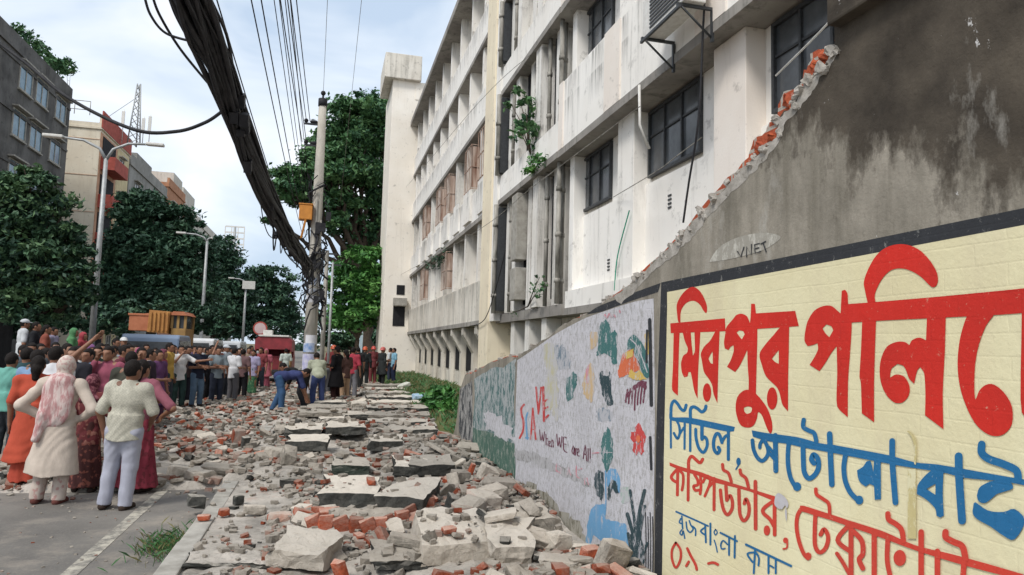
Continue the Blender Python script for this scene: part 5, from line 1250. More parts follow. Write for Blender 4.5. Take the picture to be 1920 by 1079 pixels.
o, part = block('apartment_block', 'orange brick apartment block with a pale roof room', XC, h0, h1, zh, LB['orange']); o_cur[0] = o
part(MB().box(XC - 6, XC - .3, h0 + 4, h1 - .5, zh, onX(338, 332, XC)[2]), 'roof_room', LB['pale']); 
for q in range(5):
    for w_ in range(2): y = h0 + 2 + w_ * 5; zz = zh - 3 - 3.1 * q; win(part, XC, y, y + 1.8, zz, zz + 1.5, 'glass', LB['pale'])
i0, i1 = h1 + .5, onX(405, 450, XC)[1]; zi = onX(352, 362, XC)[2] - .5
o, part = block('apartment_block', 'pale apartment block farthest along the road with balconies', XC, i0, i1, zi - 2, LB['pale']); o_cur[0] = o
for q in range(5):
    zz = zi - 5.5 - 3.1 * q
    for w_ in range(4): y = i0 + 2 + w_ * 8; win(part, XC, y, y + 2.2, zz + .7, zz + 2.2, 'glass', LB['grey'])
    part(MB().box(XC + .02, XC + 1.3, i1 - 8, i1 - 1, zz - .1, zz + .9), 'balcony', LB['pale'])
part(MB().box(XC - 5, XC - .5, i0 + 1, i0 + 9, zi - 1.9, zi + 1.2), 'roof_room', LB['pale'])
# roof garden of the dark block
for (bl, lab, sd) in (([blob(60, 80, 50, 22, 20), blob(78, 100, 50, 22, 22), blob(42, 62, 48, 24, 14), blob(92, 118, 52, 16, 14)], 'shrubs crowding the roof edge of the sooty dark block', 1), ([blob(108, 125, 58, 18, 12), blob(124, 124, 60, 16, 12), blob(132, 134, 61, 9, 6), blob(100, 112, 57, 14, 8)], 'wispy shrub leaning over the far roof corner of the sooty dark block', 2)):
    b0 = np.array(bl)[:, :3].mean(0); bb = (XL - .6, float(b0[1]), e0[2] - .9); bl = [(bb[0] + random.uniform(-.6, .6), b[1], b[2], b[3] * .8, b[4] * .8, b[5]) for b in bl]
    bl = [(*(onX(px_, py_, XL - .6)), b[3], b[4], b[5]) for b, (px_, py_) in zip(bl, (((60, 86), (78, 104), (44, 66), (92, 122)) if sd == 1 else ((108, 125), (124, 124), (132, 134), (100, 114))))]
    o_ = plant(lab, 'shrub', bl, 1100, .16, sd, 'mid', bb, 'roof_shrub')
# roadside shop under the near tree
sx, sy = -13.0, 28.0
sh = empty('roadside_shop', (sx, sy, ROADZ), 0, 'dark roadside shop with a pale green awning under the near tree', 'shop')
MB().box(-5, 0, -5, 7, 0, 3.1).build('wall', M['dark'], sh); MB().box(-5.2, .6, -5.3, 7.3, 3.1, 3.3).build('roof', M['rust'], sh)
m = MB(); m.add([(0.0, -1.5, 3.0), (0, 3.0, 3.0), (1.5, 3.0, 2.45), (1.5, -1.5, 2.45), (0, -1.5, 3.05), (0, 3, 3.05), (1.5, 3, 2.5), (1.5, -1.5, 2.5)], [(0, 1, 2, 3), (4, 7, 6, 5), (0, 3, 7, 4), (1, 5, 6, 2), (3, 2, 6, 7)]); m.build('awning', pm('pale_green_awning', (.42, .46, .25), (.3, .34, .18), 4), sh)
MB().box(.62, .7, -4.5, -1.8, 2.5, 3.2).build('signboard', pm('blue_signboard', (.12, .2, .42), (.1, .16, .34), 3), sh)

# ------------------------------------------------------------------ lamps, masts, signs
LAMP = pm('grey_lamp_steel', (.40, .41, .41), (.30, .31, .31), 8, .5, .4, metal=.3)
def lamp(label, px, py_base, Y, tip_y, lt, rt, board=None):
    b = onY(px, py_base, Y); zt_ = onY(px, tip_y, Y)[2]; X = b[0]; z0 = .44
    o = empty('street_lamp', (X, Y, z0), 0, label, 'street lamp', 'double armed street lamps on the road divider')
    MB().tube([(0, 0, 0), (0, 0, (zt_ - z0) * .5), (0, 0, zt_ - z0)], [.11, .09, .065], 10).build('pole', LAMP, o); MB().tube([(0, 0, 0), (0, 0, .35)], .16, 10).build('base', LAMP, o)
    H_ = zt_ - z0
    for tip in (lt, rt):
        if not tip: continue
        p = onY(tip[0], tip[1], Y); dx, dz = p[0] - X, p[2] - z0 - H_
        MB().tube([(0, 0, H_ - .05), (dx * .12, 0, H_ + dz * .55), (dx * .4, 0, H_ + dz * .93), (dx * .82, 0, H_ + dz)], [.06, .05, .045, .04], 8).build('arm', LAMP, o)
        MB().obox((dx * .91, 0, H_ + dz + .01), (abs(dx) * .34, .26, .10)).build('lamp_head', M['plastic'], o, bevel=.03)
    if board:
        a, c = onY(board[0], board[1], Y - .15), onY(board[2], board[3], Y - .15)
        MB().box(a[0] - X, c[0] - X, -.2, -.14, c[2] - z0, a[2] - z0).build('signboard', M['plastic'], o, bevel=.01)
lamp('tallest street lamp with two curved arms in front of the cream block', 175, 600, 27, 296, (90, 255), (300, 273))
lamp('street lamp with a long left arm in front of the dark trees', 377, 628, 43, 452, (335, 437), (398, 447))
lamp('distant street lamp carrying a small pale signboard', 455, 640, 58, 532, (431, 522), None, (455, 527, 478, 543))
tw_y = onX(258, 280, XC)[1]; zb_ = zc_
tm = empty('telecom_mast', (XC - 1.5, tw_y - 6, zc_), 0, 'thin lattice telecom mast with antennas on the roof of the cream block', 'mast')
mh = onY(258, 158, tw_y - 6)[2] - zc_; tx_ = onY(253, 270, tw_y - 6)[0] - (XC - 1.5)
m = MB()
for (a, b_) in ((-.5, -.4), (.5, -.4), (0, .5)): m.tube([(tx_ + a, b_, 0), (tx_ + a * .25, b_ * .25, mh)], .06, 5)
for q in range(9):
    t = q / 9; s = 1 - .75 * t; s2 = 1 - .75 * (t + 1 / 9); z0, z1 = t * mh, (t + 1 / 9) * mh
    P = [(-.5, -.4), (.5, -.4), (0, .5)]
    for k_ in range(3): a, b_ = P[k_], P[(k_ + 1) % 3]; m.tube([(tx_ + a[0] * s, a[1] * s, z0), (tx_ + b_[0] * s2, b_[1] * s2, z1)], .035, 4)
m.build('lattice', LAMP, tm)
m = MB()
for (dx, z0, z1) in ((-.9, .25, .5), (.7, .18, .42), (1.2, .2, .46)): m.box(tx_ + dx - .12, tx_ + dx + .12, -.7, -.58, mh * z0, mh * z1); m.tube([(tx_ + dx, -.5, 0), (tx_ + dx, -.5, mh * z1 + .2)], .035, 5)
m.build('antenna', M['plastic'], tm); MB().tube([(tx_, 0, mh * .8), (tx_ - 4.5, 0, 0.2)], .02, 4).build('guy_wire', M['cable'], tm)
Yf = 190; fl_ = empty('floodlight_tower', (onY(430, 600, Yf)[0], Yf, -.14), 0, 'distant stadium floodlight tower with rows of lamps on a frame', 'floodlight tower')
zt2, zt1 = onY(433, 424, Yf)[2], onY(433, 468, Yf)[2]; hw = 16 * Yf / F
m = MB(); m.tube([(0, 0, 0), (0, 0, zt2)], [.7, .3], 8); m.build('pole', LAMP, fl_)
m = MB()
for q in range(5): z = zt1 + (zt2 - zt1) * q / 4; m.box(-hw, hw, -.1, .1, z - .18, z + .18)
for x in (-hw, -hw / 3, hw / 3, hw): m.box(x - .1, x + .1, -.12, .12, zt1, zt2)
m.build('lamp_frame', M['plastic'], fl_)
rs = onY(488, 616, 38); o = empty('road_sign', (rs[0], 38, ROADZ), 0, 'round pinkish white road sign on a post behind the red pickup', 'sign')
MB().tube([(0, 0, 0), (0, 0, rs[2] + .25)], .035, 8).build('post', LAMP, o); MB().tube([(0, -.05, rs[2] - ROADZ), (0, -.08, rs[2] - ROADZ)], .34, 24).build('sign_rim', pm('red_sign_paint', (.5, .12, .1), None, 4), o); MB().tube([(0, -.081, rs[2] - ROADZ), (0, -.085, rs[2] - ROADZ)], .27, 24).build('sign_face', pm('pinkish_white_sign', (.62, .5, .5), (.55, .42, .42), 3), o)
bf = onY(670, 640, 56); o = empty('feather_banner', (bf[0], 56, 0), 0, 'pale blue and white feather banner standing left of the stair tower', 'banner')
zt3 = onY(670, 608, 56)[2]; MB().tube([(0, 0, 0), (0, 0, zt3)], .03, 6).build('pole', LAMP, o)
MB().prism([(0, .8), (.38, 1.0), (.42, zt3 - .7), (.25, zt3 - .15), (0, zt3)], lambda u, v, t: (u, t, v), .012).build('flag', pm('pale_blue_banner', (.42, .58, .68), (.6, .66, .7), 1.5), o)
# ------------------------------------------------------------------ utility pole and its cables
PY = 21.0
pb = onY(579, 700, PY); PX = pb[0]; ptop = onY(603, 186, PY)[2]
POLE = pm('pole_concrete', (.52, .49, .43), (.36, .335, .29), 3.5, .9, .15, .35, 30, stretch=(1, 1, .4))
pole = empty('utility_pole', (PX, PY, 0), 0, 'tall tapering concrete utility pole with posters, an orange box and tangled cables', 'utility pole')
MB().tube([(0, 0, -.1), (0, 0, ptop * .5), (0, 0, ptop)], [.20, .16, .105], 16).build('shaft', POLE, pole)
m = MB()
for z in (ptop - .25, ptop - 1.25, ptop - 2.0, ptop - 4.2, 4.1, 3.2): m.tube([(0, 0, z), (0, 0, z + .05)], .205 - .1 * z / ptop, 12)
m.build('steel_band', M['metal'], pole)
m = MB(); m.tube([(0, 0, ptop - .05), (0, 0, ptop + .12)], .03, 6); m.ball((0, 0, ptop + .18), .075, 8); m.tube([(0, 0, ptop - .22), (0, 0, ptop)], .13, 10)
m.build('top_insulator', M['cable'], pole)
for (px, py) in ((574, 232), (574, 272)):
    p = onY(px, py, PY); z = p[2]; x = p[0] - PX
    m = MB().obox((x / 2, 0, z), (abs(x) + .1, .05, .05)); m.build('cross_arm', M['frame'], pole)
    m = MB().tube([(x, 0, z), (x, 0, z + .06)], .03, 6); m.ball((x, 0, z + .09), .065, 8); m.ball((x + .22, 0, z + .07), (.12, .06, .06), 8); m.build('insulator', M['cable'], pole)
m = MB().tube([(-.02, -.15, 3.2), (-.02, -.17, ptop - 3)], .03, 6); m.tube([(.1, -.12, 2.0), (.12, -.14, ptop - 3.6)], .025, 6); m.build('conduit', M['pipe'], pole)
ob = onY(574, 398, PY - .25); bz = ob[2]; bxx = ob[0] - PX
m = MB().box(bxx - .19, bxx + .17, -.32, .02, bz - .22, bz + .2); m.box(bxx - .21, bxx + .19, -.34, .04, bz + .201, bz + .24); m.tube([(bxx, -.3, bz - .22), (bxx - .1, -.25, bz - .75)], .035, 6)
m.build('junction_box', pm('orange_box_paint', (.62, .26, .05), (.48, .19, .04), 6, .6, .3), pole, bevel=.02)
PAPER = [pm('poster_paper_%s' % n, c, c2, s, .9, .1) for n, c, c2, s in (('blue', (.16, .26, .48), (.62, .64, .68), 4), ('white', (.66, .66, .68), (.50, .50, .55), 3), ('violet', (.36, .36, .55), (.64, .62, .66), 5))]
for i, (z0, z1, a0, a1, k_) in enumerate(((.35, .95, 2.9, 5.6, 1), (1.0, 1.45, 3.2, 5.9, 2), (1.5, 1.75, 3.4, 5.4, 0), (1.72, 1.98, 3.9, 5.9, 1), (3.15, 3.3, 2.5, 6.2, 0), (2.9, 3.1, 3.2, 5.6, 1), (3.34, 3.6, 2.6, 6.1, 0), (.3, .85, 5.6, 6.6, 2))):
    m = MB(); n = 10; r_ = .206 - .1 * z0 / ptop
    V = [(r_ * math.cos(a0 + (a1 - a0) * q / n), r_ * math.sin(a0 + (a1 - a0) * q / n), z) for z in (z0, z1) for q in range(n + 1)]
    m.add(V, [(q, q + 1, n + 2 + q, n + 1 + q) for q in range(n)], 0, True); m.build('poster', PAPER[k_], pole)
# tangle around the pole
m = MB(); r_ = random.Random(3)
for q in range(46):
    z = r_.uniform(2.6, 6.2); a = r_.uniform(0, 6.28); L = r_.uniform(.5, 1.9); rr = r_.uniform(.2, .36); P = []
    for t in range(8): P.append(((rr + .06 * math.sin(t * 2 + q)) * math.cos(a + t * r_.uniform(.1, .5)), (rr + .05) * math.sin(a + t * .3), z + L * (t / 7 - .5) + r_.uniform(-.08, .08)))
    m.tube(P, r_.choice((.011, .016, .022, .03)), 5, cap=False)
for q in range(9):
    z = r_.uniform(2.8, 5.8); m.obox((r_.uniform(-.3, .35), -.2, z), (.14, .1, r_.uniform(.2, .35)))
m.build('cable_tangle', M['cable'], pole, recalc=False)
# companion posts
for (px, y_, top_y, r1, lab) in ((602, 22.3, 470, .075, 'dark slim steel post standing right behind the concrete utility pole'), (614, 26, 492, .05, 'thin grey steel pole standing farther right of the utility pole')):
    b = onY(px, 700, y_); z = onY(px + 12, top_y, y_)[2]; o = empty('steel_post', (b[0], y_, 0), 0, lab, 'post')
    MB().tube([(0, 0, -.05), (0, 0, z)], [r1, r1 * .8], 10).build('shaft', M['pipe'] if r1 > .06 else LAMP, o); MB().obox((0, 0, z - .1), (.6, .05, .05)).build('cross_arm', M['frame'], o)
# thick cable bundle
def plane_pt(px, py):
    r = ray(px, py); t = ((PX) * 1 - (-.0429) * PY * -1 - 0)  # x = PX - .0429*(PY - y)
    k_ = (PX - .0429 * PY) / (r[0] - .0429 * r[1]); return CAM + r * k_
bp = [plane_pt(px, py) for px, py in ((372, 22), (404, 110), (440, 215), (478, 320), (515, 400), (548, 455), (578, 496))]
P0, P1 = np.array(bp[0]), np.array(bp[1]); back = [P0 + (P0 - P1) * k_ + np.array([0, 0, .0]) for k_ in (3.2, 1.4)]
path = back + bp
def crom3(P, n=5):
    P = [np.array(p, float) for p in P]; P = [P[0]] + P + [P[-1]]; out = []
    for i in range(1, len(P) - 2):
        for q in range(n):
            t = q / n; a, b, c, d = P[i - 1:i + 3]; out.append(.5 * (2 * b + (c - a) * t + (2 * a - 5 * b + 4 * c - d) * t * t + (3 * b - a - 3 * c + d) * t ** 3))
    return out + [P[-2]]
CP = crom3(path, 5); n = len(CP)
m = MB(); r_ = random.Random(9)
for q in range(56):
    a, rr, w, ph = r_.uniform(0, 6.28), .105 * math.sqrt(r_.random()), r_.uniform(-.12, .12), r_.uniform(0, 6)
    sag = r_.choice((0, 0, 0, 0, .02, .04)) ; P = []
    for i, c in enumerate(CP):
        t = i / (n - 1); s = 1 + .38 * math.sin(t * 11 + ph) + (.25 * max(0, t - .72) / .28)
        P.append((c[0] + rr * s * math.cos(a + w * i), c[1], c[2] + 1.15 * rr * s * math.sin(a + w * i) - sag * math.sin(t * 12 + ph) ** 2 - (r_.uniform(0, .12) if t > .8 else 0)))
    m.tube(P, r_.choice((.010, .014, .018, .026)), 5, cap=False)
bundle = m.build('cable_bundle', M['cable'], None, recalc=False); tag(bundle, 'thick black bundle of street cables sweeping down to the utility pole', 'cables')
m = MB()
for q in range(20):
    i = int(n * r_.uniform(.70, .98)); c = CP[min(i, n - 1)]; d = CP[min(i + r_.randint(1, 4), n - 1)]; L = r_.uniform(.1, .55) * r_.choice((1, 1, .5)); x = r_.uniform(-.14, .14)
    P = [(c[0] + x + (d[0] - c[0]) * t, c[1] + (d[1] - c[1]) * t, c[2] + (d[2] - c[2]) * t - L * math.sin(math.pi * t) ** .7) for t in np.linspace(0, 1, 9)]
    m.tube(P, r_.choice((.008, .012, .017)), 5, cap=False)
for q in range(12):
    c = CP[int(n * r_.uniform(.45, .97))]; m.obox((c[0] + r_.uniform(-.1, .14), c[1], c[2] + r_.uniform(-.2, .1)), (.08, .13, r_.uniform(.06, .14)), Matrix.Rotation(.5, 3, 'X'))
m.build('hanging_loops', M['cable'], bundle, recalc=False)
def wire(label, pts, Y=None, r=.012, group=None, name='cable', mat='cable', n=8):
    P = [onY(p[0], p[1], p[2] if len(p) > 2 else Y) for p in pts]
    o = MB().tube(crom3(P, n), r, 6, cap=False).build(name, M[mat], None, recalc=False); return tag(o, label, 'cable', group)
wire('long loose black cable sagging in front of the apartment blocks to the cable bundle', [(-140, -20, 10), (37, 110, 9.7), (130, 185, 9.4), (250, 243, 9.1), (330, 247, 8.9), (385, 230, 8.8), (418, 208, 8.7)], r=.021)
wire('short cable loop curling left of the top of the cable bundle', [(270, -10, 7), (282, 28, 7.1), (310, 62, 7.2), (358, 78, 7.2)], r=.013)
wire('loose cable slanting down into the left side of the cable bundle', [(285, -10, 7.2), (300, 30, 7.4), (340, 95, 7.8), (400, 168, 8.3)], r=.014)
wire('cable running close along the left edge of the cable bundle', [(316, -10, 6.9), (330, 28, 7), (352, 70, 7.2)], r=.018)
wg = 'overhead power lines along the street'
for i, (x, z) in enumerate([(-1.95, 7.4), (-1.55, 7.95), (-1.38, 7.95), (-1.17, 8.0), (-1.08, 8.0), (-.98, 8.0), (-.9, 8.05)]):
    P = [(x, yy, z - .35 * math.sin(math.pi * (yy - 2) / 43)) for yy in np.linspace(2, 45, 14)]
    lab = ('lowest single overhead power line running beside the cable bundle', 'outer line of the left pair of overhead power lines', 'inner line of the left pair of overhead power lines')[i] if i < 3 else 'one of the closely spaced overhead power lines between cable bundle and pole'
    tag(MB().tube(P, .013 if i < 3 else .009, 5, cap=False).build('power_line', M['cable'], None, recalc=False), lab, 'cable', wg)
for i, (px, py, dx) in enumerate(((574, 228, 0), (577, 230, .06), (574, 268, 0), (571, 270, -.07))):
    p = onY(px, py, PY); P = [(p[0] + dx - .01 * (PY - yy), yy, p[2] + .05 + (.25 if i < 2 else .55) * ((PY - yy) / 20) - .3 * math.sin(math.pi * (PY - yy) / 25)) for yy in np.linspace(PY, 0, 12)]
    tag(MB().tube(P, .011, 5, cap=False).build('power_line', M['cable'], None, recalc=False), 'overhead power line tied to an insulator on the cross arms of the utility pole', 'cable', wg)
for i, (x, z, y1, lab) in enumerate(((-.05, ptop + .2, PY, 'thin wire rising straight from the top of the utility pole'), (.42, 9.6, 40, 'thin single wire just right of the top of the utility pole'))):
    P = [(x - (x - PX) * (1 if i == 0 else 0) * (yy / y1), yy, z) for yy in np.linspace(1, y1, 8)]
    tag(MB().tube(P, .006, 5, cap=False).build('power_line', M['pipe'], None, recalc=False), lab, 'cable', wg)
# wires on the facade
def wireX(label, pts, r, mat='cable'):
    P = [onX(p[0], p[1], p[2]) for p in pts]; tag(MB().tube(crom3(P, 6), r, 6, cap=False).build('cable', M[mat], None, recalc=False), label, 'cable')
wireX('black cable hanging down the facade past the right edge of the big window', [(1322, -10, 4.95), (1318, 60, 4.95), (1313, 180, 4.95), (1305, 262, 4.95), (1292, 340, 4.98), (1281, 418, 5.0)], .016)
wireX('pale wire stretched across the window above the broken wall', [(1600, -15, 4.6), (1545, 52, 4.75), (1455, 142, 5.0)], .012, 'plastic')
wireX('thin wire slung across the dark window to the facade', [(1316, 258, 4.98), (1270, 292, 5.05), (1230, 322, 5.1), (1150, 370, 5.3)], .008, 'pipe')
wireX('green cable running down the white facade above the broken wall', [(1180, 395, 5.3), (1158, 480, 5.3), (1152, 545, 5.3)], .012, 'copper')
wireX('dark cable draped from the yellow pilaster down to the verge', [(948, 470, 4.85), (930, 540, 4.85), (908, 600, 4.85), (880, 612, 4.85)], .014)
wireX('thin wire crossing the facade of the far wing', [(1010, 90, 4.6), (900, 190, 4.6), (780, 330, 4.6), (700, 420, 4.6)], .008, 'pipe')
wireX('second thin wire crossing lower over the far wing', [(1200, 200, 4.5), (1000, 350, 4.5), (860, 455, 4.5), (715, 535, 4.5)], .008, 'pipe')

# ------------------------------------------------------------------ vehicles
GL = M['glass']
def wheel(parent, x, y, r, w=.2):
    m = MB().tube([(x - w / 2, y, r), (x + w / 2, y, r)], r, 18); t = m.build('wheel', M['black'], parent); t_ = MB().tube([(x - w / 2 - .006, y, r), (x + w / 2 + .006, y, r)], r * .55, 14).build('rim', M['metal'], t)
def van(label, X, Y, rz, paint, h=1.95, L=4.6, wd=1.75):
    o = empty('minibus', (X, Y, ROADZ), rz, label, 'van', 'minibuses behind the crowd'); hw = wd / 2
    prof = [(-L / 2, .35), (-L / 2, h * .62), (-L / 2 + .12, h - .12), (-L / 2 + .3, h), (L / 2 - 1.35, h), (L / 2 - .95, h - .1), (L / 2 - .28, h * .55), (L / 2, h * .48), (L / 2 + .02, .35)]
    MB().prism(prof, lambda u, v, t: (t - hw, u, v), wd).build('body', paint, o, bevel=.06)
    for s in (-1, 1):
        for (a, b) in ((-L / 2 + .25, -L / 2 + 1.3), (-L / 2 + 1.38, -L / 2 + 2.4), (-L / 2 + 2.48, -L / 2 + 3.35)):
            MB().box(s * hw - .012, s * hw + .012, a, b, h * .56, h - .2).build('window', GL, o)
        for y in (-L / 2 + .85, L / 2 - .85): wheel(o, s * (hw - .12), y, .31)
        MB().box(s * hw * .75 - .14, s * hw * .75 + .14, L / 2 - .05, L / 2 + .04, .62, .78).build('headlight', M['plastic'], o)
    m = MB(); m.add([(-hw + .12, L / 2 - .27, h * .58), (hw - .12, L / 2 - .27, h * .58), (hw - .18, L / 2 - .9, h - .15), (-hw + .18, L / 2 - .9, h - .15)], [(0, 1, 2, 3)]); m.v = [(a, b + .03, c + .02) for a, b, c in m.v]; m.build('windscreen', GL, o, recalc=False)
    MB().box(-hw + .2, hw - .2, -L / 2 - .012, -L / 2 + .01, h * .56, h - .24).build('rear_window', GL, o); MB().box(-hw - .02, hw + .02, -L / 2 - .1, -L / 2 + .04, .34, .5).build('bumper', M['black'], o, bevel=.02); return o
def carpaint(n, c): return pm(n, c, tuple(x * .9 for x in c), 3, .3, .5)
vx = onY(288, 640, 27)[0]; van('blue grey minibus parked in front of the orange dump truck', vx, 28, rad(4), carpaint('blue_grey_paint', (.17, .23, .33)), 2.0)
van('white minibus behind the crowd at the foot of the second street lamp', onY(380, 640, 42)[0], 42, rad(0), carpaint('white_paint', (.66, .67, .68)), 1.98)
van('small white minibus farther off among the heads of the crowd', onY(432, 640, 50)[0], 50, rad(0), carpaint('silver_white_paint', (.56, .58, .60)), 1.9)
# dump truck, seen from its side
TYk = 34; tx = onY(302, 640, TYk)[0]; tr = empty('dump_truck', (tx, TYk, ROADZ), 0, 'orange dump truck with ribbed body and glazed cab above the crowd', 'truck')
OR = pm('orange_truck_paint', (.48, .235, .07), (.36, .16, .05), 3, .6, .3); OR2 = pm('faded_red_orange_paint', (.50, .19, .10), (.40, .14, .07), 3, .7, .25); TAN = pm('dusty_ochre_cab_paint', (.40, .25, .09), (.28, .17, .07), 3, .7, .25)
q_ = TYk / F
def tpx(px): return onY(px, 610, TYk)[0] - tx
def tpz(py): return onY(302, py, TYk)[2] - ROADZ
MB().box(tpx(240), tpx(356), -.9, .9, .55, .8).build('chassis', M['black'], tr)
b_ = MB().prism([(tpx(254), tpz(622)), (tpx(254), tpz(593)), (tpx(292), tpz(590)), (tpx(296), tpz(622))], lambda u, v, t: (u, t - 1.1, v), 2.2); b_.box(tpx(254) - .05, tpx(292), -1.13, -1.101, tpz(595), tpz(591)); b_.build('tail_body', OR2, tr, bevel=.02)
b_ = MB().prism([(tpx(288), tpz(624)), (tpx(290), tpz(584)), (tpx(328), tpz(586)), (tpx(326), tpz(626))], lambda u, v, t: (u, t - 1.15, v), 2.3)
for k_ in range(5): u = tpx(294 + k_ * 7.5); b_.box(u - .035, u + .035, -1.21, -1.151, tpz(622), tpz(588))
b_.build('tipper_body', OR, tr, bevel=.015)
MB().box(tpx(330), tpx(357), -1.0, 1.0, .8, tpz(616)).build('cab', TAN, tr, bevel=.03)
m = MB()
for u in (331, 342, 355): m.box(tpx(u) - .05, tpx(u) + .05, -1.0, -.9, tpz(616), tpz(592)); m.box(tpx(u) - .05, tpx(u) + .05, .9, 1.0, tpz(616), tpz(592))
m.build('cab_pillar', TAN, tr); m = MB().prism([(tpx(328), tpz(592)), (tpx(333), tpz(585)), (tpx(352), tpz(585)), (tpx(359), tpz(592))], lambda u, v, t: (u, t - 1.1, v), 2.2); m.build('cab_roof', OR2, tr)
MB().box(tpx(333), tpx(354), -.93, .93, tpz(616), tpz(592)).build('cab_glass', GL, tr)
for x in (tpx(262), tpx(292), tpx(344)):
    for y in (-.85, .85):
        w_ = MB().tube([(x, y - .15, .5), (x, y + .15, .5)], .5, 18).build('wheel', M['black'], tr); MB().tube([(x, y - .16, .5), (x, y + .16, .5)], .24, 12).build('rim', OR, w_)
# red covered pickup, seen from behind
RY = 36; rx = onY(518, 640, RY)[0]; pk = empty('pickup_van', (rx, RY, ROADZ), 0, 'small red covered pickup with open back standing behind the bent workers', 'pickup')
RED = pm('red_pickup_paint', (.30, .04, .05), (.17, .028, .033), 3, .55, .4)
hw = .76
MB().box(-hw, hw, -1.6, 2.4, .5, .62).build('bed_floor', M['frame'], pk); m = MB().prism([(-hw - .05, 1.45), (-hw - .05, 1.98), (-hw + .12, 2.12), (hw - .12, 2.1), (hw + .05, 1.96), (hw + .05, 1.45), (hw - .02, 1.45), (hw - .02, 1.55), (-hw + .02, 1.55), (-hw + .02, 1.45)], lambda u, v, t: (u, t - 1.7, v), 3.2); m.build('canopy', RED, pk)
m = MB().box(-hw + .1, hw - .1, -1.75, 1.0, 2.12, 2.2); m.box(-.5, -.1, -1.5, -.8, 2.2, 2.42); m.build('roof_load', M['plastic'], pk, bevel=.02)
for x in (-hw, hw): MB().box(x - .035, x + .035, -1.66, -1.58, .6, 1.46).build('post', TAN, pk)
for s in (-1, 1): MB().box(s * hw - .03, s * hw + .03, -1.56, 1.5, .62, 1.15).build('side_panel', RED, pk)
MB().box(-.38, .42, -1.4, -1.34, .6, 1.25).build('seat_back', RED, pk, bevel=.03); MB().box(-hw - .05, hw + .05, -1.78, -1.6, .38, .56).build('bumper', M['black'], pk, bevel=.02)
m = MB().prism([(1.5, .45), (1.5, 1.9), (2.6, 1.9), (3.0, 1.3), (3.6, 1.15), (3.65, .45)], lambda u, v, t: (t - hw, u, v), hw * 2); m.build('cab', RED, pk, bevel=.03)
for s in (-1, 1):
    for y in (-1.0, 2.8): wheel(pk, s * (hw - .1), y, .29, .18)
    MB().box(s * .62 - .08, s * .62 + .08, -1.80, -1.775, .64, .76).build('tail_light', RED, pk)
# ------------------------------------------------------------------ people
def ft(px, py, z=ROADZ): p = onZ(px, py, z); return (p[0], p[1])
def scarf_back(body, J, H, vox, garment):
    T = J['T']
    P = [('e', T((0, -.066, .745)), (.105 * H, .036 * H, .13 * H), None), ('e', T((.0, -.076, .64)), (.098 * H, .03 * H, .12 * H), None), ('c', T((-.065, -.082, .60)), T((-.085, -.10, .44)), .036 * H, .026 * H), ('e', T((0, -.03, .845)), (.085 * H, .07 * H, .05 * H), None)]
    garment(P, cloth((.70, .55, .51), 'streak', (.46, .20, .20)), 'shawl', .03, None, .006, 60, 4)
near = 'onlookers standing on the road in front'
figure('woman in beige kameez and pink patterned headscarf seen from behind, hands on hips', 0, 0, 1.585, -6, lean=.055, at=ft(88, 944), shirt=(.60, .50, .41), sl='long', hem=.20, low=('trousers', (.58, .48, .41), 'floral', (.42, .22, .20)), head='scarf', hcol=((.68, .58, .50), 'speckle', (.48, .27, .25)), armL='hip', armR='hip', legs='stand', vox=.0085, shoe=(.16, .05, .04), skin=0, group=near, extra=scarf_back)
figure('man in checked beige shirt and pale lavender trousers seen from behind', 0, 0, 1.575, -12, lean=.06, at=ft(214, 955), shirt=(.56, .53, .42), spat='check', sc2=(.32, .31, .25), sl='half', hem=.465, low=('trousers', (.42, .43, .52)), armL=((-.165, -.03, .64), (-.135, .0, .50)), armR=((.17, .02, .65), (.13, .09, .58)), legs='stand', vox=.0085, girth=1.14, shoe=(.06, .04, .03), skin=1, group=near, look=(-.1, -.3))
figure('woman in bright orange red dress with black hair cut off by the left edge', 0, 0, 1.56, 8, at=ft(52, 912), shirt=(.55, .065, .02), sl='half', hem=.2, low=('skirt', (.50, .055, .02)), head='long', armR='fold', vox=.0095, girth=1.12, group=near, skin=0)
figure('woman in dark maroon patterned sari between the beige woman and the checked shirt man', 0, 0, 1.36, -15, at=ft(158, 922), shirt=(.16, .03, .035), spat='floral', sc2=(.30, .12, .09), sl='half', hem=.4, low=('skirt', (.085, .03, .03), 'floral', (.24, .07, .05)), head='scarf', hcol=((.14, .03, .05), 'speckle', (.30, .10, .12)), vox=.0095, group=near, skin=1, armR='fold')
figure('woman in crimson sari with pink sleeve, elbow out, half hidden behind the checked shirt man', 0, 0, 1.55, -25, at=ft(250, 922), shirt=(.32, .09, .13), sl='half', hem=.42, low=('skirt', (.27, .025, .05), 'floral', (.14, .02, .03), .175), head='long', armR=((.30, -.02, .64), (.17, .05, .575)), armL='fold', vox=.0095, group=near, skin=0)
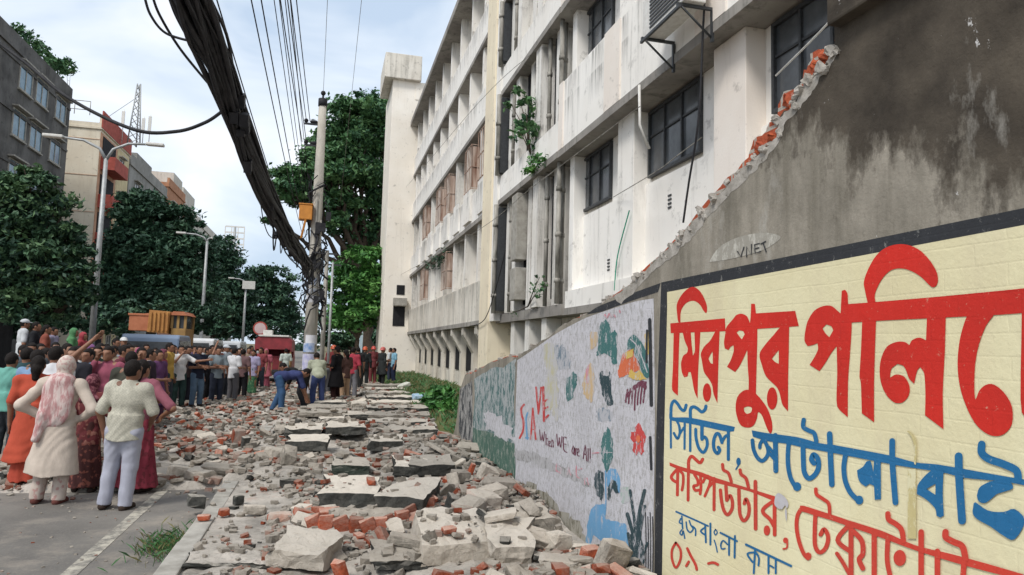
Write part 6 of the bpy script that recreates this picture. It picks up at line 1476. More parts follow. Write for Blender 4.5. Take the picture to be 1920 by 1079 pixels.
# figures of the middle distance
def P(label, px, Y, **k): return figure(label, px, Y, **k)
P('man in magenta pink shirt and white trousers with a phone at his ear', 205, 12.6, H=1.68, yaw=168, shirt=(.36, .075, .13), sl='long', low=('trousers', (.62, .60, .57)), armR='phone', armL='hip', hem=.47)
P('man in light blue shirt raising one arm high, at the left edge', 72, 11.0, H=1.62, yaw=-20, shirt=(.20, .34, .54), sl='half', armR=((.19, .12, .92), (.34, .22, 1.11)), low=('trousers', (.05, .05, .07)))
P('broad man in plain white shirt seen from behind above the pink headscarf', 106, 10.6, H=1.68, yaw=-15, shirt=(.68, .69, .72), sl='half', girth=1.1, low=('trousers', (.06, .06, .08)))
P('person in mint green top cut off by the left edge', 24, 11.8, H=1.56, yaw=-10, shirt=(.14, .44, .36), sl='half', low=('trousers', (.05, .06, .07)))
P('man in dark teal shirt with black hair beside the mint green top', 52, 12.2, H=1.63, yaw=-20, shirt=(.03, .08, .09), low=('trousers', (.05, .05, .06)))
P('man in black vest and white sleeves facing the camera behind the white shirt man', 140, 12.4, H=1.66, yaw=170, shirt=(.035, .035, .045), low=('trousers', (.04, .04, .05)), skin=2)
P('man in sky blue shirt with dark hair left of the magenta shirt man', 168, 12.8, H=1.63, yaw=150, shirt=(.22, .38, .56), low=('trousers', (.05, .05, .07)))
P('man in dark olive shirt seen from behind above the checked shirt man', 248, 11.4, H=1.62, yaw=-5, shirt=(.085, .085, .065), low=('trousers', (.03, .03, .035)))
P('person in white cap and white shirt standing raised at the far left edge', 42, 20.5, z=.45, H=1.70, yaw=-60, shirt=(.60, .62, .64), head='cap', hcol=(.52, .54, .56), low=('trousers', (.05, .05, .06)))
P('bareheaded man in black shirt standing raised at the far left', 64, 20.5, z=.45, H=1.64, yaw=-80, shirt=(.025, .026, .03), low=('trousers', (.03, .03, .04)))
P('woman in rust red dress standing raised behind the raised arm', 84, 19.8, z=.45, H=1.56, yaw=-70, shirt=(.30, .075, .045), head='long', hem=.35, low=('skirt', (.26, .06, .04)))
P('man in pale violet shirt on the raised divider', 98, 20.2, z=.45, H=1.52, yaw=-95, shirt=(.32, .28, .42), low=('trousers', (.05, .05, .06)))
P('woman in leaf green headscarf on the divider below the lamp', 136, 20.0, z=.45, H=1.50, yaw=-80, shirt=(.09, .26, .10), head='scarf', hcol=((.10, .30, .12),), hem=.3, low=('skirt', (.07, .2, .08)))
P('woman in bright crimson headscarf on the divider near the lamp post', 154, 20.6, z=.40, H=1.46, yaw=-100, shirt=(.42, .04, .06), head='scarf', hcol=((.46, .05, .07),), hem=.3, low=('skirt', (.3, .03, .05)))
P('man in grey shirt with arms folded behind the magenta shirt man', 188, 17.0, H=1.70, yaw=-120, shirt=(.24, .25, .27), armL='fold', armR='fold2')
P('woman in violet scarf behind the sky blue shirt man', 170, 17.4, H=1.66, yaw=-130, shirt=(.19, .07, .20), head='scarf', hcol=((.24, .09, .25),), hem=.3, low=('skirt', (.12, .05, .13)))
P('man with bare head and tan shirt just right of the magenta shirt man', 214, 16.4, H=1.66, yaw=170, shirt=(.36, .26, .17), armR='chin')
P('man in cobalt blue shirt under the dark trees', 216, 22.5, H=1.82, yaw=-110, shirt=(.07, .19, .46), low=('trousers', (.06, .06, .08)))
P('man in white prayer cap behind the crowd', 231, 23.0, H=1.86, yaw=-150, shirt=(.44, .45, .52), head='cap', hcol=(.66, .66, .66))
P('man in maroon shirt and dark hair left of the minibus', 243, 18.0, H=1.68, yaw=-120, shirt=(.22, .04, .06), armR='hold', armL='hold')
P('woman in magenta scarf facing the rubble near the minibus', 262, 19.0, H=1.60, yaw=-110, shirt=(.36, .05, .16), head='scarf', hcol=((.38, .06, .17),), hem=.3, low=('skirt', (.2, .04, .1)))
P('man in pale blue white shirt turned sideways holding a bag', 282, 15.2, H=1.62, yaw=-75, shirt=(.50, .56, .62), low=('trousers', (.10, .13, .17)), armR='hold')
P('woman in dark purple dress right of the pale blue shirt man', 298, 16.0, H=1.60, yaw=-120, shirt=(.13, .045, .14), head='long', hem=.3, low=('skirt', (.09, .03, .08)))
P('woman in deep red tunic with bag behind the purple dress', 306, 18.8, H=1.58, yaw=-95, shirt=(.30, .04, .07), head='scarf', hcol=((.2, .05, .08),), hem=.3, low=('skirt', (.14, .03, .04)))
P('man in mustard yellow shirt peeking over the white shirt man', 318, 20.6, H=1.74, yaw=-100, shirt=(.56, .34, .04))
P('man in loose white shirt and dark green trousers pointing right with outstretched arm', 333, 21.2, H=1.68, yaw=-150, shirt=(.66, .65, .65), sl='half', hem=.44, armL=((-.20, .11, .745), (-.34, .26, .775)), armR='mouth', low=('trousers', (.03, .065, .06)), at=(onY(333, 750, 21.2)[0], 21.2))
P('man in dark brown shirt behind the pointing arm', 352, 22.6, H=1.66, yaw=-120, shirt=(.07, .045, .045), low=('trousers', (.04, .04, .06)))
P('man in navy shirt and blue jeans with arms folded, tall in the row', 374, 21.6, H=1.68, yaw=-140, shirt=(.022, .027, .05), armL='fold', armR='fold2', low=('trousers', (.10, .17, .26)))
P('man in black shirt and black trousers between jeans man and grey shirt man', 391, 22.8, H=1.64, yaw=-110, shirt=(.02, .02, .025), low=('trousers', (.025, .025, .03)))
P('man in grey blue shirt with folded arms and dark trousers in the row', 410, 22.2, H=1.66, yaw=-155, shirt=(.22, .27, .30), armL='fold', armR='fold2', low=('trousers', (.03, .037, .06)))
P('person raising a hand to the forehead behind the grey blue shirt', 407, 24.4, H=1.70, yaw=-140, shirt=(.30, .12, .09), armR=((.16, .14, .84), (.06, .08, 1.02)))
P('man in white cap and pale shirt behind the row of men', 424, 25.0, H=1.72, yaw=-120, shirt=(.46, .52, .58), head='cap', hcol=(.50, .54, .58))
P('man in white T shirt and grey trousers seen from behind in the row', 441, 22.8, H=1.64, yaw=-40, shirt=(.68, .68, .70), hem=.45, armR='hold', low=('trousers', (.115, .11, .12)))
P('person in brown checked shirt and black trousers right of the white T shirt', 457, 24.0, H=1.60, yaw=-20, shirt=(.20, .10, .10), spat='check', sc2=(.1, .07, .08), armL='back', low=('trousers', (.015, .015, .018)))
P('woman in lavender top and green skirt at the end of the row', 477, 26.5, H=1.56, yaw=150, shirt=(.36, .32, .50), hem=.42, head='long', low=('skirt', (.04, .15, .07), 'floral', (.12, .22, .10), .10))
P('man in dark red shirt behind the lavender top', 490, 29.0, H=1.64, yaw=160, shirt=(.28, .05, .06))
P('woman in rose pink scarf by the red pickup', 500, 30.5, H=1.58, yaw=170, shirt=(.48, .10, .14), head='scarf', hcol=((.5, .1, .15),), hem=.3, low=('skirt', (.3, .06, .1)))
P('person in mint white shirt leaning at the right side of the pickup', 537, 33.0, H=1.60, yaw=20, shirt=(.52, .60, .54), low=('trousers', (.03, .03, .04)))
# workers on the rubble
wk = 'people searching the fallen wall'
P('bent man in royal blue shirt and blue jeans reaching down to the rubble', 512, 19.4, z=.0, H=1.66, yaw=-78, shirt=(.04, .055, .17), bend=1.45, look=(.2, 0), armL=((-.10, .36, .36), (-.07, .42, .20)), armR=((.10, .36, .36), (.06, .43, .20)), legs='bend', low=('trousers', (.035, .10, .22)), at=(onZ(520, 772, .0)[0], onZ(520, 772, .0)[1]), group=wk, sl='half')
P('bent worker in black shirt stooping beside the blue shirt man', 572, 21.0, z=.0, H=1.62, yaw=70, shirt=(.02, .02, .022), bend=1.25, armL=((-.12, .33, .36), (-.07, .42, .18)), armR=((.12, .33, .36), (.05, .42, .18)), legs='bend', low=('trousers', (.03, .03, .035)), at=(onY(572, 700, 19.8)[0], 19.8), group=wk)
P('person in pale olive shirt and grey wrap stooping with back to the camera', 600, 20.2, z=.0, H=1.60, yaw=12, shirt=(.40, .42, .30), bend=.62, armL=((-.15, .20, .5), (-.10, .30, .36)), armR=((.15, .20, .5), (.10, .30, .36)), legs='bend', low=('trousers', (.045, .07, .20)), group=wk, sl='half')
P('grey trousered worker bent double behind the pole', 612, 25.0, z=.0, H=1.6, yaw=30, shirt=(.16, .17, .18), bend=1.3, armL=((-.12, .33, .36), (-.07, .42, .18)), armR=((.12, .33, .36), (.05, .42, .18)), legs='bend', low=('trousers', (.15, .15, .16)), group=wk)
P('tall figure in long black tunic with folded hands standing on the fallen wall', 633, 21.5, z=.0, H=1.68, yaw=60, shirt=(.012, .011, .013), hem=.30, sl='half', armL='hold', armR='fold', low=('trousers', (.035, .012, .012)), group=wk, girth=1.05)
P('woman in tan wrap and trousers close behind the black tunic', 650, 22.6, z=.0, H=1.58, yaw=40, shirt=(.12, .06, .05), head='long', hem=.45, low=('trousers', (.48, .30, .17)), group=wk, armR='hold')
P('man in red shirt and grey trousers standing right of the black tunic', 663, 24.5, z=.0, H=1.66, yaw=-25, shirt=(.44, .03, .06), sl='half', hem=.47, low=('trousers', (.17, .17, .19)), group=wk, armL='hold')
P('barefoot boy in crimson shorts crouched behind the olive shirt', 608, 26.0, z=.0, H=1.40, yaw=90, shirt=(.26, .05, .07), bend=.5, legs='bend', low=('trousers', (.30, .08, .12)), group=wk)
fg = 'rescue crew near the stair tower'
P('rescue worker in black jacket and orange helmet', 685, 31.0, z=.0, H=1.68, yaw=-10, shirt=(.025, .03, .03), sl='long', hem=.42, head='helmet', hcol=(.60, .10, .03), low=('trousers', (.025, .03, .03)), group=fg)
P('rescue worker in maroon overalls and red helmet', 701, 33.5, z=.0, H=1.70, yaw=25, shirt=(.22, .045, .05), sl='long', hem=.44, head='helmet', hcol=(.52, .06, .04), low=('trousers', (.20, .04, .045)), group=fg)
P('rescue worker in dark coat and pinkish red helmet facing the tower', 718, 31.5, z=.0, H=1.68, yaw=-60, shirt=(.035, .04, .04), sl='long', hem=.30, head='helmet', hcol=(.58, .12, .10), low=('trousers', (.03, .033, .035)), group=fg, armL='hold')
P('person in sky blue shirt and dark trousers by the stair tower', 740, 34.0, z=.0, H=1.66, yaw=100, shirt=(.20, .46, .62), hem=.46, low=('trousers', (.02, .03, .07)), group=fg, armR='hold')
P('person in white shirt half hidden behind the sky blue shirt', 733, 36.0, z=.0, H=1.66, yaw=60, shirt=(.60, .62, .64), low=('trousers', (.04, .05, .09)), group=fg)
P('man in dark red shirt and orange helmet behind the black tunic', 626, 27.0, z=.0, H=1.70, yaw=0, shirt=(.2, .03, .03), head='helmet', hcol=(.50, .09, .03), group=fg)
P('person in black shirt turned away beside the red shirt man', 672, 29.0, z=.0, H=1.66, yaw=10, shirt=(.03, .028, .03), low=('trousers', (.03, .03, .03)), group=fg)
# fill of the crowd: deeper rows, each its own clothes and place
deep = [(196, 19.2, (.09, .11, .15), 'navy grey shirt', 'behind the magenta shirt man'), (226, 19.8, (.30, .33, .36), 'pale grey shirt', 'in front of the prayer cap man'), (254, 21.0, (.05, .10, .09), 'bottle green shirt', 'by the rear of the minibus'), (274, 21.8, (.44, .40, .34), 'sandy shirt', 'before the minibus side'), (292, 20.8, (.10, .06, .05), 'dark brown shirt', 'before the minibus window'), (340, 24.6, (.40, .09, .10), 'brick red shirt', 'behind the pointing white shirt man'),
        (362, 25.4, (.16, .10, .20), 'dull violet shirt', 'behind the navy shirt man'), (398, 26.2, (.12, .14, .10), 'moss green shirt', 'behind the black shirt man'), (448, 27.0, (.08, .05, .09), 'blackish plum shirt', 'behind the white T shirt man'), (467, 28.4, (.30, .22, .16), 'light brown shirt', 'behind the checked shirt person'), (326, 25.8, (.05, .05, .06), 'charcoal shirt', 'under the dump truck cab'), (126, 15.4, (.24, .10, .09), 'dull red shirt', 'left of the black vest man'),
        (112, 16.4, (.10, .09, .12), 'dark slate shirt', 'behind the broad white shirt man'), (152, 14.6, (.50, .50, .50), 'off white shirt', 'behind the black vest man'), (184, 15.0, (.05, .08, .06), 'dark green shirt', 'between sky blue and magenta shirts'), (234, 14.6, (.16, .035, .05), 'wine red shirt', 'right of the magenta elbow'), (432, 28.2, (.24, .30, .38), 'dusty blue shirt', 'behind the white cap man'), (383, 27.2, (.46, .46, .48), 'whitish shirt', 'far behind the jeans man'), (266, 14.2, (.05, .035, .05), 'black purple shirt', 'left of the pale blue white shirt'),
        (60, 14.2, (.10, .12, .14), 'steel grey shirt', 'behind the raised arm'), (88, 14.6, (.36, .34, .42), 'pale lilac shirt', 'behind the broad white shirt man'), (44, 16.0, (.30, .06, .05), 'tomato red shirt', 'below the white cap'), (76, 17.2, (.05, .05, .055), 'soot black shirt', 'below the rust red dress'), (104, 18.4, (.20, .22, .16), 'khaki green shirt', 'below the pale violet shirt'), (122, 18.9, (.46, .44, .40), 'cream shirt', 'below the green headscarf'), (146, 17.0, (.18, .06, .12), 'mulberry shirt', 'below the crimson headscarf'), (200, 22.0, (.05, .06, .09), 'midnight blue shirt', 'left of the cobalt blue shirt'), (240, 24.5, (.28, .26, .24), 'taupe shirt', 'right of the prayer cap man'), (312, 23.4, (.14, .15, .18), 'slate shirt', 'left of the mustard shirt'), (368, 28.6, (.34, .10, .08), 'rusty red shirt', 'far behind the navy shirt man'), (416, 30.0, (.07, .08, .07), 'dark olive shirt', 'far behind the grey blue shirt'), (471, 31.5, (.40, .12, .16), 'rose red shirt', 'beyond the lavender top'), (452, 33.0, (.14, .16, .22), 'denim blue shirt', 'farthest behind the row')]
for i, (px, Y, c, w, place) in enumerate(deep):
    P('man in %s %s' % (w, place), px, Y, H=1.60 + .03 * (i % 4), yaw=-95 - 17 * (i % 5), shirt=c, sl=('short', 'half', 'long')[i % 3], armL=('down', 'fold', 'back')[i % 3], armR=('down', 'fold2', 'phone', 'back')[i % 4], skin=i % 3, low=('trousers', [(.04, .045, .06), (.10, .10, .11), (.05, .08, .14), (.16, .13, .10)][i % 4]))

# ------------------------------------------------------------------ the fallen wall and rubble
def m_stone(name, c, c2, dust, damt, sc=7, side=.75):
    m = NM(name, .93, .1)
    a = m.ramp(m.noise(sc, 6, .65), [(.32, c2), (.68, c)])
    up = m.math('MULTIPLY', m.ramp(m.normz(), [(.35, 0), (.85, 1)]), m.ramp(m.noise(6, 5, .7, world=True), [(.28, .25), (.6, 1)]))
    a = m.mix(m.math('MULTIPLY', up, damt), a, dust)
    a = m.mix(m.ramp(m.noise(9, 6, .75, off=(3, 3, 3)), [(.46, 0), (.62, damt * side)]), a, dust)
    a = m.mix(m.ramp(m.noise(40, 3, .7), [(.60, 0), (.72, .5)]), a, tuple(x * .4 for x in c2))
    v = m.math('ADD', m.math('MULTIPLY', m.rnd(), .55), .58)
    hv = m.new('ShaderNodeHueSaturation'); m.link(v, hv.inputs['Value']); m.link(a, hv.inputs['Color'])
    m.base(hv.outputs[0]).bump(m.noise(34, 6, .7), .7, .02); return m.m
DUST = (.56, .50, .425)
S_RED = m_stone('dusty_broken_brick', (.44, .105, .05), (.27, .07, .04), (.50, .36, .29), .8, 7, .45)
S_PINK = m_stone('mortared_brick', (.50, .27, .20), (.46, .40, .35), DUST, .5)
S_PALE = m_stone('broken_plaster', (.54, .49, .42), (.32, .28, .23), (.58, .525, .45), .7)
S_GREY = m_stone('grey_cement', (.36, .325, .275), (.21, .19, .16), DUST, .8)
S_DARK = m_stone('stained_shaded_cement', (.085, .085, .078), (.03, .032, .03), (.46, .425, .37), .9, 7, .12)  # dark lumps, and slab fronts with their shade painted into the stained grey
S_GREEN = m_stone('dark_green_painted_cement', (.07, .085, .07), (.035, .05, .04), (.40, .38, .33), .6, 7, .15)
def top_z(x, y):
    h = base_z(x, y)
    for a, b, y0, d, zt_, tl in RECTS:
        if a < x < b and y0 < y < y0 + d: h = max(h, zt_ + tl * (y - y0))
    return h
def blocked(x, y):
    for a, b, y0, d, zt_, tl in RECTS:
        if a - .03 < x < b + .03:
            if y0 - .24 < y < y0 + .1: return .93
            if y0 + .1 <= y < y0 + d: return .72
    return 0
def hb(x, y):
    e = min(1, max(0, (x + 1.0) / .5)) if y < 9.5 else min(1, max(0, (x + 4.3 + .03 * (y - 20) ** 2 * .2) / .8))
    f = min(1, max(0, (y - 3.4) / 1.2)) * min(1, max(0, (36 - y) / 4))
    h = .07 + .05 * math.sin(x * 2.3 + y * .9) + .05 * math.sin(x * 1.1 - y * 1.7) + .03 * math.sin(x * 5 + y * 3)
    h += .10 * math.exp(-((x - 1.7) / .6) ** 2) if y < 12 else 0
    if y < 9 and x < -.25: h *= .45
    return max(0, h) * e * f
def base_z(x, y): return (ROADZ if x < -1.1 else 0) + hb(x, y)
# individual pieces
def chunk_mesh(nm, s, mat, seed, n=10, mats=None):
    V, Fs = hull_chunk((0, 0, 0), s, seed, None, n); m = MB(); m.add(V, Fs); o = m.build(nm, mats or mat, None, bevel=.006); me = o.data; bpy.data.objects.remove(o); rough_up(me, .05 * min(s))
    if mats: 
        for p in me.polygons: p.material_index = 1 if abs(p.normal.z) < .6 and abs(p.normal.y) < .75 else 0
    return me
kinds = {
 'brick': ([chunk_mesh('brick', (.23, .11, .07), S_RED, 20 + i, 6) for i in range(7)], 'whole or half red brick lying loose in the rubble', 'loose red bricks'),
 'brick_fragment': ([chunk_mesh('brick_fragment', (.13 + .03 * i, .11, .075), S_RED, 40 + i, 8) for i in range(5)], 'broken chunk of red brick lying in the rubble', 'broken chunks of red brick'),
 'masonry_chunk': ([chunk_mesh('masonry_chunk', (.26 + .04 * i, .22, .15), None, 60 + i, 10, [S_PALE, S_PINK]) for i in range(7)], 'chunk of mortared brick with pale plaster faces in the rubble', 'chunks of mortared brick'),
 'plaster_chunk': ([chunk_mesh('plaster_chunk', (.28 + .05 * i, .2 + .03 * i, .09 + .02 * (i % 3)), S_PALE, 80 + i, 12) for i in range(8)], 'pale broken plaster lump lying in the rubble', 'pale lumps of broken plaster'),
 'cement_chunk': ([chunk_mesh('cement_chunk', (.26 + .05 * i, .24, .16), S_GREY, 100 + i, 10) for i in range(6)], 'grey lump of broken cement lying in the rubble', 'grey lumps of broken cement'),
 'dark_chunk': ([chunk_mesh('dark_chunk', (.24 + .04 * i, .16, .14), S_DARK, 120 + i, 9) for i in range(5)], 'blackish stained lump of wall lying in the rubble', 'blackish lumps of wall')}
RECTS = []
# large pieces placed from the photograph: ground line (left px, right px, y px), thickness, depth back, tilt, faces
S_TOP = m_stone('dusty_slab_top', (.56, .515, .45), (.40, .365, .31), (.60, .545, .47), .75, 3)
def slab(label, x0, x1, yb, t, dep, tilt=.12, z=.06, front=S_DARK, top_=S_TOP, y1=None, seed=1, name='wall_slab', yaw_jit=0, cat='wall slab', jit=.02, grp='slabs of the fallen wall'):  # dark default front: shade and stain both put into its colour
    q_ = onZ((x0 + x1) / 2, yb, z); z = max(z, base_z(q_[0], q_[1] + .1) - .01); A, Bp = onZ(x0, yb, z), onZ(x1, y1 or yb, z); A, Bp = Vector(A), Vector(Bp); L = (Bp - A).length; u = (Bp - A).normalized(); back_ = Vector((-u.y, u.x, 0)); 
    r = random.Random(seed); nx = max(3, int(L / .13)); V = []; RECTS.append((min(A.x, Bp.x), max(A.x, Bp.x), A.y, dep, z + t, tilt))
    rows = [(0, 0, jit * .4), (0, t * .5, jit * .6), (0, t, jit), (dep * .33, t + tilt * dep * .33, jit), (dep * .66, t + tilt * dep * .66, jit), (dep, t + tilt * dep, jit * 1.6), (dep, -.03, jit)]
    for (d, h, j) in rows:
        for i in range(nx + 1):
            e = r.uniform(-j, j) * 2.2 if i in (0, nx) else 0
            V.append(tuple(A + u * (L * i / nx + e) + back_ * (d + r.uniform(-j, j)) + Vector((0, 0, h + r.uniform(-j, j) * .6))))
    W_ = nx + 1; m = MB(); Fs = []; ms = []
    for k_ in range(len(rows) - 1):
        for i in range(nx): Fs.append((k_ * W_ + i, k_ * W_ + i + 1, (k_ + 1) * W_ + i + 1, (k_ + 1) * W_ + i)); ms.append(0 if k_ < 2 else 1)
    R_ = len(rows)
    for i in range(nx): Fs.append(((R_ - 1) * W_ + i, (R_ - 1) * W_ + i + 1, i + 1, i)); ms.append(0)
    for e in (0, nx): Fs.append(tuple(k_ * W_ + e for k_ in range(R_))); ms.append(0)
    m.add(V, Fs); m.m = ms; c = (A + Bp) / 2; m.v = [(a - c.x, b - c.y, cc - c.z) for a, b, cc in m.v]
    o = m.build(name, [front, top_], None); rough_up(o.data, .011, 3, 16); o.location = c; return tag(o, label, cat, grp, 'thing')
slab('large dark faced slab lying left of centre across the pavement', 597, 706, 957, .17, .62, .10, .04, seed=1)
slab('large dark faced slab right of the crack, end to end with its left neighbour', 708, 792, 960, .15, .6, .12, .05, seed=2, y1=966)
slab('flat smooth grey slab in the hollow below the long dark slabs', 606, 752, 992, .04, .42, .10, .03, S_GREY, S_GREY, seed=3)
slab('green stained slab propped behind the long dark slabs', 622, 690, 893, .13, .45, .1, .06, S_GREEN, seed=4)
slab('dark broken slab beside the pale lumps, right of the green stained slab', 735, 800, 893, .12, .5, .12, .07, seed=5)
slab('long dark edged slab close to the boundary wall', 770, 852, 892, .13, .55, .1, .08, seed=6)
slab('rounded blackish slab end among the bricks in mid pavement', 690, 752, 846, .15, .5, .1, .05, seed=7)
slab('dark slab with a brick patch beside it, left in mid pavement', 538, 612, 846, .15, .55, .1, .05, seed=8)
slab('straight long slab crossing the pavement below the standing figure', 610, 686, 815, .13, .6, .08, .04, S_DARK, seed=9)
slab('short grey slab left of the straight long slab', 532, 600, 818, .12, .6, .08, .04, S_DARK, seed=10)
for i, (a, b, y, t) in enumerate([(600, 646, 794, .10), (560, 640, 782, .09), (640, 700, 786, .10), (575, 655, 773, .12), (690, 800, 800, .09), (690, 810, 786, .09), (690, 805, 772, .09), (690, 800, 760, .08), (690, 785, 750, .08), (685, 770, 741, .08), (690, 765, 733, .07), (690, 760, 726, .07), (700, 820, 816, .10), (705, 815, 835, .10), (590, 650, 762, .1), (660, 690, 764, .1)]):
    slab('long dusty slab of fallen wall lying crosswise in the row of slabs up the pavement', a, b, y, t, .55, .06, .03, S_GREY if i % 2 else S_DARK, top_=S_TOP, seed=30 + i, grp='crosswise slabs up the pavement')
slab('pale slab with rough grey top lying at the bottom edge left of centre', 500, 606, 1062, .11, .36, .30, .04, S_PALE, S_TOP, seed=50, y1=1072)
slab('big pale slab tilted at the bottom edge right of centre', 792, 930, 1062, .14, .5, .30, .08, S_PALE, S_TOP, seed=51, y1=1050)
slab('grey slab leaning left of the white lump at the bottom edge', 922, 1000, 1062, .13, .42, .28, .10, S_GREY, S_TOP, seed=52)
slab('dark edged pavement slab along the bottom edge by the kerb', 338, 508, 1066, .035, .3, .05, .0, S_DARK, M['pave'], seed=53)
slab('dark slab edge along the bottom edge below the bricks', 700, 800, 1070, .07, .3, .2, .05, S_DARK, S_PALE, seed=54)
slab('slanted brown cement slab against the foot of the boundary wall', 962, 1036, 1020, .20, .36, .15, .12, S_GREY, S_PALE, seed=55)
def big(label, px, py, s, mat, seed, rot=(0, 0, 0), z=.08, mats=None, name='wall_fragment', n=10, cat='wall fragment'):
    s = tuple(q * .78 for q in s); me = chunk_mesh(name, s, mat, seed, n + 8, mats); o = obj(name, me); o['kind'] = 'thing'; p = onZ(px, py, z); o.location = (p[0], p[1], max(z, base_z(p[0], p[1])) + s[2] * .36); o.rotation_euler = rot
    return tag(o, label, cat, 'large fragments of the broken wall')
MX = [S_PALE, S_PINK]; RX = [S_PINK, S_RED]
big('large pale lump with pinkish broken side near the wall foot', 905, 962, (.42, .34, .22), None, 200, (.2, .1, .4), .1, MX)
big('white squared lump resting against the boundary wall at the bottom', 1046, 1030, (.26, .22, .2), S_PALE, 201, (0, .15, .5), .16)
big('brown split slab fragment leaning low before the wall foot', 1000, 1030, (.44, .2, .24), S_GREY, 202, (.5, .2, -.3), .14)
big('orange brick stuck in white mortar at the bottom corner of the mural', 1108, 1044, (.20, .14, .11), S_RED, 203, (.1, 0, .3), .2, name='mortared_brick', cat='brick')
big('brown weathered lump below the painted blue water', 1150, 1062, (.30, .2, .26), S_GREY, 204, (.2, .3, .2), .2)
big('pale pink faced chunk between the dark slabs and the wall', 880, 985, (.40, .30, .2), None, 205, (.1, -.15, .9), .1, MX)
big('dark upright shard beside the pinkish chunk', 846, 985, (.14, .2, .24), S_DARK, 206, (.25, .2, .2), .08)
big('grey lump before the green dado of the wall', 862, 912, (.30, .28, .2), S_GREY, 207, (0, .1, .4), .1)
big('pale slab lump stacked by the wall below the mural corner', 938, 922, (.50, .30, .14), S_PALE, 208, (.1, .1, .2), .14)
big('tilted grey block under the stacked pale lump', 925, 950, (.40, .3, .24), S_GREY, 209, (.15, -.2, .3), .1)
big('pinkish brick lump at the foot of the mural', 948, 1000, (.34, .24, .2), None, 210, (.2, .2, .5), .14, RX)
big('small red brick shard upright against the teal wall', 884, 888, (.08, .1, .2), S_RED, 211, (.2, .3, .1), .12)
big('brick cored lump with black cavity standing on the left of the rubble', 445, 838, (.26, .30, .36), None, 212, (.1, .1, .3), .0, RX)
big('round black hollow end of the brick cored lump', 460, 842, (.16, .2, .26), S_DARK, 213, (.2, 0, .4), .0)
big('orange brick half standing beside the brick cored lump', 412, 842, (.13, .14, .2), S_RED, 214, (0, .1, .2), .0)
big('reddish fragment lying before the far left rubble edge', 302, 832, (.22, .2, .2), S_RED, 215, (.2, 0, .5), -.05)
big('pale yellowish lump on the road at the rubble corner', 338, 898, (.42, .36, .24), S_PALE, 216, (0, .2, .5), -.08)
big('pile of beige lumps heaped at the road edge of the rubble', 380, 900, (.50, .40, .22), S_PALE, 217, (.1, 0, 1), -.06)
big('flat beige slab in the heap by the road edge', 410, 885, (.55, .40, .14), S_PALE, 218, (.1, .15, .2), .02)
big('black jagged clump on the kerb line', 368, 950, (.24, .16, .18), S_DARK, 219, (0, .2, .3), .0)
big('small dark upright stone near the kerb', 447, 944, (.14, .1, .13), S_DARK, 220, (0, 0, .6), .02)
big('long pink faced brick slab lying on the sandy pavement', 526, 978, (.34, .14, .13), None, 221, (0, 0, -.1), .03, RX)
big('grey cement block lying with brick on the sandy pavement', 478, 962, (.30, .13, .12), S_GREY, 222, (0, .1, .1), .03)
big('orange brick end on the sandy pavement near the kerb', 420, 965, (.13, .11, .09), S_RED, 223, (0, 0, .4), .03)
big('reddish brick bit at the kerb end', 382, 975, (.15, .1, .07), S_RED, 224, (0, 0, .1), .03)
big('slanting dark slab corner left of the green stained slab', 540, 890, (.24, .4, .26), S_GREY, 225, (.4, .35, .2), .04)
big('boulder like mortar lump left of the mid pavement slabs', 520, 880, (.44, .34, .2), S_PALE, 226, (.1, .2, .5), .03)
big('low dark block with pale dust beside the pink rubble', 545, 912, (.34, .2, .14), S_DARK, 227, (0, .05, .1), .04)
big('brick corner block standing at the dark paint of the wall end', 840, 838, (.42, .34, .24), None, 228, (.1, .3, .5), .05, RX)
big('white lump at the foot of the dado with black shadowed cavity', 915, 900, (.30, .24, .24), S_PALE, 229, (.2, .4, .2), .12)
xs, ys_ = np.arange(-4.6, 2.36, .09), np.arange(3.2, 36, .11)
V = [(x, y, base_z(x, y) - .012 + random.uniform(-.012, .018) * (1 if hb(x, y) > .01 else 0) - (.02 if hb(x, y) < .005 else 0)) for y in ys_ for x in xs]
w_ = len(xs); Q = [(j * w_ + i, j * w_ + i + 1, (j + 1) * w_ + i + 1, (j + 1) * w_ + i) for j in range(len(ys_) - 1) for i in range(w_ - 1)]
V = np.array(V); Q = np.array(Q)
# chips are scattered on the bed: the whole is what nobody could count
CV, CF, CM_ = V.tolist(), [list(f) for f in Q.tolist()], [0] * len(Q)
r_ = random.Random(5)
chips = [hull_chunk((0, 0, 0), (1, r_.uniform(.5, 1), r_.uniform(.3, .8)), 700 + q, n=3) for q in range(12)]
for q in range(19000):
    y = 4.2 + 30 * r_.random() ** 1.8
    x = r_.uniform(-1.08, 2.3) if y < 9 else r_.uniform(-4.3, 2.3)
    if q < 260: x, y = r_.uniform(-4, -1.2), r_.uniform(5.2, 9.8)
    elif hb(x, y) < .02 and r_.random() < .86: continue
    if r_.random() < blocked(x, y): continue
    if y < 9 and x < -.2 and r_.random() < .2: continue
    s = .022 * r_.random() + .008 if q < 260 else r_.choice((.018, .025, .035, .05, .07, .09)) * (1 if y < 9.5 else 1.55); cv, cf = chips[r_.randrange(12)]; o = len(CV)
    a, b_ = r_.uniform(0, 6.28), r_.uniform(-.5, .5); R = Matrix.Rotation(a, 3, 'Z') @ Matrix.Rotation(b_, 3, 'X'); c = Vector((x, y, top_z(x, y) + s * .12))
    CV += [tuple(c + R @ (Vector(v) * s)) for v in cv]; k_ = r_.choices((1, 2, 3, 4, 5), (.16 if y > 12 else .12, .50, .26, .07, .14))[0]
    for f in cf: CF.append([o + i for i in f]); CM_.append(k_)
me = bpy.data.meshes.new('rubble'); me.from_pydata(CV, [], CF)
for mm in (M['pave'], S_RED, S_PALE, S_GREY, S_DARK, S_PINK): me.materials.append(mm)
me.polygons.foreach_set('material_index', CM_); me.update()
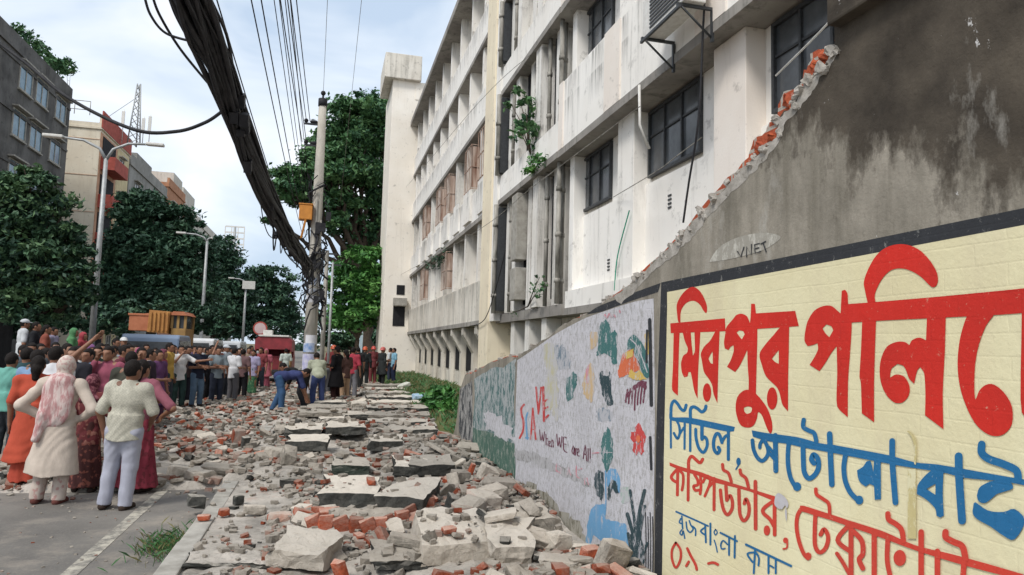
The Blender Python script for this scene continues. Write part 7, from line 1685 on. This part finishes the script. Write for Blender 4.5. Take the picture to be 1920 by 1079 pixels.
tag(obj('rubble', me), 'dusty bed of small rubble and chips spread over pavement and road', 'rubble', None, 'stuff')
counts = dict(brick=52, brick_fragment=58, masonry_chunk=44, plaster_chunk=66, cement_chunk=36, dark_chunk=18)
r_ = random.Random(17)
for nm, cnt in counts.items():
    mesh_, lab, grp = kinds[nm]
    for q in range(cnt):
        for _ in range(40):
            y = 4.6 + 17 * r_.random() ** 1.5
            x = r_.uniform(-.3, 2.2) if y < 8.5 else r_.uniform(-4.0, 2.2)
            if nm.startswith('brick') and y > 9 and r_.random() < .6: x = r_.uniform(-4, -.2)
            if r_.random() < blocked(x, y) or (x < -1.5 and y < 10): continue
            if hb(x, y) > .03 or r_.random() < .08: break
        sc = r_.uniform(.6, 1.0) * (1.0 if nm.startswith('brick') else .62) * (1.0 if y < 9 else 1.1)
        o = obj(nm, mesh_[q % len(mesh_)]); o.location = (x, y, top_z(x, y) + .035 * sc + (.0 if nm == 'brick' else .015)); o.rotation_euler = (r_.gauss(0, .35), r_.gauss(0, .35), r_.uniform(0, 6.28)); o.scale = (sc, sc, sc * (1 if nm.startswith('brick') else r_.uniform(.55, .9)))
        tag(o, lab, nm.replace('_', ' '), grp)
for i, (px, py, a) in enumerate([(588, 1008, .1), (610, 1010, -.1), (640, 1016, .1), (668, 1018, 0), (690, 1020, .2), (712, 1018, -.1), (728, 1012, .1), (752, 1002, .3), (768, 994, .2), (800, 986, .4)]):
    o = obj('mortared_brick', kinds['brick'][0][i % 7]); p = onZ(px, py, .04); o.location = (p[0], p[1], .03 + base_z(p[0], p[1])); o.rotation_euler = (rad(90), rad(90) if i % 2 else rad(70), a); o.scale = (.72, 1.25, 1.0)
    tag(o, 'red brick set on end in the arched row below the long dark slabs', 'brick', 'arched row of bricks on end')
# litter on the verge
pbg = onZ(788, 750, .1); V, Fs = hull_chunk((0, 0, 0), (.5, .34, .2), 900, None, 24); m = MB(); m.add(V, Fs); o = m.build('plastic_bag', pm('pale_blue_plastic', (.26, .46, .68), (.5, .6, .68), 8, .35, .5, .5, 20), None, bevel=.02); o.location = (pbg[0], pbg[1], .2); tag(o, 'crumpled pale blue plastic bag at the edge of the verge', 'bag')
pp = onZ(757, 728, .1); V, Fs = hull_chunk((0, 0, 0), (.55, .3, .16), 901, None, 20); m = MB(); m.add(V, Fs); o = m.build('foam_piece', pm('dirty_white_foam', (.62, .63, .56), (.46, .46, .4), 6, .8, .2, .4, 20), None, bevel=.02); o.location = (pp[0], pp[1], .2); o.rotation_euler = (.1, -.35, .3); tag(o, 'dirty white foam piece lying at the far end of the verge', 'litter')
